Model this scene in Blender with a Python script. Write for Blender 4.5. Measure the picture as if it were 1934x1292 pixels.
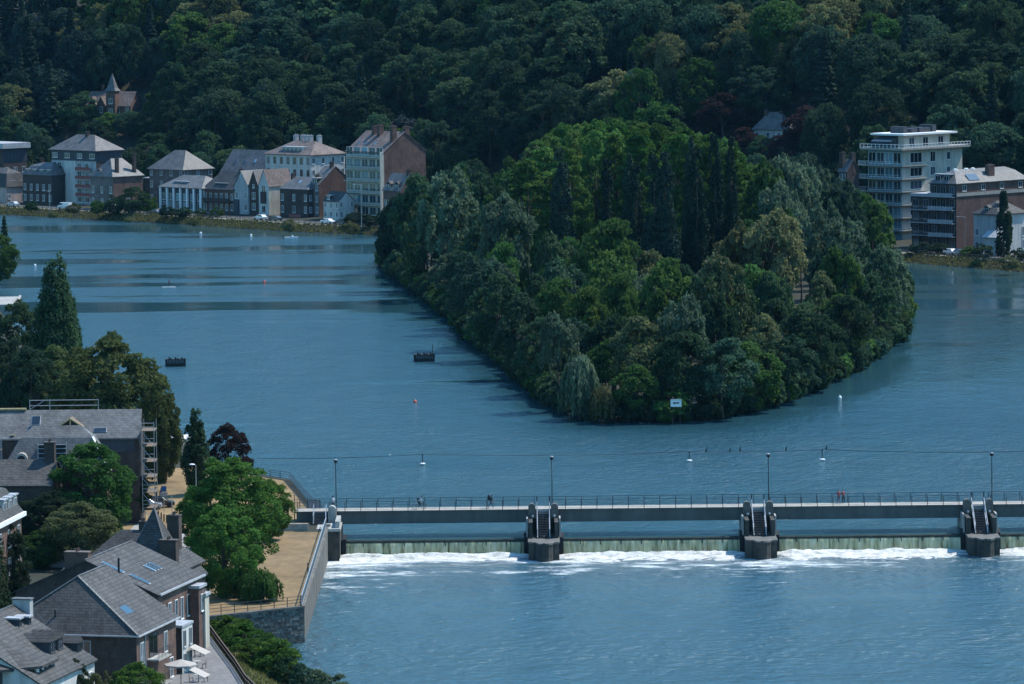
import bpy, bmesh, math, random
import numpy as np
from mathutils import Vector, Matrix

R = math.radians
for o in list(bpy.data.objects):
    bpy.data.objects.remove(o)
scene = bpy.context.scene
C = scene.collection
HAZE = 0.000011                     # density of the air, per metre
rng = np.random.default_rng(11)
random.seed(7)

# ------------------------------------------------------------------ camera
FPX = 8880.0                       # focal length in photo pixels (photo 1934 x 1292)
CAM_Z = 77.0
PITCH = math.atan((646 + 120) / FPX)
ROLL = R(0.6)
fwd = Vector((0, math.cos(PITCH), -math.sin(PITCH)))
up0 = Vector((0, math.sin(PITCH), math.cos(PITCH)))
ex = Vector((1, 0, 0))
right = ex * math.cos(ROLL) - up0 * math.sin(ROLL)
up = ex * math.sin(ROLL) + up0 * math.cos(ROLL)
cam_data = bpy.data.cameras.new('camera')
cam_data.sensor_width = 36
cam_data.lens = 36 * FPX / 1934
cam_data.clip_start = 5
cam_data.clip_end = 8000
cam = bpy.data.objects.new('camera', cam_data)
C.objects.link(cam)
cam.matrix_world = Matrix(((right.x, up.x, -fwd.x, 0), (right.y, up.y, -fwd.y, 0), (right.z, up.z, -fwd.z, CAM_Z), (0, 0, 0, 1)))
scene.camera = cam
CP = Vector((0, 0, CAM_Z))

# ------------------------------------------------------------------ world, sun, exposure
SUN_AZ = R(30)                     # from +X towards +Y
SUN_EL = R(55)
world = bpy.data.worlds.new('World')
scene.world = world
world.use_nodes = True
wn, wl = world.node_tree.nodes, world.node_tree.links
sky = wn.new('ShaderNodeTexSky')
sky.sky_type = 'NISHITA'
sky.sun_disc = False
sky.sun_elevation = SUN_EL
sky.sun_rotation = math.pi / 2 - SUN_AZ
sky.air_density = 1.7
sky.dust_density = 0.8
sky.ozone_density = 6.0
# the deep summer-blue sky of the photograph: one even tint over the whole dome
tint = wn.new('ShaderNodeMix')
tint.data_type = 'RGBA'
tint.blend_type = 'MULTIPLY'
tint.inputs[0].default_value = 1
tint.inputs[7].default_value = (0.56, 0.98, 1.2, 1)
wl.new(sky.outputs[0], tint.inputs[6])
wl.new(tint.outputs[2], wn['Background'].inputs[0])
wn['Background'].inputs[1].default_value = 0.15

sun_data = bpy.data.lights.new('sun', 'SUN')
sun_data.energy = 4.6
sun_data.angle = R(0.5)
sun_data.color = (1.0, 0.95, 0.87)
sun = bpy.data.objects.new('sun', sun_data)
C.objects.link(sun)
sd = Vector((math.cos(SUN_EL) * math.cos(SUN_AZ), math.cos(SUN_EL) * math.sin(SUN_AZ), math.sin(SUN_EL)))
sun.rotation_euler = sd.to_track_quat('Z', 'Y').to_euler()
sun.location = (0, 0, 300)

vs = scene.view_settings
vs.view_transform = 'Standard'
vs.look = 'None'
vs.gamma = 1
vs.use_curve_mapping = False
vs.exposure = 0.42
scene.cycles.use_denoising = True
scene.cycles.max_bounces = 6
scene.cycles.diffuse_bounces = 1
scene.cycles.glossy_bounces = 3
scene.cycles.transmission_bounces = 3
scene.cycles.volume_bounces = 0
scene.cycles.sample_clamp_indirect = 4


# ------------------------------------------------------------------ photo pixel <-> place
def ray(px, py):
    return (fwd + right * ((px - 967) / FPX) - up * ((py - 646) / FPX))


def Pz(px, py, z):                 # where the sight line of a pixel meets the level z
    d = ray(px, py)
    return CP + d * ((z - CAM_Z) / d.z)


def Py(px, py, y):                 # where it meets the upright plane at distance y
    d = ray(px, py)
    return CP + d * (y / d.y)


def pix(p):
    v = Vector(p) - CP
    k = v.dot(fwd)
    return 967 + FPX * v.dot(right) / k, 646 - FPX * v.dot(up) / k


# ------------------------------------------------------------------ object helpers
def link(name, data, parent=None, loc=(0, 0, 0), rotz=0.0):
    o = bpy.data.objects.new(name, data)
    C.objects.link(o)
    o.location = loc
    o.rotation_euler = (0, 0, rotz)
    if parent:
        o.parent = parent
    return o


def tag(o, label=None, cat=None, group=None, kind=None):
    for k, v in (('label', label), ('category', cat), ('group', group), ('kind', kind)):
        if v:
            o[k] = v
    return o


def thing(name, label, cat, loc=(0, 0, 0), rotz=0.0, group=None):
    o = link(name, None, None, loc, rotz)
    o.empty_display_size = 0.5
    return tag(o, label, cat, group)


class MB:
    """collects simple solids, links them as one mesh"""
    def __init__(self):
        self.v, self.f, self.m = [], [], []

    def add(self, vs, fs, m=0):
        n = len(self.v)
        self.v += [tuple(p) for p in vs]
        self.f += [tuple(i + n for i in f) for f in fs]
        self.m += [m] * len(fs)
        return self

    def box(self, x0, x1, y0, y1, z0, z1, m=0):
        vs = [(x, y, z) for z in (z0, z1) for y in (y0, y1) for x in (x0, x1)]
        return self.add(vs, [(0, 2, 3, 1), (4, 5, 7, 6), (0, 1, 5, 4), (2, 6, 7, 3), (0, 4, 6, 2), (1, 3, 7, 5)], m)

    def prism(self, poly, z0, z1, m=0):
        n = len(poly)
        vs = [(x, y, z0) for x, y in poly] + [(x, y, z1) for x, y in poly]
        fs = [tuple(reversed(range(n))), tuple(range(n, 2 * n))]
        fs += [(i, (i + 1) % n, n + (i + 1) % n, n + i) for i in range(n)]
        return self.add(vs, fs, m)

    def prism_x(self, poly, x0, x1, m=0):        # poly in (y, z), counter-clockwise seen from +x
        n = len(poly)
        vs = [(x0, y, z) for y, z in poly] + [(x1, y, z) for y, z in poly]
        fs = [tuple(reversed(range(n))), tuple(range(n, 2 * n))]
        fs += [(i, (i + 1) % n, n + (i + 1) % n, n + i) for i in range(n)]
        return self.add(vs, fs, m)

    def bar(self, a, b, w, h=None, m=0):
        """rectangular bar from a to b"""
        a, b = Vector(a), Vector(b)
        h = h or w
        t = (b - a).normalized()
        s = t.cross(Vector((0, 0, 1)))
        if s.length < 1e-3:
            s = Vector((1, 0, 0))
        s.normalize()
        u = s.cross(t)
        vs = [p + s * (i * w / 2) + u * (j * h / 2) for p in (a, b) for i, j in ((-1, -1), (1, -1), (1, 1), (-1, 1))]
        return self.add(vs, [(3, 2, 1, 0), (4, 5, 6, 7), (0, 1, 5, 4), (1, 2, 6, 5), (2, 3, 7, 6), (3, 0, 4, 7)], m)

    def tube(self, pts, rad, n=6, m=0, cap=True):
        pts = [Vector(p) for p in pts]
        if not hasattr(rad, '__len__'):
            rad = [rad] * len(pts)
        base = len(self.v)
        for i, p in enumerate(pts):
            t = (pts[min(i + 1, len(pts) - 1)] - pts[max(i - 1, 0)]).normalized()
            s = t.cross(Vector((0.03, 1, 0.02)))
            if s.length < 0.2:
                s = t.cross(Vector((1, 0, 0)))
            s.normalize()
            u = t.cross(s)
            for k in range(n):
                a = 2 * math.pi * k / n
                self.v.append(tuple(p + (s * math.cos(a) + u * math.sin(a)) * rad[i]))
        for i in range(len(pts) - 1):
            for k in range(n):
                a, b = base + i * n + k, base + i * n + (k + 1) % n
                self.f.append((a, b, b + n, a + n))
                self.m.append(m)
        if cap:
            self.f.append(tuple(base + k for k in reversed(range(n))))
            self.f.append(tuple(base + (len(pts) - 1) * n + k for k in range(n)))
            self.m += [m, m]
        return self

    def lathe(self, prof, n=12, cx=0, cy=0, m=0):
        base = len(self.v)
        for r_, z in prof:
            for k in range(n):
                a = 2 * math.pi * k / n
                self.v.append((cx + r_ * math.cos(a), cy + r_ * math.sin(a), z))
        for i in range(len(prof) - 1):
            for k in range(n):
                a, b = base + i * n + k, base + i * n + (k + 1) % n
                self.f.append((a, b, b + n, a + n))
                self.m.append(m)
        self.f.append(tuple(base + k for k in reversed(range(n))))
        self.f.append(tuple(base + (len(prof) - 1) * n + k for k in range(n)))
        self.m += [m, m]
        return self

    def mesh(self, name, mats, smooth=False):
        me = bpy.data.meshes.new(name)
        me.from_pydata(self.v, [], self.f)
        if not isinstance(mats, (list, tuple)):
            mats = [mats]
        for m in mats:
            me.materials.append(m)
        if len(mats) > 1:
            me.polygons.foreach_set('material_index', self.m)
        if smooth:
            me.polygons.foreach_set('use_smooth', [True] * len(me.polygons))
        me.update()
        return me

    def build(self, name, mats, parent=None, loc=(0, 0, 0), rotz=0.0, smooth=False):
        return link(name, self.mesh(name, mats, smooth), parent, loc, rotz)


# ------------------------------------------------------------------ materials
def newmat(name):
    m = bpy.data.materials.new(name)
    m.use_nodes = True
    return m, m.node_tree.nodes, m.node_tree.links, m.node_tree.nodes['Principled BSDF']


def noise(n, l, scale, detail=3, rough=0.6, vec=None, stretch=None):
    t = n.new('ShaderNodeTexNoise')
    t.inputs['Scale'].default_value = scale
    t.inputs['Detail'].default_value = detail
    t.inputs['Roughness'].default_value = rough
    if stretch:
        mp = n.new('ShaderNodeMapping')
        mp.inputs['Scale'].default_value = stretch
        l.new(vec, mp.inputs[0])
        l.new(mp.outputs[0], t.inputs['Vector'])
    elif vec is not None:
        l.new(vec, t.inputs['Vector'])
    return t


def ramp(n, l, src, stops):
    r_ = n.new('ShaderNodeValToRGB')
    e = r_.color_ramp.elements
    while len(e) < len(stops):
        e.new(0.5)
    for el, (p, c) in zip(e, stops):
        el.position = p
        el.color = (*c, 1) if hasattr(c, '__len__') else (c, c, c, 1)
    l.new(src, r_.inputs[0])
    return r_


def surf(name, col, rough=0.8, var=0.25, scale=0.6, bump=0.0, bscale=None, metal=0.0, spec=0.3, fine=None, streak=False):
    """weathered plain surface: base colour varied by two noises, optional relief and vertical streaks"""
    m, n, l, b = newmat(name)
    tc = n.new('ShaderNodeTexCoord')
    a = noise(n, l, scale, 5, 0.65, tc.outputs['Object'])
    lo = tuple(c * (1 - var) for c in col)
    hi = tuple(min(1, c * (1 + var)) for c in col)
    r1 = ramp(n, l, a.outputs[0], [(0.3, lo), (0.7, hi)])
    out = r1.outputs[0]
    if fine or streak:
        a2 = noise(n, l, fine or 3.0, 3, 0.6, tc.outputs['Object'], (1, 1, 0.12) if streak else (1, 1, 1))
        r2 = ramp(n, l, a2.outputs[0], [(0.32, 0.72), (0.62, 1.08)])
        mx = n.new('ShaderNodeMix')
        mx.data_type = 'RGBA'
        mx.blend_type = 'MULTIPLY'
        mx.inputs[0].default_value = 0.85
        l.new(out, mx.inputs[6])
        l.new(r2.outputs[0], mx.inputs[7])
        out = mx.outputs[2]
    l.new(out, b.inputs['Base Color'])
    b.inputs['Roughness'].default_value = rough
    b.inputs['Metallic'].default_value = metal
    b.inputs['Specular IOR Level'].default_value = spec
    if bump:
        bn = n.new('ShaderNodeBump')
        bn.inputs['Strength'].default_value = bump
        bn.inputs['Distance'].default_value = 0.1
        t = noise(n, l, bscale or scale * 6, 4, 0.6, tc.outputs['Object'])
        l.new(t.outputs[0], bn.inputs['Height'])
        l.new(bn.outputs[0], b.inputs['Normal'])
    return m


def coursed(name, col, mortar, bw, bh, var=0.3, rough=0.85, spec=0.2, bump=0.4, ms=0.01, slope=False):
    """bricks, slates or stones in courses; runs round a building by using x+y and z"""
    m, n, l, b = newmat(name)
    tc = n.new('ShaderNodeTexCoord')
    sp = n.new('ShaderNodeSeparateXYZ')
    l.new(tc.outputs['Object'], sp.inputs[0])
    ad = n.new('ShaderNodeMath')
    ad.operation = 'ADD'
    l.new(sp.outputs[0], ad.inputs[0])
    l.new(sp.outputs[1], ad.inputs[1])
    cb = n.new('ShaderNodeCombineXYZ')
    l.new(ad.outputs[0], cb.inputs[0])
    l.new(sp.outputs[2], cb.inputs[1])
    br = n.new('ShaderNodeTexBrick')
    br.inputs['Scale'].default_value = 1
    br.inputs['Brick Width'].default_value = bw
    br.inputs['Row Height'].default_value = bh
    br.inputs['Mortar Size'].default_value = ms
    br.inputs['Mortar Smooth'].default_value = 0.3
    br.inputs['Color1'].default_value = (*[c * (1 - var) for c in col], 1)
    br.inputs['Color2'].default_value = (*[c * (1 + var) for c in col], 1)
    br.inputs['Mortar'].default_value = (*mortar, 1)
    l.new(cb.outputs[0], br.inputs['Vector'])
    a = noise(n, l, 0.35, 5, 0.7, tc.outputs['Object'])
    r2 = ramp(n, l, a.outputs[0], [(0.28, 0.6), (0.72, 1.35)])
    a3 = noise(n, l, 1.6, 4, 0.7, tc.outputs['Object'], (1, 1, 0.25))
    r3 = ramp(n, l, a3.outputs[0], [(0.3, 0.75), (0.6, 1.05)])
    mx = n.new('ShaderNodeMix')
    mx.data_type = 'RGBA'
    mx.blend_type = 'MULTIPLY'
    mx.inputs[0].default_value = 1
    l.new(br.outputs[0], mx.inputs[6])
    l.new(r2.outputs[0], mx.inputs[7])
    mx2 = n.new('ShaderNodeMix')
    mx2.data_type = 'RGBA'
    mx2.blend_type = 'MULTIPLY'
    mx2.inputs[0].default_value = 1
    l.new(mx.outputs[2], mx2.inputs[6])
    l.new(r3.outputs[0], mx2.inputs[7])
    l.new(mx2.outputs[2], b.inputs['Base Color'])
    b.inputs['Roughness'].default_value = rough
    b.inputs['Specular IOR Level'].default_value = spec
    bn = n.new('ShaderNodeBump')
    bn.inputs['Strength'].default_value = bump
    bn.inputs['Distance'].default_value = 0.03
    l.new(br.outputs[1], bn.inputs['Height'])
    bn.invert = True
    l.new(bn.outputs[0], b.inputs['Normal'])
    return m


def leafmat(name, col, col2=None, trans=0.4, tint=0.24):
    """leaf colour varied per leaf and per tree; part of the light passes through"""
    m, n, l, b = newmat(name)
    n.remove(b)
    out = n['Material Output']
    at = n.new('ShaderNodeAttribute')
    at.attribute_name = 'lv'
    c2 = col2 or (col[0] * 1.5, col[1] * 1.35, col[2] * 1.1)
    r1 = ramp(n, l, at.outputs['Fac'], [(0.0, tuple(c * 0.6 for c in col)), (0.5, col), (1.0, c2)])
    oi = n.new('ShaderNodeObjectInfo')
    hs = n.new('ShaderNodeHueSaturation')
    mr = n.new('ShaderNodeMapRange')
    mr.inputs[3].default_value = 1 - tint * 1.3
    mr.inputs[4].default_value = 1 + tint * 1.3
    l.new(oi.outputs['Random'], mr.inputs[0])
    l.new(mr.outputs[0], hs.inputs['Value'])
    m7 = n.new('ShaderNodeMath')
    m7.operation = 'MULTIPLY'
    m7.inputs[1].default_value = 7.31
    l.new(oi.outputs['Random'], m7.inputs[0])
    fr = n.new('ShaderNodeMath')
    fr.operation = 'FRACT'
    l.new(m7.outputs[0], fr.inputs[0])
    mh = n.new('ShaderNodeMapRange')
    mh.inputs[3].default_value = 0.5 - 0.018
    mh.inputs[4].default_value = 0.5 + 0.018
    l.new(fr.outputs[0], mh.inputs[0])
    l.new(mh.outputs[0], hs.inputs['Hue'])
    l.new(r1.outputs[0], hs.inputs['Color'])
    df = n.new('ShaderNodeBsdfDiffuse')
    tr = n.new('ShaderNodeBsdfTranslucent')
    l.new(hs.outputs[0], df.inputs[0])
    l.new(hs.outputs[0], tr.inputs[0])
    mx = n.new('ShaderNodeMixShader')
    mx.inputs[0].default_value = trans
    l.new(df.outputs[0], mx.inputs[1])
    l.new(tr.outputs[0], mx.inputs[2])
    l.new(mx.outputs[0], out.inputs[0])
    return m


M = {}
M['slate'] = coursed('slate', (0.066, 0.063, 0.06), (0.022, 0.021, 0.02), 0.32, 0.26, 0.25, 0.7, 0.25, 0.5, 0.02)
M['slate_pale'] = coursed('pale_slate', (0.12, 0.118, 0.115), (0.06, 0.06, 0.06), 0.35, 0.28, 0.2, 0.6, 0.4, 0.4, 0.02)
M['tile'] = coursed('grey_brown_tile', (0.115, 0.108, 0.103), (0.06, 0.055, 0.055), 0.35, 0.3, 0.25, 0.6, 0.4, 0.5, 0.02)
M['tile_red'] = coursed('red_brown_tile', (0.14, 0.108, 0.097), (0.07, 0.05, 0.045), 0.35, 0.3, 0.25, 0.7, 0.3, 0.5, 0.02)
M['brick'] = coursed('red_brick', (0.13, 0.072, 0.055), (0.14, 0.115, 0.1), 0.23, 0.08, 0.25)
M['brick_dark'] = coursed('dark_brick', (0.07, 0.05, 0.042), (0.085, 0.075, 0.068), 0.23, 0.08, 0.3)
M['brick_grey'] = coursed('grey_brown_brick', (0.15, 0.125, 0.115), (0.16, 0.15, 0.14), 0.23, 0.08, 0.25)
M['stone'] = surf('quay_stone', (0.125, 0.12, 0.108), 0.9, 0.4, 1.3, 0.6, 6, fine=3)
_n, _l = M['stone'].node_tree.nodes, M['stone'].node_tree.links
_b = _n['Principled BSDF']
_src = _b.inputs['Base Color'].links[0].from_socket
_g = _n.new('ShaderNodeNewGeometry')          # every stone its own shade
_r = ramp(_n, _l, _g.outputs['Random Per Island'], [(0.0, 0.5), (1.0, 1.45)])
_m = _n.new('ShaderNodeMix')
_m.data_type = 'RGBA'
_m.blend_type = 'MULTIPLY'
_m.inputs[0].default_value = 1
_l.new(_src, _m.inputs[6])
_l.new(_r.outputs[0], _m.inputs[7])
_l.new(_m.outputs[2], _b.inputs['Base Color'])
M['bluestone'] = surf('bluestone', (0.13, 0.135, 0.145), 0.8, 0.45, 1.2, 0.6, 7, fine=4)
M['plaster'] = surf('white_plaster', (0.5, 0.49, 0.46), 0.8, 0.1, 0.5, fine=1.2, streak=True)
M['plaster_cream'] = surf('cream_plaster', (0.5, 0.46, 0.38), 0.8, 0.12, 0.5, fine=1.2, streak=True)
M['plaster_pink'] = surf('pink_plaster', (0.42, 0.33, 0.3), 0.8, 0.12, 0.5, fine=1.2, streak=True)
M['plaster_grey'] = surf('grey_plaster', (0.36, 0.36, 0.36), 0.8, 0.12, 0.5, fine=1.2, streak=True)
M['concrete'] = surf('concrete', (0.34, 0.33, 0.3), 0.9, 0.25, 0.8, 0.3, 6, fine=2.0, streak=True)
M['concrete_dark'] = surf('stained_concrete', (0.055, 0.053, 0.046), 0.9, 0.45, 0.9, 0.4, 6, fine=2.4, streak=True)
M['concrete_pale'] = surf('pale_concrete', (0.33, 0.31, 0.27), 0.9, 0.15, 1.0, 0.2, 6, fine=2.5)
M['wall_river'] = surf('stained_river_wall', (0.125, 0.118, 0.105), 0.9, 0.35, 0.8, 0.5, 5, fine=1.6, streak=True)
M['girder'] = surf('girder_paint', (0.075, 0.088, 0.085), 0.6, 0.2, 0.4, fine=0.8, streak=True)
M['rail'] = surf('dark_rail_paint', (0.03, 0.036, 0.045), 0.45, 0.2, 2, spec=0.5)
M['rail_grey'] = surf('galvanised_rail', (0.38, 0.39, 0.4), 0.4, 0.15, 2, metal=0.5, spec=0.5)
M['zinc'] = surf('zinc', (0.36, 0.365, 0.375), 0.5, 0.15, 0.8, metal=0.0, spec=0.5, fine=2)
M['timber'] = surf('weathered_timber', (0.16, 0.12, 0.085), 0.8, 0.3, 2.5, 0.4, 12, fine=6)
M['timber_new'] = surf('new_timber', (0.5, 0.36, 0.18), 0.7, 0.2, 2.5, fine=6)
M['timber_black'] = surf('tarred_timber', (0.02, 0.019, 0.02), 0.7, 0.4, 1.5, 0.4, 6)
M['white'] = surf('white_paint', (0.74, 0.74, 0.72), 0.5, 0.06, 1.0)
M['offwhite'] = surf('offwhite_canvas', (0.36, 0.32, 0.28), 0.8, 0.08, 1.5)
M['black'] = surf('black_paint', (0.014, 0.015, 0.018), 0.5, 0.2, 2)
M['dark_panel'] = surf('dark_cladding', (0.05, 0.055, 0.065), 0.6, 0.2, 0.8, fine=2, streak=True)
M['red_panel'] = surf('red_panel', (0.24, 0.07, 0.06), 0.6, 0.15, 1)
M['asphalt'] = surf('asphalt', (0.075, 0.074, 0.075), 0.9, 0.2, 0.3, 0.2, 8, fine=1.5)
M['road_pale'] = surf('pale_road', (0.3, 0.285, 0.26), 0.9, 0.15, 0.2, 0.2, 8, fine=0.8)
M['path'] = surf('path_asphalt', (0.17, 0.165, 0.16), 0.9, 0.14, 0.35, 0.2, 8, fine=1.5)
M['soil'] = surf('soil', (0.026, 0.026, 0.015), 0.95, 0.4, 0.15, 0.5, 1.0, fine=0.6)
M['drygrass'] = surf('dry_grass', (0.2, 0.135, 0.066), 0.95, 0.28, 0.16, 0.5, 5, fine=1.1)
M['parkgrass'] = surf('parched_park_grass', (0.21, 0.14, 0.065), 0.95, 0.4, 0.12, 0.5, 5, fine=0.7)
M['bankgrass'] = surf('bank_grass', (0.1, 0.105, 0.04), 0.95, 0.45, 0.5, 0.5, 6, fine=2.5)
M['trunk'] = surf('bark', (0.07, 0.058, 0.045), 0.9, 0.3, 3, 0.5, 12)
M['skin'] = surf('skin', (0.42, 0.25, 0.18), 0.6, 0.08, 4)
M['cloth_dark'] = surf('dark_cloth', (0.015, 0.016, 0.022), 0.9, 0.2, 6)
M['cloth_grey'] = surf('grey_cloth', (0.42, 0.43, 0.46), 0.9, 0.12, 6)
M['cloth_red'] = surf('red_cloth', (0.22, 0.06, 0.06), 0.9, 0.2, 6)
M['cloth_blue'] = surf('blue_cloth', (0.05, 0.07, 0.12), 0.9, 0.2, 6)
M['tyre'] = surf('rubber', (0.02, 0.02, 0.02), 0.8, 0.1, 5)
M['sign_blue'] = surf('blue_sign', (0.02, 0.11, 0.3), 0.4, 0.05, 2)
M['orange'] = surf('orange_float', (0.6, 0.1, 0.06), 0.5, 0.1, 4)
M['net'] = surf('blue_net', (0.06, 0.14, 0.22), 0.8, 0.2, 1)


def glassmat(name, col, rough=0.06):
    m, n, l, b = newmat(name)
    tc = n.new('ShaderNodeTexCoord')
    oi = n.new('ShaderNodeObjectInfo')
    r1 = ramp(n, l, oi.outputs['Random'], [(0.0, tuple(c * 0.4 for c in col)), (0.6, col), (0.72, tuple(c * 2.2 for c in col)), (1, tuple(min(.4, c * 5) for c in col))])
    l.new(r1.outputs[0], b.inputs['Base Color'])
    b.inputs['Roughness'].default_value = rough
    b.inputs['Specular IOR Level'].default_value = 0.9
    return m


M['glass'] = glassmat('window_glass', (0.02, 0.024, 0.03))
M['glass_teal'] = glassmat('balcony_glass', (0.03, 0.06, 0.07))
M['glass_sky'] = glassmat('skylight_glass', (0.04, 0.065, 0.085))


def carpaint(name, col):
    m, n, l, b = newmat(name)
    tc = n.new('ShaderNodeTexCoord')
    a = noise(n, l, 2.0, 3, 0.6, tc.outputs['Object'])
    r1 = ramp(n, l, a.outputs[0], [(0.3, tuple(c * 0.85 for c in col)), (0.7, col)])
    l.new(r1.outputs[0], b.inputs['Base Color'])
    b.inputs['Roughness'].default_value = 0.25
    b.inputs['Coat Weight'].default_value = 0.6
    return m


M['car_white'] = carpaint('white_car_paint', (0.72, 0.72, 0.72))
M['car_grey'] = carpaint('grey_car_paint', (0.22, 0.23, 0.25))
M['car_dark'] = carpaint('dark_car_paint', (0.018, 0.02, 0.026))
M['car_silver'] = carpaint('silver_car_paint', (0.45, 0.47, 0.5))

L = {}
L['mid'] = leafmat('mid_green_leaves', (0.058, 0.116, 0.032))
L['fresh'] = leafmat('fresh_green_leaves', (0.09, 0.162, 0.042))
L['deep'] = leafmat('deep_green_leaves', (0.047, 0.084, 0.041))
L['dark'] = leafmat('dark_green_leaves', (0.034, 0.058, 0.033))
L['olive'] = leafmat('olive_leaves', (0.127, 0.141, 0.064))
L['bluegreen'] = leafmat('blue_green_leaves', (0.048, 0.092, 0.055))
L['willow'] = leafmat('grey_green_leaves', (0.1, 0.145, 0.085), (0.17, 0.225, 0.14))
L['yellow'] = leafmat('yellow_green_leaves', (0.216, 0.219, 0.104))
L['copper'] = leafmat('copper_leaves', (0.048, 0.03, 0.026), (0.075, 0.048, 0.038))
L['brown'] = leafmat('cream_topped_leaves', (0.06, 0.085, 0.035), (0.3, 0.28, 0.16))
L['chestnut'] = leafmat('late_summer_leaves', (0.085, 0.112, 0.04), (0.17, 0.175, 0.075))
L['plane'] = leafmat('bright_green_leaves', (0.068, 0.132, 0.028), (0.12, 0.195, 0.045))
L['conifer'] = leafmat('needles_and_shaded_leaves', (0.030, 0.051, 0.037), None, 0.1)  # also on broadleaved trees whose shade is put into the leaf colour
L['cedar'] = leafmat('grey_blue_needles', (0.088, 0.110, 0.109), None, 0.1)
L['reed'] = leafmat('bank_grass_blades', (0.115, 0.115, 0.04), (0.18, 0.16, 0.065))


# ------------------------------------------------------------------ foliage
def leaf_mesh(name, cen, nrm, size, aspect, lv, droop=0.0, mat=None):
    """many leaf-shaped diamonds; cen, nrm (n,3); size (n,)"""
    n = len(cen)
    rnd = rng.normal(size=(n, 3))
    if droop:
        rnd = rnd * (1 - droop) + np.array([0, 0, -1.0]) * droop * 1.5
    nrm = nrm / (np.linalg.norm(nrm, axis=1, keepdims=True) + 1e-9)
    t = rnd - nrm * np.sum(rnd * nrm, axis=1, keepdims=True)
    t /= (np.linalg.norm(t, axis=1, keepdims=True) + 1e-9)
    b = np.cross(nrm, t)
    a = (size * aspect)[:, None]
    w = size[:, None]
    v = np.empty((n, 4, 3))
    fold = nrm * w * 0.18
    v[:, 0] = cen - t * a
    v[:, 1] = cen + b * w - fold
    v[:, 2] = cen + t * a
    v[:, 3] = cen - b * w - fold
    me = bpy.data.meshes.new(name)
    me.vertices.add(4 * n)
    me.vertices.foreach_set('co', v.reshape(-1).astype(np.float32))
    me.loops.add(4 * n)
    me.loops.foreach_set('vertex_index', np.arange(4 * n, dtype=np.int32))
    me.polygons.add(n)
    me.polygons.foreach_set('loop_start', np.arange(0, 4 * n, 4, dtype=np.int32))
    at = me.attributes.new('lv', 'FLOAT', 'FACE')
    at.data.foreach_set('value', np.clip(lv, 0, 1).astype(np.float32))
    me.update(calc_edges=True)
    if mat:
        me.materials.append(mat)
    return me


def unit(n):
    v = rng.normal(size=(n, 3))
    return v / np.linalg.norm(v, axis=1, keepdims=True)


def lobes_to_leaves(lob, n, size, center, jitter=0.55, inner=0.12, up_bias=0.35):
    """lob: (k,5) x,y,z,rxy,rz; leaves on the outer side of each lobe"""
    k = len(lob)
    area = lob[:, 3] * (lob[:, 3] + lob[:, 4])
    idx = rng.choice(k, size=n, p=area / area.sum())
    d = unit(n)
    out = lob[idx, :3] - np.asarray(center)
    out /= (np.linalg.norm(out, axis=1, keepdims=True) + 1e-6)
    d = d + out * 0.75 + np.array([0, 0, up_bias])
    d /= np.linalg.norm(d, axis=1, keepdims=True)
    rad = np.where(rng.random(n) < inner, rng.uniform(0.2, 0.8, n), rng.uniform(0.82, 1.06, n))
    rr = np.stack([lob[idx, 3], lob[idx, 3], lob[idx, 4]], axis=1)
    wob = 1 + 0.13 * np.sin(d[:, 0] * 9 + idx) * np.cos(d[:, 1] * 8 + idx * 2) + 0.1 * np.sin(d[:, 2] * 13 + idx)
    cen = lob[idx, :3] + d * rr * (rad * wob)[:, None]
    nrm = d + rng.normal(size=(n, 3)) * jitter
    sz = size * rng.uniform(0.6, 1.25, n)
    lobv = rng.uniform(-0.16, 0.16, k)
    lv = rng.normal(0.45, 0.17, n) + lobv[idx]
    return cen, nrm, sz, lv


def broad(seed, n, size, Rr, H, z0=0.18, k=34, lobe=0.33, flat=1.0, jit=0.55, low=-0.55):
    global rng
    rng = np.random.default_rng(seed)
    zc = H * (1 + z0) / 2
    rz = H * (1 - z0) / 2
    d = unit(k)
    d[:, 2] = np.where(d[:, 2] < low, -d[:, 2], d[:, 2])
    r_ = rng.uniform(0.52, 0.86, k) ** 0.8
    sk = rng.uniform(-0.12, 0.12, 2)
    wid = 1 - 0.25 * np.clip(d[:, 2], 0, 1) ** 2
    lr = rng.uniform(0.75, 1.3, k) * lobe * Rr
    lob = np.stack([d[:, 0] * r_ * Rr * wid + sk[0] * Rr * d[:, 2], d[:, 1] * r_ * Rr * wid + sk[1] * Rr * d[:, 2],
                    zc + d[:, 2] * r_ * rz * flat, lr, lr * rng.uniform(0.7, 0.95, k)], axis=1)
    cen, nrm, sz, lv = lobes_to_leaves(lob, n, size, (0, 0, zc - rz * 0.3), jit)
    return (cen, nrm, sz, lv), lob


def plumes(seed, n, size, Rr, H, z0=0.1, k=46):
    """white-willow type: many upright feathery plumes"""
    global rng
    rng = np.random.default_rng(seed)
    zc, rz = H * (1 + z0) / 2, H * (1 - z0) / 2
    d = unit(k)
    d[:, 2] = np.where(d[:, 2] < -0.4, -d[:, 2], d[:, 2])
    r_ = rng.uniform(0.5, 0.88, k)
    lr = rng.uniform(0.7, 1.3, k) * 0.23 * Rr
    lob = np.stack([d[:, 0] * r_ * Rr, d[:, 1] * r_ * Rr, zc + d[:, 2] * r_ * rz, lr, lr * rng.uniform(1.1, 1.7, k)], axis=1)
    return lobes_to_leaves(lob, n, size, (0, 0, zc - rz * 0.4), 0.7, 0.15, 0.5), lob


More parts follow.
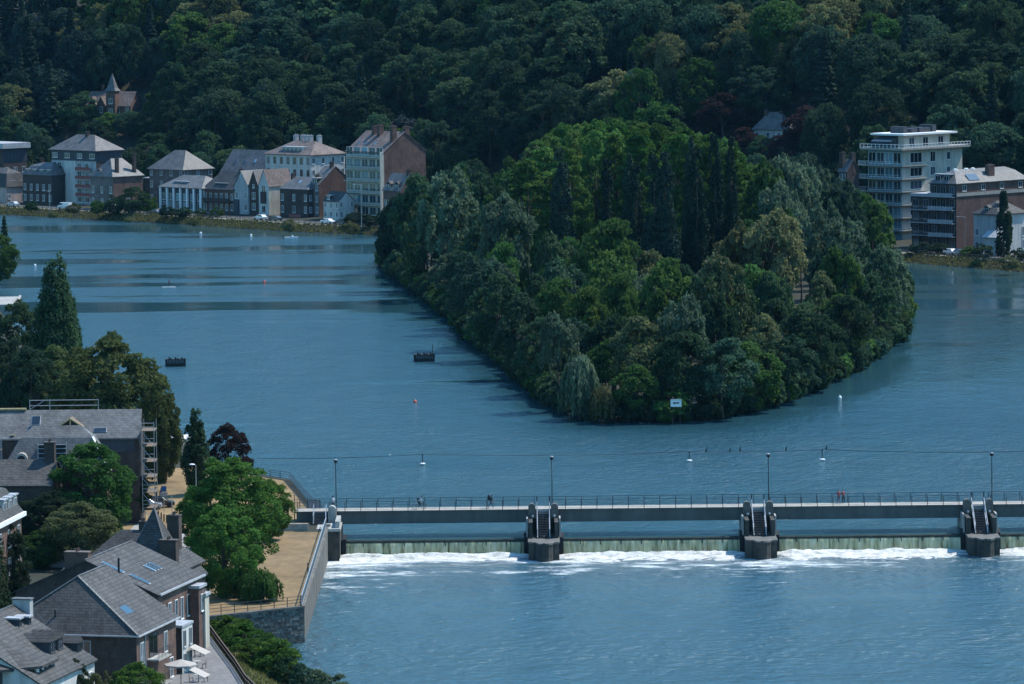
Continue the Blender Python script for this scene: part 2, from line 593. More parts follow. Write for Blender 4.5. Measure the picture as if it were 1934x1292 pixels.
def column(seed, n, size, Rr, H, z0=0.05, k=40, power=0.6, low=0.5):
    """fastigiate crown: upright flame-like lobes round the trunk"""
    global rng
    rng = np.random.default_rng(seed)
    z = np.sort(rng.uniform(z0, 0.93, k)) * H
    f = z / H
    prof = np.clip(np.where(f < 0.35, low + (1 - low) * f / 0.35, ((1 - f) / 0.65) ** power), 0.12, 1)
    a = rng.uniform(0, 2 * math.pi, k)
    rr = prof * Rr * rng.uniform(0.35, 0.72, k)
    lr = np.maximum(prof * Rr * rng.uniform(0.28, 0.45, k), 0.18 * Rr)
    lob = np.stack([np.cos(a) * rr, np.sin(a) * rr, z, lr, lr * rng.uniform(2.0, 3.2, k)], axis=1)
    cen, nrm, sz, lv = lobes_to_leaves(lob, n, size, (0, 0, H * 0.3), 0.6, 0.12, 0.15)
    keep = cen[:, 2] > 0.02 * H
    return (cen[keep], nrm[keep], sz[keep], lv[keep]), lob


def weeping(seed, n, size, Rr, H, strands=240):
    """dome whose long shoots hang to the ground"""
    global rng
    rng = np.random.default_rng(seed)
    per = n // strands
    a = rng.uniform(0, 2 * math.pi, strands)
    q = np.sqrt(rng.uniform(0.05, 1, strands))
    top = H * (0.62 + 0.38 * np.sqrt(np.clip(1 - q ** 2, 0, 1))) * rng.uniform(0.9, 1.04, strands)
    cl = np.sin(a * 5 + seed) * 0.12
    cens, nr = [], []
    for i in range(strands):
        s = rng.random(per)
        bot = rng.uniform(0.02, 0.3) * H
        z = top[i] + (bot - top[i]) * s
        r_ = Rr * (q[i] + cl[i]) * (0.82 + 0.25 * np.minimum(1, s * 3)) + rng.normal(0, 0.035 * Rr, per)
        aa = a[i] + rng.normal(0, 0.035, per)
        cens.append(np.stack([np.cos(aa) * r_, np.sin(aa) * r_, z], 1))
        nr.append(np.stack([np.cos(aa), np.sin(aa), 0.3 + 0.9 * np.exp(-s * 6)], 1))
    cen = np.concatenate(cens)
    nrm = np.concatenate(nr) + rng.normal(0, 0.4, cen.shape)
    m = len(cen)
    return (cen, nrm, size * rng.uniform(0.6, 1.2, m), rng.normal(0.5, 0.2, m)), np.array([[0, 0, H * .8, Rr * .3, Rr * .2]])


def conifer(seed, n, size, Rr, H, power=1.0):
    global rng
    rng = np.random.default_rng(seed)
    f = rng.random(n) ** 0.75 * 0.98
    f = np.round(f * 16) / 16 * 0.6 + f * 0.4
    a = rng.uniform(0, 2 * math.pi, n)
    bra = 0.75 + 0.25 * np.cos(a * 7 + np.round(f * 16) * 2.1)
    q = rng.uniform(0.25, 1, n) ** 0.6
    r_ = Rr * (1 - f) ** power * q * bra + 0.1
    z = H * (0.06 + 0.94 * f) - 0.22 * r_
    cen = np.stack([np.cos(a) * r_, np.sin(a) * r_, z], 1)
    nrm = np.stack([np.cos(a) * 0.6, np.sin(a) * 0.6, np.ones(n)], 1) + rng.normal(0, 0.45, (n, 3))
    return (cen, nrm, size * rng.uniform(0.6, 1.2, n), rng.normal(0.45, 0.2, n)), np.array([[0, 0, H * .6, Rr * .2, Rr * .2]])


def trunk_mesh(name, H, Rr, lob, r0, limbs=7, top=0.8):
    mb = MB()
    mb.tube([(0, 0, -0.6), (0.05 * Rr, 0, H * 0.2), (0, 0.04 * Rr, H * 0.5), (0, 0, H * top)], [r0 * 1.25, r0, r0 * 0.65, r0 * 0.2], 7)
    ks = list(range(0, len(lob), max(1, len(lob) // limbs)))
    for i in ks:
        p = lob[i]
        b = min(H * top * 0.8, max(H * 0.16, p[2] * 0.55))
        mb.tube([(0, 0, b), (p[0] * 0.45, p[1] * 0.45, b + (p[2] - b) * 0.6), (p[0], p[1], p[2])], [r0 * 0.45, r0 * 0.28, r0 * 0.1], 5)
    return mb.mesh(name, M['trunk'], True)


K = {}      # crown kinds: (crown mesh, trunk mesh, radius, height)


def kind(key, gen, H, Rr, aspect=1.3, droop=0.0, r0=0.28, limbs=7, top=0.8):
    (cen, nrm, sz, lv), lob = gen
    cm = leaf_mesh('crown_' + key, cen, nrm, sz, aspect, lv, droop, L['mid'])
    tm = trunk_mesh('trunk_' + key, H, Rr, lob, r0, limbs, top)
    K[key] = (cm, tm, Rr, H)


for i in range(4):
    kind('broad%d' % i, broad(20 + i, 7500, 0.24, 6.0, 13 + i % 2, 0.06, 44 + 5 * i, 0.26 + 0.02 * (i % 3), 1.0, 0.6, -0.8), 13 + i % 2, 6.0)
for i in range(3):
    kind('wood%d' % i, broad(220 + i, 9500, 0.27, 8.0, 17, 0.05, 85 + 12 * i, 0.2 + 0.02 * i, 1.0, 0.75, -0.8), 17, 8.0, 1.3, 0, 0.4)
for i in range(2):
    kind('plume%d' % i, plumes(40 + i, 7500, 0.2, 6.2, 15, 0.06, 50 + 6 * i), 15, 6.2, 1.9)
    kind('poplar%d' % i, column(50 + i, 9000, 0.22, 3.0, 30, 0.03, 70, 0.42, 0.7), 30, 3.0, 1.3, 0.0, 0.4)
    kind('tall%d' % i, broad(60 + i, 12000, 0.25, 6.3, 33, 0.1, 100, 0.22, 1, .7, -.8), 33, 6.3, 1.3, 0, 0.45)
    kind('spruce%d' % i, conifer(70 + i, 3200, 0.26, 2.8, 15), 15, 2.8, 1.9, 0.2, 0.22, 2, 0.95)
    kind('bush%d' % i, broad(80 + i, 1500, 0.14, 1.6, 2.6, 0.0, 24, 0.36, 1.05, .6, -1.1), 2.6, 1.6, 1.4, 0, 0.06, 5)
kind('cedar', conifer(75, 3600, 0.24, 5.2, 13, 0.75), 13, 5.2, 2.1, 0.1, 0.3, 2, 0.95)
kind('cypress', column(78, 5000, 0.2, 2.1, 15, 0.03, 44, 0.55, 0.8), 15, 2.1, 1.6, 0, 0.25)
kind('weeping', weeping(90, 6500, 0.17, 4.2, 9, 260), 9, 4.2, 2.6, 0.8, 0.25)
kind('sparse', broad(95, 1500, 0.22, 4.6, 16, 0.2, 40, 0.2), 16, 4.6, 1.6, 0, 0.3, 20)
# trees of the near bank: finer leaves
kind('near_plane', broad(101, 36000, 0.135, 6.4, 17, 0.06, 230, 0.16, 1.08, 0.75, -0.99), 17, 6.4, 1.25, 0, 0.34, 14)
kind('near_chestnut', broad(102, 46000, 0.19, 9.0, 19, 0.0, 260, 0.16, 1.08, 0.65, -0.99), 19, 9.0, 1.3, 0, 0.5, 14)
kind('near_round', broad(103, 28000, 0.135, 6.0, 14, 0.02, 190, 0.165, 1.08, 0.75, -0.99), 14, 6.0, 1.25, 0, 0.34, 14)
kind('near_round2', broad(107, 28000, 0.135, 6.0, 13, 0.02, 170, 0.175, 1.08, 0.75, -0.99), 13, 6.0, 1.25, 0, 0.34, 14)
kind('near_column', column(104, 12000, 0.14, 2.2, 15.5, 0.02, 60, 0.5, 0.75), 15.5, 2.2, 1.3, 0, 0.25)
kind('near_cone', column(105, 20000, 0.16, 4.0, 16, 0.0, 110, 0.5, 0.9), 16, 4.0, 1.3, 0, 0.3)
kind('near_weeping', weeping(106, 7000, 0.1, 2.7, 4.6, 260), 4.6, 2.7, 2.8, 0.85, 0.14)
for i in range(3):
    kind('shrub%d' % i, broad(110 + i, 4200, 0.1, 2.0, 3.4, 0.0, 40, 0.3, 1.05, 0.6, -1.1), 3.4, 2.0, 1.35, 0, 0.07, 7)
rng = np.random.default_rng(5)


def tree(name, label, p, k, leaf, h=None, r_=None, group=None, cat='tree', rot=None, sink=0.0):
    cm, tm, R0, H0 = K[k]
    t = thing(name, label, cat, p, random.uniform(0, 6.28) if rot is None else rot, group)
    sx = (r_ / R0) if r_ else ((h / H0) if h else 1)
    sz = (h / H0) if h else 1
    t.scale = (sx, sx * random.uniform(0.93, 1.07), sz)
    if sink:
        t.location.z -= sink
    c = link('crown', cm, t)
    c.material_slots[0].link = 'OBJECT'
    c.material_slots[0].material = L[leaf]
    link('trunk', tm, t)
    return t
# ------------------------------------------------------------------ water
LOW = -2.05                        # river level below the weir; above it the level is 0
GZ = 2.0                           # quay and lawn level on the near bank
DZ = 3.4                           # bridge deck
BY = Pz(967, 962, DZ).y            # front edge of the deck
CREST = BY - 3.2                   # weir crest


def watermat(name, lower):
    m, n, l, b = newmat(name)
    tc = n.new('ShaderNodeTexCoord')
    vec = tc.outputs['Object']
    sp = n.new('ShaderNodeSeparateXYZ')
    l.new(vec, sp.inputs[0])

    def math_(op, a, b_=None, c=None, clamp=False):
        q = n.new('ShaderNodeMath')
        q.operation = op
        q.use_clamp = clamp
        for i, v in enumerate((a, b_, c)):
            if v is None:
                continue
            if hasattr(v, 'type') or hasattr(v, 'links'):
                l.new(v, q.inputs[i])
            else:
                q.inputs[i].default_value = v
        return q.outputs[0]
    w1 = noise(n, l, 0.55 if lower else 0.75, 5, 0.62, vec, (1, 0.8, 1))
    w2 = noise(n, l, 0.13, 4, 0.6, vec, (1, 0.6, 1))
    # wind: ruffled and smooth reaches, long across the river
    z1 = noise(n, l, 0.010, 3, 0.55, vec, (0.5, 2.4, 1))
    z2 = noise(n, l, 0.030, 4, 0.6, vec, (0.35, 2.2, 1))
    zone = math_('ADD', math_('MULTIPLY', z1.outputs[0], 0.62), math_('MULTIPLY', z2.outputs[0], 0.38))
    if lower:
        ruff = math_('ADD', math_('MULTIPLY', zone, 2.2), -0.2)
    else:
        dist = n.new('ShaderNodeMapRange')
        dist.inputs[1].default_value = 780
        dist.inputs[2].default_value = 1060
        dist.inputs[3].default_value = 0.36
        dist.inputs[4].default_value = 0.505
        l.new(sp.outputs[1], dist.inputs[0])
        # the right arm lies in the lee of the island
        lee = n.new('ShaderNodeAttribute')
        lee.attribute_name = 'shelter'          # calm water close to the banks and the island
        dd = math_('SUBTRACT', zone, dist.outputs[0])
        ruff = math_('SUBTRACT', math_('ADD', math_('MULTIPLY', dd, 11.0), 0.35, None, True), math_('MULTIPLY', lee.outputs['Fac'], 0.85), None, True)
    w3 = noise(n, l, 0.27, 3, 0.55, vec, (0.8, 0.5, 1))
    h = math_('ADD', math_('ADD', math_('MULTIPLY', w1.outputs[0], 1.0), math_('MULTIPLY', w3.outputs[0], 0.8)), math_('MULTIPLY', w2.outputs[0], 1.0))
    bn = n.new('ShaderNodeBump')
    bn.inputs['Distance'].default_value = 1.25 if lower else 1.0
    l.new(math_('ADD', math_('MULTIPLY', ruff, 0.85), 0.04), bn.inputs['Strength'])
    l.new(h, bn.inputs['Height'])
    l.new(bn.outputs[0], b.inputs['Normal'])
    l.new(math_('ADD', math_('MULTIPLY', ruff, 0.15), 0.03), b.inputs['Roughness'])
    b.inputs['IOR'].default_value = 1.333
    col = ramp(n, l, w2.outputs[0], [(0.3, (0.03, 0.078, 0.1) if lower else (0.016, 0.056, 0.075)), (0.7, (0.036, 0.09, 0.118) if lower else (0.021, 0.07, 0.092))])
    out = col.outputs[0]
    if lower:
        # foam carried down from the weir
        f1 = noise(n, l, 0.42, 6, 0.72, vec, (0.5, 1, 1))
        f2 = noise(n, l, 0.07, 3, 0.6, vec, (0.7, 1.6, 1))
        near = n.new('ShaderNodeMapRange')
        near.inputs[1].default_value = CREST - 44
        near.inputs[2].default_value = CREST - 5
        near.inputs[3].default_value = -0.10
        near.inputs[4].default_value = 0.135
        l.new(sp.outputs[1], near.inputs[0])
        # along the quay wall the wash is whiter
        wal = n.new('ShaderNodeMapRange')
        wal.inputs[1].default_value = -10
        wal.inputs[2].default_value = -23
        wal.inputs[3].default_value = 0.0
        wal.inputs[4].default_value = 0.10
        l.new(sp.outputs[0], wal.inputs[0])
        s = math_('ADD', math_('MULTIPLY', f1.outputs[0], 0.62), math_('MULTIPLY', f2.outputs[0], 0.40))
        s = math_('ADD', math_('ADD', s, near.outputs[0]), wal.outputs[0])
        mask = math_('MULTIPLY', math_('SUBTRACT', s, 0.605), 8.0, None, True)
        mx = n.new('ShaderNodeMix')
        mx.data_type = 'RGBA'
        l.new(mask, mx.inputs[0])
        l.new(out, mx.inputs[6])
        mx.inputs[7].default_value = (0.72, 0.75, 0.74, 1)
        out = mx.outputs[2]
        # foam is matt
        spc = math_('SUBTRACT', 0.5, math_('MULTIPLY', mask, 0.45))
        l.new(spc, b.inputs['Specular IOR Level'])
    l.new(out, b.inputs['Base Color'])
    return m


def sheet(name, poly, z, m, parent=None):
    mb = MB()
    mb.add([(x, y, z) for x, y in poly], [tuple(range(len(poly)))])
    return tag(mb.build(name, m, parent), kind='structure')


sheet('lower_river', [(-900, 200), (900, 200), (900, CREST), (-900, CREST)], LOW, watermat('lower_water', True))
riverbed = MB()
riverbed.box(-900, 900, CREST - .4, CREST + .4, -6, -0.06)
tag(riverbed.build('weir_sill_ground', M['concrete_dark']), kind='structure')

# ------------------------------------------------------------------ far bank, hill
T = Vector((0.7071, -0.7071, 0))
N = Vector((0.7071, 0.7071, 0))
OB = Pz(735, 445, 0)
OB.z = 0
bank_px = [(0, 405), (140, 412), (360, 425), (540, 437), (735, 445), (1690, 494), (1934, 514)]
bank = [Pz(a, b, 0) for a, b in bank_px]
d0 = (bank[0] - bank[1]).normalized()
bank = [bank[0] + d0 * 500] + bank + [bank[-1] + Vector((0.62, -0.78, 0)) * 260]
bank = [Vector((p.x, p.y, 0)) for p in bank]
seg = [0]
for a, b in zip(bank, bank[1:]):
    seg.append(seg[-1] + (b - a).length)


def along(s):
    """point and inland direction at run s along the far bank"""
    for i in range(len(bank) - 1):
        if s <= seg[i + 1] or i == len(bank) - 2:
            f = (s - seg[i]) / (seg[i + 1] - seg[i])
            t = (bank[i + 1] - bank[i]).normalized()
            return bank[i].lerp(bank[i + 1], f), Vector((-t.y, t.x, 0))


def inland(x, y):
    """distance behind the far waterline"""
    p = Vector((x, y, 0))
    best = None
    for a, b in zip(bank, bank[1:]):
        t = b - a
        f = max(0, min(1, (p - a).dot(t) / t.length_squared))
        q = a.lerp(b, f)
        d = (p - q).length
        if best is None or d < best[0]:
            best = (d, (p - q).dot(Vector((-t.y, t.x, 0)).normalized()))
    return math.copysign(best[0], best[1])


def bank_z(k):
    if k < 0:
        return -1.0
    if k < 3:
        return 0.1 + 1.6 * k / 3
    if k < 58:
        return 1.7 + 0.012 * (k - 3)
    if k < 330:
        return 2.4 + (k - 58) * 0.5 * min(1, (k - 58) / 22)
    return 2.4 + 272 * 0.5 + (k - 330) * 0.08


def ground(x, y):
    k = inland(x, y)
    z = bank_z(k)
    if k > 58:
        z += min(1, (k - 58) / 60) * (3.5 * math.sin(x * 0.031) + 2.5 * math.sin(y * 0.04 + x * 0.02))
    return z


ss = np.concatenate([np.linspace(0, seg[1], 12, endpoint=False), np.linspace(seg[1], seg[-1], 70)])
kk = [-2, 0, 1, 2, 3, 4, 8, 12, 20, 32, 45, 58, 64, 70, 78, 88, 100, 115, 130, 150, 170, 200, 240, 290, 330, 500, 900, 1500]
gv, gf = [], []
nk = len(kk)
smooth_n = []
for s in ss:
    smooth_n.append(along(s)[1])
for i in range(3):
    smooth_n = [(smooth_n[max(0, j - 1)] + smooth_n[j] + smooth_n[min(len(ss) - 1, j + 1)]).normalized() for j in range(len(ss))]
for s, nn in zip(ss, smooth_n):
    p, _ = along(s)
    for k in kk:
        q = p + nn * k
        gv.append((q.x, q.y, bank_z(k) if k <= 58 else ground(q.x, q.y)))
for i in range(len(ss) - 1):
    for j in range(nk - 1):
        a = i * nk + j
        gf.append((a, a + nk, a + nk + 1, a + 1))
me = bpy.data.meshes.new('hillside')
me.from_pydata(gv, [], gf)
me.materials.append(M['soil'])
me.polygons.foreach_set('use_smooth', [True] * len(gf))
tag(link('hillside', me), kind='structure')


def strip(name, s0, s1, k0, k1, z, m, n=24):
    v, f = [], []
    for i in range(n + 1):
        s = s0 + (s1 - s0) * i / n
        p, nn = along(s)
        a, b = p + nn * k0, p + nn * k1
        v += [(a.x, a.y, z), (b.x, b.y, z)]
    f = [(2 * i, 2 * i + 2, 2 * i + 3, 2 * i + 1) for i in range(n)]
    me = bpy.data.meshes.new(name)
    me.from_pydata(v, [], f)
    me.materials.append(m)
    return tag(link(name, me), kind='structure')


strip('riverside_path', 380, seg[-1] - 100, 3.6, 6.0, 1.78, M['road_pale'], 40)
strip('far_road', 380, seg[-1] - 100, 7.2, 13.5, 1.83, M['asphalt'], 40)
strip('verge', 380, seg[-1] - 100, 6.0, 7.2, 1.85, M['bankgrass'], 40)

# ------------------------------------------------------------------ island
isl_px = [(728, 497), (735, 512), (790, 552), (850, 600), (905, 652), (960, 692), (1020, 742), (1070, 783), (1140, 797), (1235, 800), (1330, 796),
          (1400, 782), (1460, 768), (1540, 735), (1600, 705), (1655, 672), (1690, 645), (1704, 600), (1700, 540), (1660, 505), (1560, 486), (1400, 474),
          (1200, 468), (1000, 464), (850, 466), (760, 476)]
isl = [(Pz(a, b, 0).x, Pz(a, b, 0).y) for a, b in isl_px]


def inside(poly, x, y):
    c = False
    j = len(poly) - 1
    for i in range(len(poly)):
        (xi, yi), (xj, yj) = poly[i], poly[j]
        if (yi > y) != (yj > y) and x < (xj - xi) * (y - yi) / (yj - yi) + xi:
            c = not c
        j = i
    return c


def edge_dist(poly, x, y):
    best = 1e9
    p = Vector((x, y))
    for i in range(len(poly)):
        a, b = Vector(poly[i - 1]), Vector(poly[i])
        t = b - a
        f = max(0, min(1, (p - a).dot(t) / t.length_squared))
        best = min(best, (p - a - t * f).length)
    return best


cx = sum(p[0] for p in isl) / len(isl)
cy = sum(p[1] for p in isl) / len(isl)
mb = MB()
n_i = len(isl)
v = [(x, y, -0.4) for x, y in isl] + [(cx + (x - cx) * 0.96, cy + (y - cy) * 0.985, 0.55) for x, y in isl] + [(cx, cy, 1.2)]
f = [(i, (i + 1) % n_i, n_i + (i + 1) % n_i, n_i + i) for i in range(n_i)] + [(n_i + i, n_i + (i + 1) % n_i, 2 * n_i) for i in range(n_i)]
mb.add(v, f)
tag(mb.build('island_ground', M['soil']), kind='structure')

# ------------------------------------------------------------------ the river above the weir
wx = np.concatenate([[-900, -320], np.arange(-200, 181, 4.0), [320, 900]])
wy = np.concatenate([CREST + np.arange(0, 800, 5.0), [CREST + 1000, 3200]])
gx, gy = np.meshgrid(wx, wy)
pts2 = np.stack([gx.ravel(), gy.ravel()], 1)


def seg_dist(pts_, poly, closed=True):
    d = np.full(len(pts_), 1e9)
    m_ = len(poly)
    for i_ in range(m_ if closed else m_ - 1):
        a, b = np.array(poly[i_]), np.array(poly[(i_ + 1) % m_])
        t_ = b - a
        f_ = np.clip(((pts_ - a) @ t_) / (t_ @ t_), 0, 1)
        d = np.minimum(d, np.linalg.norm(pts_ - a - f_[:, None] * t_, axis=1))
    return d


di = seg_dist(pts2, isl)
db = seg_dist(pts2, [(p.x, p.y) for p in bank], False)
east = np.clip((pts2[:, 0] - 38) / 40, 0, 1)
shelter = np.clip(0.95 * np.exp(-(di / (12 + 10 * east)) ** 1.4) + 0.9 * np.exp(-(db / 14) ** 1.5) + 0.68 * east * np.clip((pts2[:, 1] - 690) / 120, 0, 1), 0, 1)
me = bpy.data.meshes.new('upper_river')
nxw = len(wx)
me.from_pydata([(x, y, 0.0) for x, y in pts2], [], [(j * nxw + i, j * nxw + i + 1, (j + 1) * nxw + i + 1, (j + 1) * nxw + i) for j in range(len(wy) - 1) for i in range(nxw - 1)])
at = me.attributes.new('shelter', 'FLOAT', 'POINT')
at.data.foreach_set('value', shelter.astype(np.float32))
me.materials.append(watermat('upper_water', False))
tag(link('upper_river', me), kind='structure')

# ------------------------------------------------------------------ near bank
QN = Pz(575, 1213, LOW)            # near corner of the quay wall
QX, QY = QN.x, QN.y
WY = BY - 1.0                      # wall's far end at the abutment
ql = Pz(395, 1165, GZ)             # the wall's left run, along the front of the lawn
qdir = (Vector((ql.x, ql.y)) - Vector((QX, QY)))
QL = (QX + qdir.x * 2.2, QY + qdir.y * 2.2)
# shoreline upstream, from the bridge to the far left
shore = [(QX - 0.3, BY + 3.6), (QX - 2.5, BY + 14), (-31, BY + 48), (-43, 668), (-47, 700), (-66, 770), (-86, 850), (-105, 960), (-119, 1050), (-124, 1100), (-150, 1180), (-420, 1180)]
land = [(QX, QY), (QX, BY)] + shore + [(-420, 420), (-50, 420), (-36, 470), QL]
mb = MB()
mb.prism(list(reversed(land))[::-1], -5, GZ)
tag(mb.build('near_bank_ground', M['soil']), kind='structure')
# parched lawn on the quay
lawn = [(QX - 0.55, QY + 0.4), (QX - 0.55, BY - 10), (QX - 22, BY - 10), (QX - 26, BY - 60), (QL[0], QL[1] + 0.5)]
sheet('quay_lawn', lawn, GZ + 0.008, M['drygrass'])
park = [(QX - 1.3, BY + 4.5), (QX - 3.5, BY + 14), (-32, BY + 47), (-44, 666), (-75, 668), (-75, BY - 22), (-40, BY - 9.9), (-28, BY - 9.9)]
sheet('park_grass', park, GZ + 0.016, M['parkgrass'])
road_pts = [Pz(262, 985, GZ), Pz(340, 1003, GZ), Pz(352, 1010, GZ), Pz(372, 1050, GZ), Pz(300, 1075, GZ), Pz(235, 1010, GZ)]
sheet('park_road', [(p.x, p.y) for p in road_pts], GZ + 0.024, M['road_pale'])

# embankment below the riverside walk
fl = [Pz(388, 1186, GZ), Pz(420, 1230, GZ), Pz(444, 1262, GZ), Pz(463, 1292, GZ)]
fl = [(p.x, p.y) for p in fl]
fl.append((fl[-1][0] + 3.0, fl[-1][1] - 14))
fl.append((fl[-1][0] + 9.0, fl[-1][1] - 60))
wlp = [(QL[0] + 4.6, QL[1] + 3.4), (-27.0, 512), (-23.5, 500), (-20.5, 488), (-17, 470), (-8, 410)]
v, f = [], []
for i in range(len(fl)):
    a, b = fl[i], wlp[i]
    for j in range(7):
        q = j / 6
        v.append((a[0] + (b[0] - a[0]) * q, a[1] + (b[1] - a[1]) * q, GZ - 0.05 + (LOW - 0.5 - GZ) * (q ** 1.25)))
for i in range(len(fl) - 1):
    for j in range(6):
        a = i * 7 + j
        f.append((a, a + 1, a + 8, a + 7))
mb = MB()
mb.add(v, [tuple(reversed(x)) for x in f])
tag(mb.build('embankment', M['bankgrass']), kind='structure')
walk = [fl[0], fl[1], fl[2], fl[3], fl[4], (fl[4][0] - 7, fl[4][1] - 1), (fl[3][0] - 8, fl[3][1]), (fl[2][0] - 7, fl[2][1]), (fl[1][0] - 5, fl[1][1] + 2), (fl[0][0] - 1.5, fl[0][1] + 6), (fl[0][0] - 0.2, fl[0][1] + 5)]
sheet('riverside_walk', [(x - 0.12, y) for x, y in walk], GZ + 0.012, M['path'])

# ------------------------------------------------------------------ quay wall: stones, coping, railing
qw = thing('quay_wall', 'grey stone quay wall round the parched lawn below the weir', 'wall', (QX, QY, 0))
mb = MB()
mb.box(-0.5, -0.02, 0.02, WY - QY, LOW - 1.5, GZ - 0.12)
mb.build('wall_core', M['concrete'], qw)
mb = MB()
mb.box(-0.62, 0.1, -0.1, WY - QY, GZ - 0.12, GZ + 0.1)
mb.build('coping', M['wall_river'], qw)
fdir = Vector((qdir.x, qdir.y)).normalized()
fang = math.atan2(-fdir.y, -fdir.x)
flen = qdir.length * 2.1
front = link('front_wall', None, qw, (0, 0, 0), fang)       # local -x runs left along the front
me_core = MB()
me_core.box(-flen, -0.03, -0.05, 0.5, LOW - 1.5, GZ - 0.12)
me_core.build('core', M['wall_river'], front)
mb = MB()
rw = random.Random(4)
z = LOW - 0.3
while z < GZ - 0.14:
    h = min(rw.uniform(0.22, 0.34), GZ - 0.125 - z)
    x = 0.0
    while x > -flen:
        w = rw.uniform(0.4, 0.85)
        mb.box(x - w + 0.045, x - 0.0, -rw.uniform(0.09, 0.13), 0.05, z + 0.02, z + h - 0.02)
        x -= w
    z += h
tag(mb.build('stone', M['stone'], front), kind='stuff')
mb = MB()
mb.box(-flen, -0.05, -0.18, 0.5, GZ - 0.12, GZ + 0.1)
mb.build('coping', M['wall_river'], front)
# river face: vertical stained panels
mb = MB()
y = 0.0
while y < WY - QY - 0.5:
    w = rw.uniform(2.2, 3.0)
    mb.box(-0.02, 0.02 + rw.uniform(0, 0.03), y + 0.02, min(y + w, WY - QY) - 0.02, LOW - 1.4, GZ - 0.125)
    y += w
mb.build('river_face', M['wall_river'], qw)

# railing on the front run (its own thing), grey railing on the river side
post_me = MB().box(-0.035, 0.035, -0.035, 0.035, 0, 1.1).mesh('railing_post', M['rail'])
r1 = thing('railing', 'dark post and rail railing along the stone front of the parched lawn', 'railing', (QX, QY, GZ + 0.1), fang)
nP = int(flen / 1.75)
for i in range(nP):
    link('post', post_me, r1, (-0.3 - i * 1.75, 0.25, 0))
for z in (1.08, 0.72, 0.36):
    MB().box(-flen, -0.2, 0.225, 0.275, z - 0.025, z + 0.025).build('rail', M['rail'], r1)
r2 = thing('railing', 'pale grey closely barred railing on the river side of the quay lawn', 'railing', (QX - 0.25, QY, GZ + 0.1))
bar_me = MB().box(-0.025, 0.025, -0.03, 0.03, 0, 1.15).mesh('railing_bar', M['rail_grey'])
nb = int((WY - QY - 4) / 0.55)
for i in range(nb):
    link('bar', bar_me, r2, (0, 0.2 + i * 0.55, 0))
for z in (1.15, 0.12):
    MB().box(-0.05, 0.05, 0.1, WY - QY - 4, z - 0.04, z + 0.04).build('rail', M['rail_grey'], r2)
p = Pz(582, 1088, GZ)
t = thing('post', 'short dark post standing on the dry lawn beside the quay railing', 'post', (p.x, p.y, GZ))
MB().box(-0.08, 0.08, -0.08, 0.08, 0, 1.5).build('shaft', M['rail'], t)
MB().box(-0.1, 0.1, -0.1, 0.1, 1.5, 1.56).build('cap', M['rail'], t)

# ------------------------------------------------------------------ weir
def fallmat():
    m, n, l, b = newmat('falling_water')
    tc = n.new('ShaderNodeTexCoord')
    sp = n.new('ShaderNodeSeparateXYZ')
    l.new(tc.outputs['Object'], sp.inputs[0])
    a = noise(n, l, 2.2, 4, 0.7, tc.outputs['Object'], (1, 0.2, 0.10))
    a2 = noise(n, l, 0.5, 3, 0.6, tc.outputs['Object'], (1, 0.2, 0.05))
    r1 = ramp(n, l, a.outputs[0], [(0.3, (0.07, 0.075, 0.035)), (0.46, (0.4, 0.39, 0.22)), (0.68, (0.62, 0.61, 0.42))])
    r2 = ramp(n, l, a2.outputs[0], [(0.3, 0.6), (0.6, 1.0)])
    mx = n.new('ShaderNodeMix')
    mx.data_type = 'RGBA'
    mx.blend_type = 'MULTIPLY'
    mx.inputs[0].default_value = 1
    l.new(r1.outputs[0], mx.inputs[6])
    l.new(r2.outputs[0], mx.inputs[7])
    # clear lip of water over the dark gate edge, breaking up below
    mr = n.new('ShaderNodeMapRange')
    mr.inputs[1].default_value = -0.30
    mr.inputs[2].default_value = -0.46
    l.new(sp.outputs[2], mr.inputs[0])
    m2 = n.new('ShaderNodeMix')
    m2.data_type = 'RGBA'
    l.new(mr.outputs[0], m2.inputs[0])
    m2.inputs[6].default_value = (0.012, 0.03, 0.026, 1)
    l.new(mx.outputs[2], m2.inputs[7])
    l.new(m2.outputs[2], b.inputs['Base Color'])
    b.inputs['Roughness'].default_value = 0.6
    b.inputs['Specular IOR Level'].default_value = 0.15
    bn = n.new('ShaderNodeBump')
    bn.inputs['Strength'].default_value = 0.5
    bn.inputs['Distance'].default_value = 0.2
    l.new(a.outputs[0], bn.inputs['Height'])
    l.new(bn.outputs[0], b.inputs['Normal'])
    return m


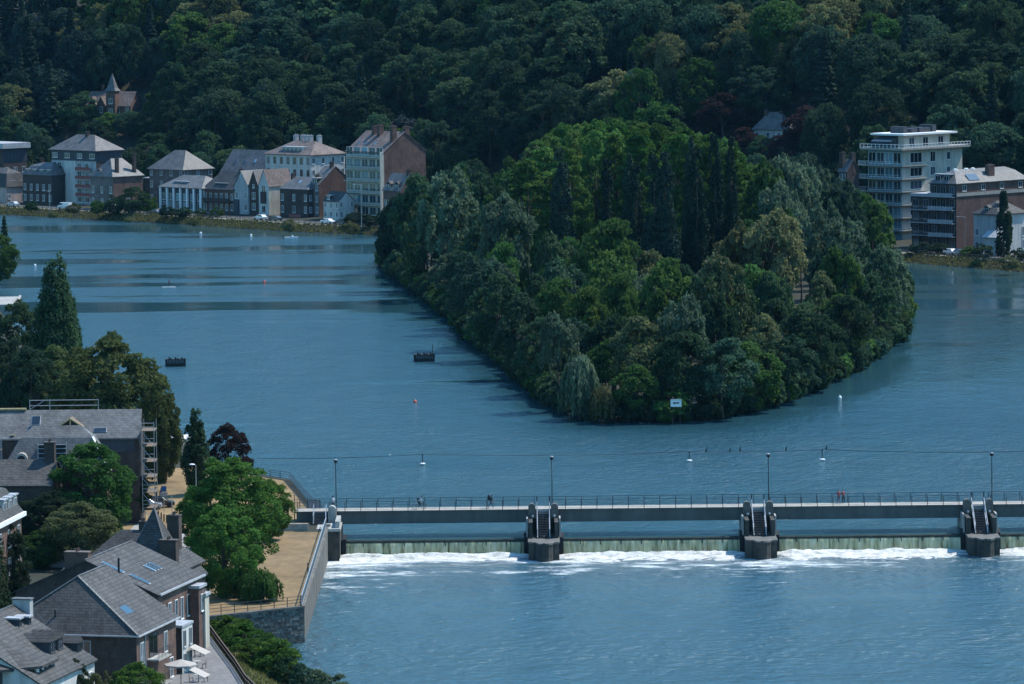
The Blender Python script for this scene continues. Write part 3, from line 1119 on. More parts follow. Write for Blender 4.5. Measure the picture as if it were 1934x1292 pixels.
MF = fallmat()
pier_px = [640, 1027, 1438, 1862]
PX = [Pz(a, 1018, 0.3).x for a in pier_px]
PX[0] = QX + 0.2
PX.append(PX[-1] + 28.5)
rf = random.Random(9)
bays = ['between the near bank and the first pier', 'between the first and second piers', 'between the second and third piers', 'beyond the third pier at the picture edge']
for b_ in range(4):
    x0, x1 = PX[b_] + (1.6 if b_ == 0 else 2.1), PX[b_ + 1] - 2.1
    n = int((x1 - x0) / 0.3)
    mb = MB()
    prof = [(0.35, 0.0), (0.0, 0.02), (-0.28, -0.06), (-0.5, -0.3), (-0.66, -0.75), (-0.78, -1.3), (-0.86, LOW - 0.2)]
    for i in range(n + 1):
        x = x0 + (x1 - x0) * i / n
        q = 0.05 * math.sin(x * 3.1) + rf.uniform(-0.05, 0.05)
        for j, (y, z) in enumerate(prof):
            mb.v.append((x, CREST + y - q * min(1, j / 3), z))
    for i in range(n):
        for j in range(len(prof) - 1):
            a = i * len(prof) + j
            mb.f.append((a, a + 1, a + len(prof) + 1, a + len(prof)))
            mb.m.append(0)
    tag(mb.build('falling_water', MF, smooth=True), kind='structure')
    g = thing('weir_gate', 'dark weir gate ' + bays[b_] + ', water pouring over', 'weir gate', (x0, CREST, 0), 0, 'weir gates between the piers')
    MB().box(0, x1 - x0, 0.1, 0.3, -3, -0.07).build('flap', M['black'], g)
    for i in range(1, 9):
        x = (x1 - x0) * i / 9
        MB().prism_x([(0.05, -0.05), (-0.42, -0.02), (-0.62, -0.3), (-0.72, -0.75), (0.05, -0.7)], x - 0.05, x + 0.05).build('flow_splitter', M['black'], g)
    for s_, x in ((0, -0.05), (1, x1 - x0 - 0.45)):
        MB().prism_x([(0.4, 0.35), (0.1, 0.75), (-0.6, 0.2), (-1.0, -1.0), (-1.05, LOW - .2), (0.4, LOW - .2)], x, x + 0.5).build('side_seal', M['timber_black'], g)

# foam at the foot of the weir
def vnoise(x, y, seed=0):
    def h(i, j):
        q = math.sin(i * 127.1 + j * 311.7 + seed * 74.7) * 43758.5453
        return q - math.floor(q)
    i, j = math.floor(x), math.floor(y)
    fx, fy = x - i, y - j
    fx, fy = fx * fx * (3 - 2 * fx), fy * fy * (3 - 2 * fy)
    return (h(i, j) * (1 - fx) + h(i + 1, j) * fx) * (1 - fy) + (h(i, j + 1) * (1 - fx) + h(i + 1, j + 1) * fx) * fy


def foammat():
    m, n, l, b = newmat('weir_foam')
    tc = n.new('ShaderNodeTexCoord')
    a = noise(n, l, 0.9, 5, 0.7, tc.outputs['Object'], (0.7, 1, 1))
    r1 = ramp(n, l, a.outputs[0], [(0.33, (0.3, 0.31, 0.28)), (0.52, (0.58, 0.57, 0.53)), (0.75, (0.74, 0.73, 0.7))])
    l.new(r1.outputs[0], b.inputs['Base Color'])
    b.inputs['Roughness'].default_value = 0.9
    b.inputs['Specular IOR Level'].default_value = 0.1
    bn = n.new('ShaderNodeBump')
    bn.inputs['Strength'].default_value = 0.9
    bn.inputs['Distance'].default_value = 0.25
    a2 = noise(n, l, 2.6, 5, 0.7, tc.outputs['Object'])
    l.new(a2.outputs[0], bn.inputs['Height'])
    l.new(bn.outputs[0], b.inputs['Normal'])
    return m


fx0, fx1 = PX[0] + 1.3, 100.0
nx, ny = int((fx1 - fx0) / 0.22), 46
v, f = [], []
for i in range(nx + 1):
    x = fx0 + (fx1 - fx0) * i / nx
    pier_gap = min(abs(x - px_) for px_ in PX[1:])
    lee = max(0, 1 - max(0, abs(pier_gap) - 1.2) / 3.0)
    reach = 3.8 + 3.0 * vnoise(x * 0.11, 2.2, 3) + 1.6 * vnoise(x * 0.5, 7, 4)
    for j in range(ny + 1):
        q = j / ny
        y = CREST - 0.6 - q * 9.5
        e = q * 9.5 / reach
        n1 = vnoise(x * 0.9, y * 1.1, 1) * 0.5 + vnoise(x * 2.3, y * 2.5, 2) * 0.28 + vnoise(x * 5, y * 5, 5) * 0.18
        roll = 0.34 * math.exp(-((q * 9.5 - 1.0 - 0.5 * vnoise(x * .3, 1, 8)) / 0.75) ** 2)
        z = LOW + 0.16 + roll * (0.6 + 0.6 * vnoise(x * 0.45, 3, 6)) + 0.42 * (n1 - 0.5) - 0.32 * max(0, e - 0.45) ** 1.2 - 0.35 * lee
        v.append((x, y, z))
for i in range(nx):
    for j in range(ny):
        a = i * (ny + 1) + j
        f.append((a, a + ny + 1, a + ny + 2, a + 1))
me = bpy.data.meshes.new('foam')
me.from_pydata(v, [], [tuple(reversed(x)) for x in f])
me.polygons.foreach_set('use_smooth', [True] * len(f))
me.materials.append(foammat())
tag(link('foam', me), 'white foam churning below the weir', None, None, 'stuff')

# ------------------------------------------------------------------ piers with stairs
def arch_top(mb, x0, x1, y0, y1, z0, z1, m=0):
    """block with a half-round top, seen from the river"""
    r_ = (x1 - x0) / 2
    cx_ = (x0 + x1) / 2
    pts = [(x0, z0), (x1, z0), (x1, z1 - r_)] + [(cx_ + r_ * math.cos(a), z1 - r_ + r_ * math.sin(a)) for a in np.linspace(0.3, math.pi - 0.3, 6)] + [(x0, z1 - r_)]
    n = len(pts)
    vs_ = [(x, y0, z) for x, z in pts] + [(x, y1, z) for x, z in pts]
    mb.add(vs_, [tuple(range(n)), tuple(reversed(range(n, 2 * n)))] + [(i, n + i, n + (i + 1) % n, (i + 1) % n) for i in range(n)], m)
    return mb


tread_me = MB().box(-0.72, 0.72, -0.15, 0.15, -0.03, 0.03).mesh('stair_tread', M['rail'])
PZ = 0.3                           # pier platform


def make_pier(x, label):
    t = thing('weir_pier', label, 'bridge pier', (x, BY, 0), 0, 'weir piers under the footbridge')
    mb = MB()
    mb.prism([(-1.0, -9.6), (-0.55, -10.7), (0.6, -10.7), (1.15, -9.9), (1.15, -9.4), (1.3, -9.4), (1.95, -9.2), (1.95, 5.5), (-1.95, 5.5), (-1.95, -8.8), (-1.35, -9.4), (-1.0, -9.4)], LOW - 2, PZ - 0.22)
    mb.build('base', M['concrete_dark'], t)
    mb = MB()
    mb.prism([(-1.08, -9.65), (-0.6, -10.82), (0.65, -10.82), (1.24, -10.0), (1.24, -9.5), (2.03, -9.28), (2.03, 5.5), (-2.03, 5.5), (-2.03, -8.85), (-1.4, -9.48), (-1.08, -9.48)], PZ - 0.217, PZ)
    mb.build('platform', M['wall_river'], t)
    for s in (-1, 1):
        mb = MB()
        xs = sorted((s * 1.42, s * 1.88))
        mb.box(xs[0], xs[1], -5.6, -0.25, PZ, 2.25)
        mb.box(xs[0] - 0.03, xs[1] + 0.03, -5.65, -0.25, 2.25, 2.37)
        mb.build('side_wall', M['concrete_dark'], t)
        xs = sorted((s * 2.0, s * 2.2))
        mb = MB()
        mb.prism_x([(-4.2, PZ + 0.004), (4.8, PZ + 0.004), (4.8, 1.6), (-0.6, 2.6), (-3.4, 2.6)], xs[0], xs[1])
        mb.build('wing_strip', M['concrete'], t)
        mb = MB()
        arch_top(mb, *sorted((s * 0.98, s * 1.92)), -1.3, -0.25, 2.37, 4.25)
        mb.build('machine_housing', M['wall_river'], t)
        mb = MB()
        mb.lathe([(0.0, 2.5), (0.13, 2.55), (0.16, 2.7), (0.08, 2.85)], 8, s * 1.4, -1.65)
        mb.build('lamp', M['zinc'], t)
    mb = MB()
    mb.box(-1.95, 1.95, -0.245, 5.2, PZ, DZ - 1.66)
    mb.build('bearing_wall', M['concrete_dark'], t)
    run, n = 5.2, 17
    for i in range(n):
        q = (i + 0.5) / n
        link('tread', tread_me, t, (0, -0.45 - run * q, DZ - 0.05 + (PZ + 0.1 - DZ) * q))
    for s in (-1, 1):
        mb = MB()
        mb.bar((s * 0.78, -0.3, DZ - 0.1), (s * 0.78, -0.45 - run, PZ + 0.05), 0.1, 0.3)
        mb.build('stringer', M['rail_grey'], t)
        mb = MB()
        mb.bar((s * 0.8, -0.2, DZ + 1.0), (s * 0.8, -0.45 - run, PZ + 1.15), 0.07)
        for q in (0.0, 0.3, 0.6, 1.0):
            y = -0.3 - run * q
            z = DZ + (PZ + 0.1 - DZ) * q
            mb.bar((s * 0.8, y, z), (s * 0.8, y, z + 1.05), 0.06)
        mb.build('handrail', M['rail_grey'], t)
        mb = MB()
        mb.box(s * 0.8 - 0.07, s * 0.8 + 0.07, -0.22, -0.06, DZ - 0.4, DZ + 1.7)
        mb.build('gate_post', M['rail'], t)
    mb = MB()
    mb.box(-0.7, 0.7, -0.3, -0.2, DZ - 0.55, DZ - 0.08)
    mb.build('landing_plate', M['white'], t)
    mb = MB()
    mb.box(-0.14, 0.14, -10.84, -10.5, PZ - 0.17, PZ + 0.02)
    mb.build('drain_box', M['black'], t)
    return t


lab = ['first stained concrete weir pier from the near bank, with steep stairs', 'second concrete weir pier from the near bank, middle one of three', 'third concrete weir pier from the near bank, nearest the picture edge', 'weir pier']
for i, x in enumerate(PX[1:4]):
    make_pier(x, lab[i])

# abutment on the near bank
ab = thing('abutment', 'concrete bridge abutment with steep stairs at the end of the quay wall', 'abutment', (PX[0], BY, 0))
mb = MB()
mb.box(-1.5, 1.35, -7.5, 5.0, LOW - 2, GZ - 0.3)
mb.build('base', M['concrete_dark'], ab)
MB().box(-1.6, 1.45, -7.6, 5.0, GZ - 0.297, GZ + 0.06).build('platform', M['concrete'], ab)
for x0, x1, y0, y1, zt in ((0.75, 1.3, -6.8, -0.3, 2.9), (-0.5, 0.1, -5.4, -4.8, 2.4)):
    MB().box(x0, x1, y0, y1, GZ + 0.06, zt).build('pillar', M['concrete'], ab)
mb = MB()
arch_top(mb, -0.35, 0.7, -1.4, -0.25, GZ + 0.06, 4.25)
mb.build('machine_housing', M['concrete'], ab)
MB().box(-1.2, -0.75, -7.66, -7.5, LOW, GZ - 0.4).build('slot', M['black'], ab)
for i in range(9):
    q = (i + 0.5) / 9
    link('tread', tread_me, ab, (-1.4, -0.5 - 2.4 * q, DZ - 0.05 + (GZ + 0.1 - DZ) * q))
for s in (-1, 1):
    mb = MB()
    mb.bar((-1.4 + s * 0.8, -0.2, DZ + 1.0), (-1.4 + s * 0.8, -3.0, GZ + 1.1), 0.08)
    for q in (0, 0.5, 1):
        mb.bar((-1.4 + s * 0.8, -0.3 - 2.6 * q, DZ + (GZ - DZ) * q), (-1.4 + s * 0.8, -0.3 - 2.6 * q, DZ + (GZ - DZ) * q + 1.05), 0.07)
    mb.bar((-1.4 + s * 0.8, -0.3, DZ - 0.1), (-1.4 + s * 0.8, -3.0, GZ + 0.1), 0.1, 0.3)
    mb.build('handrail', M['rail_grey'], ab)
mb = MB()
mb.box(-6.6, -2.6, -8.8, -8.4, GZ, GZ + 0.9)
mb.build('parapet', M['concrete_pale'], ab)

# ------------------------------------------------------------------ footbridge
br = thing('footbridge', 'long straight dark girder footbridge with pale deck and railings above the weir', 'bridge', (0, BY, 0))
BX0, BX1, BW = Pz(556, 968, DZ).x, 92.0, 3.5
MB().box(BX0, BX1, 0.03, BW - 0.03, DZ - 0.14, DZ).build('deck', M['concrete_pale'], br)
MB().box(BX0, BX1, -0.06, 0.028, DZ - 0.2, DZ - 0.01).build('kerb', M['girder'], br)
xs = [BX0 + 0.2] + PX[:]
for a, b in zip(xs, xs[1:]):
    mb = MB()
    mb.box(a + 0.02, b - 0.02, 0.06, 0.36, DZ - 1.66, DZ - 0.205)
    mb.box(a + 0.02, b - 0.02, BW - 0.36, BW - 0.06, DZ - 1.66, DZ - 0.145)
    mb.box(a + 0.02, b - 0.02, 0.365, BW - 0.365, DZ - 1.5, DZ - 1.35)
    mb.box(a + 0.02, b - 0.02, 0.02, 0.42, DZ - 1.7, DZ - 1.662)
    mb.build('girder', M['girder'], br)
bpost = MB().box(-0.04, 0.04, -0.05, 0.05, -0.2, 1.2).mesh('bridge_post', M['rail'])
gaps = PX[1:4]
npost = int((BX1 - BX0) / 2.03)
for i in range(npost):
    x = BX0 + 0.4 + i * 2.03
    if min(abs(x - g) for g in gaps) > 1.3:
        link('railing_post', bpost, br, (x, -0.02, DZ))
    link('railing_post', bpost, br, (x + 0.1, BW - 0.05, DZ))
for y in (-0.02, BW - 0.05):
    for z, w in ((1.2, 0.06), (0.98, 0.025), (0.78, 0.025), (0.58, 0.025), (0.38, 0.025), (0.18, 0.025)):
        mb = MB()
        if y < 0:
            e = [BX0] + [q for g in gaps for q in (g - 1.2, g + 1.2)] + [BX1]
            for a, b in zip(e[::2], e[1::2]):
                mb.box(a, b, y - 0.02, y + 0.02, DZ + z - w / 2, DZ + z + w / 2)
        else:
            mb.box(BX0, BX1, y - 0.02, y + 0.02, DZ + z - w / 2, DZ + z + w / 2)
        mb.build('rail', M['rail'], br)

# lamp posts on the bridge
lamp_px = [(634, 868), (1042, 862), (1451, 857), (1873, 855)]
lname = ['leftmost tall dark lamp post of the footbridge, above the quay stairs', 'tall dark lamp post on the footbridge at the first weir pier',
         'tall dark lamp post on the footbridge at the second weir pier', 'rightmost tall dark lamp post of the footbridge, at the third pier']
for (a, b), nm in zip(lamp_px, lname):
    p = Py(a, b, BY + 0.5)
    h = p.z - DZ
    t = thing('street_lamp', nm, 'street lamp', (p.x, BY + 0.35, DZ), 0, 'lamp posts along the footbridge')
    MB().tube([(0, 0, 0), (0, 0, h * 0.3), (0, 0, h - 0.4)], [0.085, 0.07, 0.055], 8).build('pole', M['rail'], t)
    MB().lathe([(0.13, 0), (0.13, 0.35), (0.09, 0.4)], 8).build('pole_base', M['rail'], t)
    MB().lathe([(0.06, h - 0.45), (0.2, h - 0.4), (0.26, h - 0.22), (0.22, h - 0.06)], 10).build('lantern', M['black'], t, smooth=True)
    MB().lathe([(0.25, h - 0.055), (0.2, h + 0.02), (0.06, h + 0.07)], 10).build('lantern_cap', M['zinc'], t, smooth=True)

# railing along the near bank upstream of the bridge
pts = [Vector((shore[1][0] + 0.2, shore[1][1], 0)), Vector((-31, BY + 47, 0)), Vector((-43, 666, 0))]
pts = [Vector((QX - 0.5, BY + 4, 0))] + pts
t = thing('railing', 'dark railing on the parched bank curving away upstream from the bridge', 'railing', (0, 0, GZ))
for a, b in zip(pts, pts[1:]):
    n = max(2, int((b - a).length / 2.4))
    for i in range(n):
        p = a.lerp(b, i / n)
        link('post', post_me, t, (p.x, p.y, 0))
for z in (1.08, 0.8, 0.5, 0.2):
    mb = MB()
    for a, b in zip(pts, pts[1:]):
        mb.bar((a.x, a.y, z), (b.x, b.y, z), 0.045)
    mb.build('rail', M['rail'], t)
p = Pz(597, 965, GZ)
t = thing('notice_board', 'dark framed information board standing beside the bridge approach', 'notice board', (p.x, BY + 5.5, GZ))
MB().box(-0.75, 0.75, -0.03, 0.03, 0.75, 2.1).build('board', M['plaster_grey'], t)
mb = MB()
for x in (-0.8, 0.8):
    mb.box(x - 0.06, x + 0.06, -0.06, 0.06, 0, 2.2)
mb.box(-0.85, 0.85, -0.06, 0.06, 2.1, 2.2)
mb.build('frame', M['rail'], t)
p = Pz(555, 968, DZ)
t = thing('post', 'slim dark post at the left end of the footbridge', 'post', (p.x, BY + 1, GZ))
MB().tube([(0, 0, 0), (0, 0, 3.4)], [0.07, 0.05], 6).build('shaft', M['rail'], t)
MB().lathe([(0.08, 3.4), (0.02, 3.5)], 6).build('cap', M['rail'], t)
p = Pz(345, 1010, GZ)
# ------------------------------------------------------------------ labels for many trees
pending = []                       # (object, phrase, px)


def finish_labels():
    """phrases that several trees would share get a place in the photo: by column, then by order along it"""
    by = {}
    for o, ph, px_ in pending:
        by.setdefault(ph, []).append((px_, o))
    ordn = ['first', 'second', 'third', 'fourth', 'fifth', 'sixth', 'seventh', 'eighth', 'ninth', 'tenth', 'eleventh', 'twelfth']
    for ph, lst in by.items():
        lst.sort(key=lambda q: q[0])
        m = len(lst)
        for i, (_, o) in enumerate(lst):
            if m == 1:
                lab = ph
            elif m == 2:
                lab = ('left' if i == 0 else 'right') + ' of two: ' + ph
            else:
                lab = (ordn[i] if i < 12 else str(i + 1) + 'th') + ' from left: ' + ph
            o['label'] = lab
    pending.clear()


LEAFWORD = {'mid': 'mid-green', 'fresh': 'bright green', 'plane': 'vivid green', 'deep': 'deep green', 'dark': 'dark green', 'olive': 'olive', 'bluegreen': 'blue-green', 'willow': 'silvery green',
            'yellow': 'yellow-green', 'copper': 'copper-brown', 'brown': 'cream-topped', 'chestnut': 'olive-tinged', 'conifer': 'near-black', 'cedar': 'grey-blue'}

# ------------------------------------------------------------------ island trees
sil = [(690, 470), (728, 440), (750, 385), (780, 340), (815, 312), (870, 308), (930, 296), (955, 285), (975, 262), (1005, 240), (1030, 222), (1100, 211), (1180, 214), (1260, 216), (1320, 224),
       (1370, 238), (1400, 246), (1420, 268), (1440, 300), (1470, 300), (1530, 298), (1570, 315), (1610, 340), (1650, 360), (1690, 385), (1712, 430), (1716, 480), (1705, 540), (1702, 600), (1694, 640), (1680, 670)]


def sil_y(px_):
    for (a, ya), (b, yb) in zip(sil, sil[1:]):
        if a <= px_ <= b:
            return ya + (yb - ya) * (px_ - a) / (b - a)
    return 700


placed = []
YW = {'near': 'front', 'mid': 'middle', 'far': 'back'}


def island_place(x, y, k, leaf, h, r_, phrase=None, name='broadleaf_tree'):
    a, b = pix((x, y, 1 + h * 0.7))
    t = tree(name, '', (x, y, 0.7), k, leaf, h, r_, 'trees on the wooded island')
    if phrase is None:
        zone = 'near tip' if y < 855 else ('middle' if y < 968 else 'far end')
        side = 'left shore' if a < 960 else ('right shore' if a > 1560 else 'centre')
        shape = {'bro': 'rounded', 'plu': 'feathery', 'pop': 'columnar', 'tal': 'tall spreading', 'wee': 'weeping', 'spa': 'thin'}.get(k[:3], 'bushy')
        where = min(((760, 'left corner'), (860, 'left shore'), (960, 'left silvery willows'), (1020, 'half-bare tree'), (1100, 'crest'), (1190, 'columnar poplars'), (1300, 'cream-topped chestnut'), (1390, 'tallest poplars'),
                     (1470, 'pale feathery tree'), (1560, 'right-hand willows'), (1660, 'right edge')), key=lambda q: abs(q[0] - a))[1]
        phrase = '%s %s tree, island %s, by the %s' % (shape, LEAFWORD[leaf], zone, where)
    pending.append((t, phrase, a))
    placed.append((x, y, r_))
    return t


ri = random.Random(21)
# the near tip: willows, the browning trees and other trees one can name
front = [
    # px, base y, kind, leaf, top y, radius, phrase
    (1096, 786, 'weeping', 'willow', 668, 3.0, 'pale weeping willow hanging over the water at the island\'s near tip'),
    (1140, 792, 'weeping', 'olive', 728, 2.3, 'low olive weeping shrub beside the pale willow at the island tip'),
    (1200, 790, 'broad1', 'mid', 690, 3.8, 'small mid-green tree just right of the weeping willow, island tip'),
    (1160, 752, 'broad2', 'mid', 640, 4.6, 'mid-green tree right above the low olive weeping shrub'),
    (1215, 775, 'broad0', 'olive', 604, 5.2, 'olive tree above the small white sign at the island\'s tip'),
    (1290, 785, 'broad2', 'deep', 628, 5.6, 'deep green rounded tree behind the white sign at the island tip'),
    (1365, 785, 'broad3', 'bluegreen', 640, 5.0, 'blue-green rounded tree right of the white sign at the waterline'),
    (1425, 772, 'broad1', 'mid', 650, 4.8, 'mid-green tree leaning over the water right of the island tip'),
    (1490, 755, 'plume0', 'bluegreen', 640, 4.4, 'feathery blue-green willow low on the island\'s right-hand waterline'),
    (1545, 732, 'broad0', 'deep', 600, 5.0, 'deep green tree low over the island\'s right-hand waterline'),
    (1600, 700, 'broad2', 'deep', 560, 5.0, 'deep green tree on the island\'s right shore, nearer of two'),
    (1645, 668, 'plume1', 'deep', 520, 4.6, 'feathery deep green willow near the island\'s right-hand edge'),
    (1672, 640, 'plume0', 'willow', 470, 5.2, 'silvery willow bulging over the water on the island\'s right edge'),
    (1022, 742, 'broad3', 'deep', 600, 4.6, 'deep green tree on the island\'s left waterline below the grey-green one'),
    (1055, 770, 'plume1', 'willow', 596, 3.6, 'grey-green feathery tree above the weeping willow on the island'),
    (985, 712, 'broad0', 'dark', 560, 4.6, 'dark tree overhanging the left waterline of the island, mid-shore'),
    (940, 676, 'broad1', 'deep', 520, 5.2, 'deep green tree overhanging the island\'s left waterline'),
    (905, 655, 'plume0', 'bluegreen', 492, 5.6, 'pale-leaved poplar bulging out over the water on the island\'s left'),
    (880, 625, 'broad2', 'bluegreen', 476, 4.8, 'blue-green tree behind the bulging poplar on the island\'s left shore'),
    (1370, 730, 'broad1', 'brown', 488, 5.2, 'cream-topped browning chestnut in the middle of the island\'s near half'),
    (1255, 700, 'broad0', 'fresh', 496, 5.5, 'bright green tree just left of the cream-topped chestnut'),
    (1150, 690, 'broad3', 'mid', 480, 6.0, 'mid-green dome left of the columnar poplars\' feet'),
    (1150, 650, 'broad2', 'mid', 418, 6.4, 'large mid-green dome at the foot of the columnar poplars'),
    (1460, 640, 'plume1', 'yellow', 400, 7.0, 'large pale grassy-green feathery tree right of the poplars'),
    (1400, 640, 'plume0', 'olive', 430, 5.5, 'olive feathery tree between the poplars and the cream-topped chestnut'),
    (960, 610, 'plume1', 'willow', 372, 6.2, 'silvery feathery willow in the left half of the island'),
    (850, 560, 'plume0', 'willow', 328, 6.5, 'silvery willow above the left shore near the island\'s far end'),
    (800, 545, 'broad1', 'deep', 335, 6.5, 'deep green tree at the left far corner of the island'),
    (755, 510, 'broad2', 'dark', 372, 5.5, 'dark tree at the extreme left corner of the island over a bare bank'),
    (745, 506, 'broad0', 'deep', 420, 4.0, 'low dark-leaved tree touching the water at the island\'s left corner'),
]
for a, b, k, lf, ty, r_, ph in front:
    p = Pz(a, b, 0.6)
    q = Py(a, ty, p.y)
    island_place(p.x, p.y, k, lf, q.z - 0.7, r_, ph)

# columnar poplars in a row; darker leaf colour stands in for their shaded side
for i, (a, ty, by) in enumerate([(1058, 268, 600), (1066, 300, 602), (1148, 288, 598), (1190, 284, 604), (1203, 300, 606), (1238, 280, 612), (1258, 274, 612), (1306, 250, 604), (1318, 268, 608),
                               (1352, 244, 598), (1384, 246, 602)]):
    p = Pz(a, by, 0.6)
    q = Py(a, ty, p.y)
    island_place(p.x, p.y, 'poplar%d' % (i % 2), 'conifer', q.z - 0.7, ri.uniform(2.3, 3.1),
                 'dark columnar poplar in the island\'s row', 'columnar_poplar')
# bare-topped tree
p = Pz(1010, 540, 0.6)
q = Py(1010, 262, p.y)
island_place(p.x, p.y, 'sparse', 'brown', q.z - 0.7, 4.6, 'half-bare greyish tree left of the columnar poplars', 'dying_tree')

# fill the rest of the island
xs_ = [p[0] for p in isl]
ys_ = [p[1] for p in isl]
tries = 0
while tries < 6000 and len(placed) < 215:
    tries += 1
    x, y = ri.uniform(min(xs_), max(xs_)), ri.uniform(min(ys_), max(ys_))
    if not inside(isl, x, y):
        continue
    ed = edge_dist(isl, x, y)
    if ed < 1.6:
        continue
    far = y > 968
    r_ = ri.uniform(3.6, 5.4)
    if any((x - a) ** 2 + ((y - b) * 0.8) ** 2 < ((r_ + c) * 0.58) ** 2 for a, b, c in placed):
        continue
    a, b = pix((x, y, 1.0))
    if far:
        k = ri.choice(['tall0', 'tall1'])
        h = ri.uniform(34, 40)
        lf = ri.choice(['plane', 'plane', 'fresh'])
        if a < 985:
            k, h, lf = ri.choice(['broad0', 'broad1', 'plume0']), ri.uniform(17, 23), ri.choice(['deep', 'mid', 'bluegreen'])
        elif a > 1440:
            k, h, lf = ri.choice(['plume0', 'plume1', 'plume0', 'broad1']), ri.uniform(24, 32), ri.choice(['willow', 'willow', 'bluegreen', 'mid'])
    else:
        k = ri.choice(['broad0', 'broad1', 'broad2', 'broad3', 'broad0', 'broad2', 'plume0', 'plume1'])
        lf = ri.choice(['mid', 'mid', 'fresh', 'fresh', 'deep', 'mid', 'olive']) if k[0] == 'b' else ri.choice(['willow', 'bluegreen', 'deep'])
        h = ri.uniform(12, 18) if y < 880 else ri.uniform(15, 21)
        if a > 1480 and y > 850:
            k, lf, h = ri.choice(['plume0', 'plume1', 'broad3']), ri.choice(['willow', 'willow', 'mid', 'bluegreen']), ri.uniform(18, 27)
        if 1030 < a < 1425 and 870 < y < 965:
            h = min(h, Py(a, ri.uniform(418, 450), y).z - .7)
    h *= min(1, 0.62 + ed / 22)
    # keep the outline against the far bank
    for da in (-r_ * 8.5, 0, r_ * 8.5):
        lim = Py(a + da * 0.8, sil_y(a + da * 0.8), y).z - 0.7
        h = min(h, lim * ri.uniform(0.95, 1.0))
    if h < 4:
        continue
    if h < 8:
        r_ = min(r_, h * 0.5)
    e1, _ = pix((x + r_, y, 5))
    e0, _ = pix((x - r_, y, 5))
    if e1 > 1718 or e0 < 726:
        continue
    island_place(x, y, k, lf, h, min(r_ * (1.15 if k[0] == 't' else 1.0), 6.5))
# a skirt of shrubs and low boughs at the waterline
n_sk = 0
for i in range(len(isl_px) - 8):
    a, b = Vector(isl[i]), Vector(isl[i + 1])
    m = max(1, int((b - a).length / 2.3))
    for j in range(m):
        p = a.lerp(b, (j + ri.random() * 0.6) / m)
        inn = (Vector((cx, cy)) - p).normalized() * ri.uniform(0.3, 1.2)
        h = ri.uniform(2.6, 5.0)
        t = tree('waterside_shrub', '', (p.x + inn.x, p.y + inn.y, 0.1), 'bush%d' % (n_sk % 2), ri.choice(['deep', 'dark', 'mid', 'bluegreen', 'deep']), h, h * ri.uniform(0.5, 0.7), 'shrubs along the island waterline', 'shrub')
        ax_ = pix((p.x, p.y, 1))[0]
        lf_ = 'dark'
        pending.append((t, 'low shrub at the waterline, %s' % min(((770, 'island\'s left corner'), (860, 'left shore, far part'), (930, 'below the bulging poplar'), (1000, 'left shore, near part'), (1080, 'left of the weeping willow'), (1160, 'by the weeping willow'),
                        (1260, 'under the white sign'), (1360, 'right of the sign'), (1450, 'right of the tip'), (1540, 'right shore, near part'), (1640, 'right shore, far part'), (1700, 'island\'s right edge')), key=lambda q: abs(q[0] - ax_))[1], ax_))
        n_sk += 1
finish_labels()
print('island trees', len(placed), 'shrubs', n_sk)


# ------------------------------------------------------------------ hill trees
def hill_hit(px_, py_):
    d = ray(px_, py_)
    y = 1080.0
    while y < 2400:
        p = CP + d * (y / d.y)
        if inland(p.x, p.y) > 40 and ground(p.x, p.y) >= p.z:
            return p
        y += 2
    return p


land_px = [(30, 'the left-edge block'), (95, 'the dormered house'), (160, 'the turreted villa'), (225, 'the corner house'), (300, 'the corner house'),
           (370, 'the big hipped roof'), (450, 'the narrow white-fronted houses'), (520, 'the long grey roof'), (600, 'the many-chimneyed villa'), (680, 'the balcony apartments'),
           (760, 'the red gable'), (840, 'the two dark conifers'), (930, 'the island\'s shoulder'), (1020, 'the half-bare tree'), (1110, 'the island\'s crest'), (1200, 'the columnar poplars'),
           (1290, 'the tallest poplars'), (1370, 'the copper beech'), (1450, 'the grey villa'), (1540, 'the round copper beech'), (1620, 'the brick chimneys'),
           (1690, 'the modern block'), (1760, 'the penthouse roof'), (1840, 'the terrace\'s end'), (1910, 'the dark mansard house'), (2000, 'the picture edge')]


def landmark(px_):
    return min(land_px, key=lambda q: abs(q[0] - px_))[1]


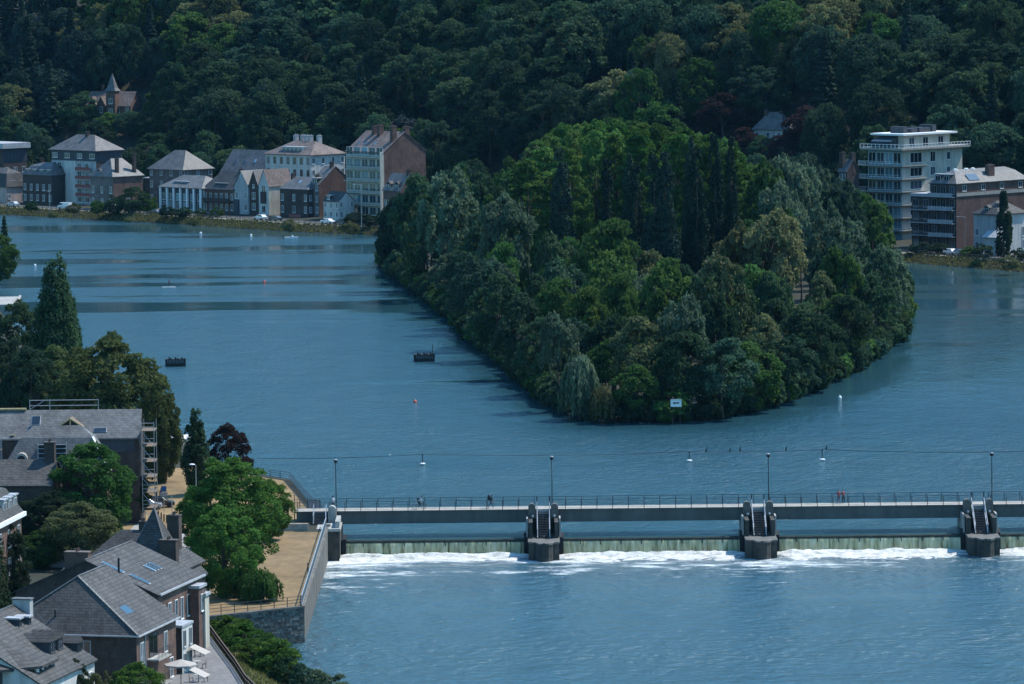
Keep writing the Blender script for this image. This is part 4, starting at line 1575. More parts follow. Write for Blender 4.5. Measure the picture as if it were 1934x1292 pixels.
hill = []
rh = random.Random(33)
villa = hill_hit(218, 217)
villa2 = hill_hit(1445, 262)
named_hill = [
    # px, base y on the slope, kind, leaf, radius, height, label
    (1365, 272, 'broad0', 'copper', 7.5, 13, 'broad copper beech left of the half-hidden grey villa'),
    (1525, 300, 'broad1', 'copper', 6.5, 13, 'round copper beech right of the half-hidden grey villa'),
    (1480, 318, 'broad2', 'copper', 4.5, 9, 'low copper-brown tree under the half-hidden grey villa'),
    (1590, 310, 'broad3', 'brown', 5.0, 8, 'low rusty-brown tree left of the modern block\'s terrace'),
    (1686, 285, 'broad1', 'yellow', 6.0, 12, 'pale yellow-green round tree behind the modern block\'s left terrace'),
    (762, 300, 'plume0', 'cedar', 6.0, 12, 'grey-blue feathery cedar spreading behind the red-gabled apartment block'),
    (836, 306, 'spruce0', 'conifer', 2.6, 12, 'slim dark conifer right of the red gable, left one of two'),
    (866, 312, 'spruce1', 'conifer', 3.0, 13, 'slim dark conifer right of the red gable, right one of two'),
    (905, 300, 'broad0', 'olive', 4.4, 9, 'small olive tree right of the two slim conifers'),
    (1322, 230, 'spruce0', 'copper', 2.4, 12, 'brown pointed conifer on the lower hill left of the copper beech'),
    (1288, 236, 'broad1', 'bluegreen', 4.5, 9, 'blue-green round tree peeping over the island\'s tall crowns'),
    (1090, 222, 'spruce1', 'conifer', 3.0, 14, 'dark conifer just behind the island\'s highest crowns'),
    (78, 300, 'broad0', 'bluegreen', 4.4, 9, 'round blue-green tree between the flat-roofed block and the apartment house'),
    (152, 250, 'broad3', 'deep', 6.0, 12, 'deep green tree below and left of the turreted villa'),
    (178, 232, 'broad2', 'mid', 3.0, 3.6, 'low mid-green tree in front of the turreted villa, left one'),
    (215, 236, 'broad0', 'deep', 3.0, 3.4, 'low deep green tree in front of the turreted villa, middle one'),
    (258, 233, 'broad3', 'bluegreen', 3.0, 3.6, 'low blue-green tree in front of the turreted villa, right one'),
    (205, 264, 'wood0', 'mid', 4.6, 8.5, 'mid-green tree on the slope under the turreted villa, left one'),
    (242, 262, 'wood2', 'bluegreen', 4.8, 8.5, 'blue-green tree on the slope under the turreted villa, middle one'),
    (282, 264, 'wood1', 'deep', 4.8, 9, 'deep green tree on the slope under the turreted villa, right one'),
    (300, 225, 'wood1', 'mid', 5.0, 9, 'mid-green tree just right of the turreted villa'),
    (1440, 300, 'broad3', 'deep', 4.0, 6, 'deep green tree right under the half-hidden grey villa'),
    (1405, 292, 'broad1', 'copper', 4.0, 7, 'low copper-brown tree at the grey villa\'s left foot'),
    (30, 270, 'broad1', 'olive', 7.5, 18, 'large olive tree above the flat-roofed block at the left edge'),
]
for a, b, k, lf, r_, h, ph in named_hill:
    p = hill_hit(a, b)
    t = tree('hillside_tree', ph, (p.x, p.y, ground(p.x, p.y) - 0.4), k, lf, h, r_, 'trees on the wooded hillside')
    hill.append((p.x, p.y, r_ * 0.8))
cand = []
sp_ = 11.0
nxh, nyh = int(520 / sp_), int(420 / sp_)
for i in range(nxh):
    for j in range(nyh):
        x = -260 + (i + 0.5 * (j % 2) + rh.uniform(-0.38, 0.38)) * sp_
        y = 1130 + (j + rh.uniform(-0.38, 0.38)) * sp_
        k = inland(x, y)
        if k < 60 or k > 300:
            continue
        cand.append((x, y, k))
rh.shuffle(cand)
inview, rest = [], []
for x, y, k in cand:
    if any((x - a) ** 2 + (y - b) ** 2 < (c + 3.2) ** 2 for a, b, c in hill[:len(named_hill)]):
        continue
    z = ground(x, y)
    a, b = pix((x, y, z))
    h = rh.uniform(14, 23) * min(1, 0.6 + (k - 55) / 60)
    r_ = rh.choice([5.5, 6.5, 7.0, 7.8, 8.6, 9.6]) * min(1, 0.62 + (k - 55) / 70)
    top = pix((x, y, z + h))[1]
    # leave the two hillside villas standing clear
    skip = False
    for v_, (v0, v1, vb, vt) in ((villa, (160, 275, 224, 150)), (villa2, (1400, 1482, 262, 205))):
        w_ = r_ * 7.2
        if y < v_.y + 9 and a + w_ > v0 and a - w_ < v1 and top < vb - 6 and b > vt:
            if y > v_.y - 12 or top < vb - 12:
                skip = True
    if skip:
        continue
    (inview if (-60 < a < 1995 and top < 320 and b > 15) else rest).append((x, y, z, h, r_, a, b, top, k))
inview.sort(key=lambda q: q[1] - 0)
# the nearest, largest 270 as trees of their own, what is left over as woodland
vis = [q for q in inview if q[6] > 40]
vis.sort(key=lambda q: q[8])
own, more = vis[:272], vis[272:] + [q for q in inview if q[6] <= 40] + rest
for x, y, z, h, r_, a, b, top, k in own:
    kk_ = rh.choice(['wood0', 'wood1', 'wood2'] * 5 + ['broad1', 'plume0', 'spruce0'])
    dr = vnoise(x * 0.022, y * 0.022, 12) + rh.uniform(-.18, .18)     # kinds stand in drifts
    lf = 'dark' if dr < .22 else ('deep' if dr < .45 else ('bluegreen' if dr < .62 else ('mid' if dr < .72 else 'olive')))
    if rh.random() < .004:
        lf = 'copper'
    if a < 150 and top < 150:
        lf = 'conifer'  # near-black leaves stand in for the shade of this valley corner
        kk_ = rh.choice(['wood0', 'wood2', 'spruce0', 'spruce1'])
    if kk_[:3] == 'spr':
        lf, r_ = 'conifer', r_ * 0.6
        h *= 1.15
    t = tree('hillside_tree', '', (x, y, z - 0.5), kk_, lf, h, r_, 'trees on the wooded hillside')
    row = 'high uphill' if top < 55 else ('midway uphill' if top < 125 else ('low uphill' if top < 195 else 'at the hill foot'))
    shp = {'bro': 'round', 'woo': 'broad-headed', 'plu': 'feathery', 'spr': 'pointed'}[kk_[:3]]
    pending.append((t, '%s %s tree %s over %s' % (shp, LEAFWORD[lf], row, landmark(a)), a))
finish_labels()
# remaining wood: one mass
cen, nrm, szs, lvs = [], [], [], []
g0 = broad(300, 1000, 0.5, 6.0, 14, 0.1, 26, 0.33)[0]
rng = np.random.default_rng(77)
for x, y, z, h, r_, a, b, top, k in more:
    ang = rh.uniform(0, 6.28)
    ca, sa = math.cos(ang), math.sin(ang)
    sub = rng.choice(1000, 1000 if b > -130 and -200 < a < 2130 else 350, replace=False)
    c_, n_ = g0[0][sub], g0[1][sub]
    s_ = r_ / 6.0
    cen.append(np.stack([(c_[:, 0] * ca - c_[:, 1] * sa) * s_ + x, (c_[:, 0] * sa + c_[:, 1] * ca) * s_ + y, c_[:, 2] * h / 14 + z - .4], 1))
    nrm.append(np.stack([n_[:, 0] * ca - n_[:, 1] * sa, n_[:, 0] * sa + n_[:, 1] * ca, n_[:, 2]], 1))
    szs.append(g0[2][sub] * s_ * (1 if len(sub) == 1000 else 1.6))
    lvs.append(g0[3][sub] + rh.uniform(-0.2, 0.2))
me = leaf_mesh('woodland', np.concatenate(cen), np.concatenate(nrm), np.concatenate(szs), 1.3, np.concatenate(lvs), 0, L['deep'])
tag(link('woodland', me), 'dense mixed woodland covering the hillside beyond the single trees', None, None, 'stuff')
print('hill own', len(own), 'more', len(more))
# ------------------------------------------------------------------ buildings
WIN = {}


def window_meshes(w, h, fm, gm, mull):
    key = (round(w, 2), round(h, 2), fm, gm, mull)
    if key not in WIN:
        fw = min(0.06, w * 0.08)
        mb = MB()
        mb.box(-w / 2, -w / 2 + fw, -0.06, 0.03, -h / 2, h / 2)
        mb.box(w / 2 - fw, w / 2, -0.06, 0.03, -h / 2, h / 2)
        mb.box(-w / 2 + fw, w / 2 - fw, -0.06, 0.03, -h / 2, -h / 2 + fw)
        mb.box(-w / 2 + fw, w / 2 - fw, -0.06, 0.03, h / 2 - fw, h / 2)
        for i in range(1, mull + 1):
            x = -w / 2 + w * i / (mull + 1)
            mb.box(x - 0.03, x + 0.03, -0.05, 0.03, -h / 2 + fw, h / 2 - fw)
        mb.box(-w / 2 - 0.06, w / 2 + 0.06, -0.1, 0.03, -h / 2 - 0.09, -h / 2 - 0.002)
        pane = MB().box(-w / 2 + fw - .01, w / 2 - fw + .01, -0.022, 0.02, -h / 2 + fw - .01, h / 2 - fw + .01)
        WIN[key] = (mb.mesh('window', M[fm]), pane.mesh('pane', M[gm]))
    return WIN[key]


FACE_ROT = {'front': 0.0, 'right': math.pi / 2, 'left': -math.pi / 2}


class Bld:
    """one building: local x runs along its front from left to right, y goes back, front at y = 0"""
    def __init__(s, name, label, cat, fl, ang, w, l, z0, ze, zr, roof='gable_x', wall='brick', rmat='slate', over=0.35, inset=None, wall_r=None, group=None):
        s.w, s.l = w, l
        s.h, s.r = ze - z0, zr - z0
        s.kind = roof
        s.root = thing(name, label, cat, (fl[0], fl[1], z0), ang, group)
        h, r = s.h, s.r
        mb = MB()
        o = 0.0
        mb.box(0, w, 0, l, -1.0, h)
        if roof in ('gable_x',):
            mb.add([(x, y, z) for x in (0, w) for y, z in ((0, h), (l, h), (l / 2, r - .06))], [(2, 1, 0), (3, 4, 5)])
        if roof in ('gable_y',):
            mb.add([(x, y, z) for y in (0, l) for x, z in ((0, h), (w, h), (w / 2, r - .06))], [(0, 1, 2), (5, 4, 3)])
        s.wall = mb.build('wall', M[wall], s.root)
        if wall_r:                                   # the right-hand wall faced in another material
            mb = MB()
            pts = [(0.0, -1.0), (l, -1.0), (l, h)] + ([(l / 2, r - .08)] if roof == 'gable_x' else []) + [(0.0, h)]
            mb.prism_x([(y, z) for y, z in pts], w - 0.02, w + 0.03)
            mb.build('side_wall', M[wall_r], s.root)
        mb = MB()
        t, ov = 0.16, over
        if roof == 'gable_x':
            k = (r - h) / (l / 2)
            a = [(-ov, h - ov * k), (l / 2, r), (l + ov, h - ov * k)]
            mb.prism_x([(a[0][0], a[0][1]), (a[0][0], a[0][1] - 0.02 - t), (a[1][0], a[1][1] - t), (a[1][0], a[1][1])][::-1], -ov * .6, w + ov * .6)
            mb.prism_x([(a[1][0], a[1][1]), (a[1][0], a[1][1] - t), (a[2][0], a[2][1] - t - .02), (a[2][0], a[2][1])][::-1], -ov * .6, w + ov * .6)
        elif roof == 'gable_y':
            k = (r - h) / (w / 2)
            for sx in (-1, 1):
                xe, ze_ = w / 2 + sx * (w / 2 + ov), h - ov * k
                pts = [(w / 2, r), (xe, ze_), (xe, ze_ - t), (w / 2, r - t)]
                vs_ = [(x, y, z) for y in (-ov * .6, l + ov * .6) for x, z in pts]
                fs = [(0, 1, 2, 3), (7, 6, 5, 4)] + [(i, 4 + i, 4 + (i + 1) % 4, (i + 1) % 4) for i in range(4)]
                mb.add(vs_, fs)
        elif roof in ('hip', 'hip_front'):
            ins = inset if inset is not None else min(w, l) / 2
            e = [(-ov, -ov), (w + ov, -ov), (w + ov, l + ov), (-ov, l + ov)]
            if roof == 'hip_front':                 # ridge runs back from the front hip to a gable
                R0, R1 = (w / 2, ins), (w / 2, l + ov)
                top = [(*e[0], h), (*e[1], h), (*e[2], h), (*e[3], h), (*R0, r), (*R1, r)]
                fs = [(0, 1, 4), (1, 2, 5, 4), (2, 3, 5), (3, 0, 4, 5)]
            elif w >= l:
                R0, R1 = (ins, l / 2), (w - ins, l / 2)
                top = [(*e[0], h), (*e[1], h), (*e[2], h), (*e[3], h), (*R0, r), (*R1, r)]
                fs = [(0, 1, 5, 4), (1, 2, 5), (2, 3, 4, 5), (3, 0, 4)]
            else:
                R0, R1 = (w / 2, ins), (w / 2, l - ins)
                top = [(*e[0], h), (*e[1], h), (*e[2], h), (*e[3], h), (*R0, r), (*R1, r)]
                fs = [(0, 1, 4), (1, 2, 5, 4), (2, 3, 5), (3, 0, 4, 5)]
            low = [(x, y, h - t) for x, y in e]
            mb.add(top + low, fs + [(9, 8, 7, 6)] + [(6 + i, 6 + (i + 1) % 4, (i + 1) % 4, i) for i in range(4)])
        elif roof == 'flat':
            mb.box(-ov, w + ov, -ov, l + ov, h, h + max(0.25, r - h))
        elif roof == 'mansard':
            zm = h + (r - h) * 0.72
            m_ = inset or 1.1
            e = [(-ov, -ov), (w + ov, -ov), (w + ov, l + ov), (-ov, l + ov)]
            q = [(m_, m_), (w - m_, m_), (w - m_, l - m_), (m_, l - m_)]
            hh = min(w, l) / 2 - 0.01
            if w >= l:
                rr = [(hh, l / 2), (w - hh, l / 2)]
            else:
                rr = [(w / 2, hh), (w / 2, l - hh)]
            v_ = [(*p, h) for p in e] + [(*p, zm) for p in q] + [(*p, r) for p in rr] + [(*p, h - t) for p in e]
            fs = [(i, (i + 1) % 4, 4 + (i + 1) % 4, 4 + i) for i in range(4)]
            fs += [(4, 5, 9, 8), (5, 6, 9), (6, 7, 8, 9), (7, 4, 8)] if w >= l else [(4, 5, 8), (5, 6, 9, 8), (6, 7, 9), (7, 4, 8, 9)]
            fs += [(13, 12, 11, 10)] + [(10 + i, 10 + (i + 1) % 4, (i + 1) % 4, i) for i in range(4)]
            mb.add(v_, fs)
        s.roof = mb.build('roof', M[rmat], s.root)

    def on(s, face, u, z, out=0.0):
        if face == 'front':
            return (u, -out, z)
        if face == 'right':
            return (s.w + out, u, z)
        return (-out, s.l - u, z)

    def win(s, face, u, z, w, h, fm='white', gm='glass', mull=1, out=0.03, parent=None, name='window'):
        f, p = window_meshes(w, h, fm, gm, mull)
        o = link(name, f, parent or s.root, s.on(face, u, z, out), FACE_ROT[face])
        link('pane', p, o)
        return o

    def grid(s, face, n, zs, w, h, u0=None, u1=None, **kw):
        L_ = s.w if face == 'front' else s.l
        a = w if u0 is None else u0
        b = L_ - w if u1 is None else u1
        for z in zs:
            for i in range(n):
                s.win(face, a + (b - a) * (i / (n - 1) if n > 1 else 0.5), z, w, h, **kw)

    def panel(s, face, u0, u1, z0, z1, mat, name='cladding', out=0.05, thick=0.1):
        mb = MB()
        if face == 'front':
            mb.box(u0, u1, -out, thick - out, z0, z1)
        elif face == 'right':
            mb.box(s.w - thick + out, s.w + out, u0, u1, z0, z1)
        return mb.build(name, M[mat], s.root)

    def balcony(s, face, u0, u1, z, depth=1.2, rail='rail', slab='concrete', hgt=1.0, solid=None):
        mb = MB()
        L1 = dict(front=lambda a, b, c, d, e, f: (a, b, -d, -c, e, f), right=lambda a, b, c, d, e, f: (s.w + c, s.w + d, a, b, e, f))[face]
        mb.box(*L1(u0, u1, 0.04, depth, z - 0.18, z))
        b_ = mb.build('balcony', M[slab], s.root)
        mb = MB()
        if solid:
            mb.box(*L1(u0, u1, depth - 0.08, depth - 0.02, z + 0.003, z + hgt))
        else:
            mb.box(*L1(u0, u1, depth - 0.08, depth - 0.03, z + hgt - 0.06, z + hgt))
            n = max(2, int((u1 - u0) / 0.45))
            for i in range(n + 1):
                u = u0 + 0.03 + (u1 - u0 - 0.06) * i / n
                mb.box(*L1(u - 0.02, u + 0.02, depth - 0.07, depth - 0.035, z + 0.003, z + hgt - 0.06))
        mb.build('balustrade', M[solid or rail], b_)
        return b_

    def chimney(s, x, y, z0, z1, wx=0.7, wy=1.0, mat='brick_dark'):
        mb = MB()
        mb.box(x - wx / 2, x + wx / 2, y - wy / 2, y + wy / 2, z0, z1 - 0.15)
        mb.box(x - wx / 2 - 0.06, x + wx / 2 + 0.06, y - wy / 2 - 0.06, y + wy / 2 + 0.06, z1 - 0.148, z1)
        for q in (-0.25, 0.25):
            mb.lathe([(0.12, z1), (0.1, z1 + 0.35)], 6, x, y + q * wy)
        return mb.build('chimney', M[mat], s.roof)

    def skylight(s, face, u, d, w, h, gm='glass_sky'):
        """window lying in a roof slope: d is the distance up the plan from the eave"""
        hh, rr = s.h, s.r
        if face == 'front':
            half = s.l / 2
            k = (rr - hh) / half
            p, rot = Vector((u, d, hh + d * k)), (math.atan(k), 0, 0)
        else:
            half = s.w / 2
            k = (rr - hh) / half
            p, rot = Vector((s.w - d, u, hh + d * k)), (math.atan(k), 0, math.pi / 2)
        mb = MB()
        mb.box(-w / 2, w / 2, -h / 2, h / 2, 0.02, 0.09)
        o = mb.build('skylight', M['zinc'], s.root, p)
        o.rotation_euler = rot
        MB().box(-w / 2 + 0.08, w / 2 - 0.08, -h / 2 + 0.08, h / 2 - 0.08, 0.06, 0.14).build('pane', M[gm], o)
        return o

    def dormer(s, face, u, d, w, h, z, depth=1.6, style='flat', fm='white', cheek='slate', n=1, wh=0.75):
        """box dormer: its front stands d behind the wall face, sill at height z"""
        root = link('dormer', None, s.root, s.on(face, u, z, -d), FACE_ROT[face])
        mb = MB()
        mb.box(-w / 2, w / 2, 0, depth, -0.2, h)
        mb.build('cheek', M[cheek], root)
        mb = MB()
        if style == 'flat':
            mb.box(-w / 2 - 0.18, w / 2 + 0.18, -0.22, depth + 0.1, h + 0.002, h + 0.16)
        else:
            g = w * 0.42
            pts = [(-w / 2 - 0.15, h - 0.05), (0, h + g), (w / 2 + 0.15, h - 0.05)]
            vs_ = [(x, y, zz) for y in (-0.2, depth + 0.6) for x, zz in pts]
            mb.add(vs_, [(0, 1, 2), (5, 4, 3), (0, 3, 4, 1), (1, 4, 5, 2), (0, 2, 5, 3)])
        mb.build('dormer_roof', M['slate' if style != 'flat' else 'zinc'], root)
        for i in range(n):
            f, p = window_meshes(w / n * 0.8, h * wh, fm, 'glass', 1)
            o = link('dormer_window', f, root, (-w / 2 + w * (i + 0.5) / n, -0.03, h * 0.5), 0)
            me2 = p
            # the pane stays part of the window
            mb2 = None
            q = link('pane', p, root, o.location, 0)
        return root


# far row: facade lines follow the bank
def fb_x(px_, k, py_=390):
    """where a pixel column meets the line k metres behind the far waterline (45 degree frame)"""
    d = ray(px_, py_)
    m_ = d.x / d.y
    c = N.dot(OB) + k
    y = c / (N.x * m_ + N.y)
    return Vector((m_ * y, y, 0))


def far(name, label, pl, pr, k, dep, ye, yr, roof, wall, rmat, z0=1.9, ang=-math.pi / 4, **kw):
    a, b = fb_x(pl, k), fb_x(pr, k)
    ze = Py(pr, ye, b.y).z
    ridge_y = b.y + (0.7071 * dep / 2 if roof in ('gable_x', 'hip', 'mansard') else 0)
    if roof == 'gable_y':
        ridge_y = (a.y + b.y) / 2
    if roof == 'flat':
        ridge_y = b.y
    zr = Py(pr, yr, ridge_y).z
    return Bld(name, label, 'house' if 'house' in name or 'villa' in name else 'building', a, ang, (b - a).length, dep, z0, ze, max(zr, ze + 0.3), roof, wall, rmat, **kw)


# --- left-hand row, from the right end towards the picture's left edge
B = far('apartment_house', 'six-storey apartment house with glazed balcony front and big red brick gable', 655, 726, 24, 15.5, 287, 249, 'gable_x', 'plaster_cream', 'tile_red', wall_r='brick', over=0.3)
fl_h = (B.h - 1.2) / 5.3
for i in range(6):
    z = 0.7 + fl_h * i
    B.grid('front', 5, [z + fl_h * 0.48], B.w / 6.2, fl_h * 0.66, B.w * .1, B.w * .9, gm='glass_teal', mull=1)
    if i:
        B.balcony('front', 0.2, B.w - 0.2, z, 1.3, 'rail', 'plaster_cream')
MB().prism_x([(0, -1.0), (-1.35, -1.0), (-1.35, B.h), (0, B.h)][::-1], B.w - 0.25, B.w + 0.045).build('end_wall', M['plaster_cream'], B.root)
for x, y, z1 in ((B.w * 0.28, 7, B.r + 1.3), (B.w * 0.45, 6.5, B.r + 1.6), (B.w - 0.9, 4.5, B.r + 1.6), (B.w - 0.7, 9, B.r + 1.3)):
    B.chimney(x, y, B.h + 1, z1, 1.1, 1.6, 'brick')
for u in (2.0, 4.6, 8.2):
    B.skylight('front', u, 3.0, 0.9, 1.5)

B = far('brick_house', 'red brick house with two white gabled dormers, right of the big brick gable', 724, 757, 17, 7, 358, 328, 'gable_x', 'brick', 'slate_pale', over=0.3)
for u in (B.w * .28, B.w * .75):
    B.dormer('front', u, 0.3, 1.7, 2.0, B.h - 0.6, 2.4, 'gable')
B.grid('front', 4, [2.2, 5.2], 0.9, 1.6)
B.chimney(B.w - 0.5, 3.5, B.h, B.r + 1.0)

B = far('white_house', 'small white two-storey house with dormer, in front of the balcony apartments', 611, 640, 15, 5.5, 379, 362, 'gable_x', 'plaster', 'slate', over=0.25)
B.grid('front', 3, [1.6, 4.0], 0.75, 1.5)
B.grid('right', 2, [1.6, 4.2], 0.8, 1.5)
B.dormer('front', B.w * .3, 0.2, 1.3, 1.2, B.h, 1.8)

B = far('brick_house', 'tall plain brick gable house left of the balcony apartment house', 583, 603, 22, 12.5, 348, 314, 'gable_x', 'brick_grey', 'tile', wall_r='brick', over=0.2)
B.grid('front', 2, [2.0, 5.0, 8.0], 0.9, 1.7)
B.dormer('front', B.w * .5, 0.4, 2.2, 1.8, B.h - 0.3, 3.0, 'flat')
B.chimney(B.w * .7, 6, B.r - 1, B.r + 1.1)

B = far('stone_house', 'dark brick house with bright half-hipped slate roof and small skylight', 529, 582, 20, 8.5, 358, 335, 'hip', 'brick_dark', 'slate_pale', inset=2.2)
B.grid('front', 3, [2.0, 5.2], 1.0, 1.8)
B.grid('right', 2, [2.0, 5.2], 0.9, 1.6)
B.skylight('front', B.w * .5, 2.4, 0.9, 1.2)
for x in (0.8, B.w - 0.8):
    B.chimney(x, 4.2, B.h, B.r + 0.7)
B.panel('front', B.w * .55, B.w * .98, 0.0, 0.9, 'red_panel', 'low_wall', 2.5)

B = far('gable_house', 'narrow white-fronted house with brown-red roof and beige side wall', 489, 508, 20, 9, 350, 320, 'gable_y', 'plaster', 'tile_red', wall_r='plaster_cream', over=0.2)
B.grid('front', 1, [1.6, 4.4, 7.2], 1.5, 1.9)
B.panel('front', B.w * .25, B.w * .75, 3.2, 6.4, 'brick_dark', 'bay', 0.35, 0.3)

B = far('gable_house', 'narrow dark slate-fronted house with one bright roof slope', 470, 489, 20, 8, 352, 322, 'gable_y', 'brick_dark', 'slate_pale', over=0.2)
B.grid('front', 1, [2.2, 5.2], 1.4, 1.8)
B.grid('front', 1, [7.8], 0.8, 1.0)

B = far('gable_house', 'pale-fronted house with steep bright roof, left of the dark narrow house', 443, 469, 19.5, 8, 350, 322, 'gable_y', 'plaster_grey', 'slate_pale', over=0.3)
B.grid('front', 2, [2.0, 5.2], 1.0, 1.8)
B.panel('front', 0, B.w * .35, 0, B.h * .5, 'dark_panel', 'bay', 0.4, 0.35)

B = far('brick_house', 'brick house with long balcony and wide white-framed dormer', 384, 443, 19.5, 9, 359, 325, 'hip', 'brick', 'slate', inset=3.0)
B.grid('front', 6, [1.7, 4.6], 0.9, 1.7, 1.0, B.w - 1.0)
B.balcony('front', 0.3, B.w - 1.0, 3.2, 1.1, 'rail', 'brick_dark', solid='brick_dark', hgt=.9)
B.dormer('front', B.w * .5, 1.2, 5.0, 1.7, B.h - 0.1, 3.0, 'flat', n=4)
B.chimney(B.w * .8, 5, B.r - 1.2, B.r + 0.8)

B = far('columned_house', 'low house with tall white columns along its front and a flat dormer', 304, 382, 18.5, 10, 356, 333, 'hip', 'dark_panel', 'slate_pale', inset=4.0, over=0.6)
n_c = 7
for i in range(n_c):
    u = 0.25 + (B.w - 0.5) * i / (n_c - 1)
    MB().box(u - 0.28, u + 0.28, -0.55, -0.05, -0.8, B.h - 0.18).build('column', M['white'], B.root)
B.grid('front', 6, [1.6, 4.0], 1.3, 1.9, 1.2, B.w - 1.2, gm='glass_teal')
B.dormer('front', B.w * .4, 1.6, 6.0, 1.5, B.h, 3.0, 'flat', n=3)
B.panel('right', 0.3, 9.6, -0.5, B.h - 0.2, 'plaster', 'side_cladding', 0.06)

B = far('manor_house', 'big stone house under a large plain grey hipped roof', 283, 347, 33, 11, 321, 285, 'hip', 'brick_grey', 'tile', inset=5.0, over=0.5)
B.grid('front', 4, [2.2, 6.2, 9.6], 1.0, 1.9)
B.grid('right', 3, [6.2, 9.6], 1.0, 1.8)
MB().box(-3.2, -0.05, 0.8, 8, -1, B.h * .72).build('annexe', M['brick_dark'], B.root)
MB().box(-3.5, -0.05, 0.5, 8.3, B.h * .72 + .002, B.h * .72 + 0.3).build('annexe_roof', M['zinc'], B.root)

B = far('long_roof_house', 'long building with plain grey roof behind the small white-fronted houses', 416, 500, 50, 11, 330, 285, 'gable_x', 'brick_dark', 'tile', z0=2.6, over=0.4)
B.grid('front', 6, [2.5, 5.5], 1.0, 1.7)
for u in (4, 8, 12):
    B.skylight('front', u, 3, 0.9, 1.2)
B = far('white_villa', 'white villa with rows of windows, many chimneys and wide dormer', 503, 588, 42, 13, 293, 268, 'hip', 'plaster', 'tile_red', z0=2.4, inset=5.0, over=0.5)
B.grid('front', 7, [B.h - 1.7, B.h - 5.0, B.h - 8.3, B.h - 11.3], 1.1, 1.8, gm='glass', fm='timber')
B.grid('right', 4, [B.h - 1.7, B.h - 5.0, B.h - 8.3], 1.0, 1.7)
B.dormer('front', B.w * .5, 1.6, 8.5, 1.6, B.h + 0.3, 3.0, 'flat', n=5, cheek='plaster')
B.panel('front', -0.1, B.w + 0.1, B.h - 3.4, B.h - 3.15, 'plaster', 'string_course', 0.12)
for x, y in ((4, 8), (6.6, 8.2), (8.4, 8.0), (10.5, 7.5), (13.0, 8.5)):
    B.chimney(x, y, B.h + 1.2, B.r + 1.5, 0.8, 1.4, 'plaster_grey')

B = far('apartment_block', 'apartment block with pale blank panel, red balconies and dark attic storey', 99, 183, 24, 9.5, 285, 256, 'hip', 'plaster_grey', 'tile', inset=6.0, over=0.7)
B.panel('front', -0.06, B.w + 0.06, B.h - 3.0, B.h - 0.2, 'dark_panel', 'attic_cladding', 0.12)
B.panel('right', -0.06, B.l + 0.06, B.h - 3.0, B.h - 0.2, 'dark_panel', 'attic_cladding', 0.12)
B.panel('right', 0.0, B.l, -0.5, B.h - 3.05, 'brick_dark', 'side_cladding', 0.06)
B.grid('front', 4, [B.h - 1.6], 2.2, 1.4, 1.8, B.w - 1.6, gm='glass', out=0.16)
nf = 5
fh = (B.h - 3.2) / nf
for i in range(nf):
    z = fh * i + fh * .55
    B.grid('front', 2, [z], 1.5, fh * .62, 1.4, 3.6, gm='glass_teal')
    B.grid('front', 2, [z], 1.6, fh * .55, B.w * .63, B.w * .8, gm='glass')
    if i:
        B.balcony('front', 0.2, B.w * .26, fh * i, 1.0, 'rail', 'plaster_grey', solid='glass_teal', hgt=0.9)
        B.balcony('front', B.w * .58, B.w * .92, fh * i, 1.0, 'rail', 'plaster_grey', solid='red_panel', hgt=0.9)
B.panel('front', B.w * .28, B.w * .56, -0.5, B.h - 3.1, 'plaster', 'blank_panel', 0.1)
B.chimney(B.w * .55, 4.5, B.r - 1.5, B.r + 0.9, 1.1, 1.1)

B = far('corner_house', 'dark stone house with bright cross-hipped roof and two chimneys', 172, 214, 13.5, 11, 334, 300, 'hip', 'brick_grey', 'slate_pale', inset=3.4, over=0.4)
B.grid('front', 3, [2.0, 5.4], 1.0, 1.9)
B.panel('right', 0.0, B.l, -0.5, B.h - 0.2, 'brick', 'side_cladding', 0.06)
B.grid('right', 3, [2.2], 1.0, 1.8, out=0.1)
B.chimney(B.w - 1.0, 2.4, B.h + 0.3, B.r + 0.2)
B.chimney(B.w - 0.8, 8.6, B.h + 0.3, B.r + 1.2)
B.dormer('front', B.w * .35, 0.4, 1.6, 1.6, B.h - 0.2, 2.2, 'gable')

B = far('dormer_house', 'low dark house with a row of roof dormers beside the apartment block', 44, 99, 19, 8, 331, 308, 'mansard', 'brick_dark', 'tile', inset=1.6)
for i in range(4):
    B.dormer('front', B.w * (0.14 + 0.24 * i), 0.4, 1.5, 1.3, B.h + 0.05, 1.8, 'flat')
B.grid('front', 5, [1.8, 4.8], 1.0, 1.8)
B.chimney(B.w * .3, 4, B.r - .6, B.r + 1.1)

B = far('mansard_house', 'pink-walled house with dark mansard windows at the left edge', -40, 13, 17, 7.5, 353, 318, 'mansard', 'plaster_pink', 'slate', inset=1.0)
B.grid('right', 2, [1.8], 1.0, 1.4)
B.dormer('right', B.l * .35, 0.4, 1.9, 1.3, B.h + 0.3, 1.6, 'flat', n=2)
B.dormer('right', B.l * .75, 0.4, 1.9, 1.3, B.h + 0.3, 1.6, 'flat', n=2)

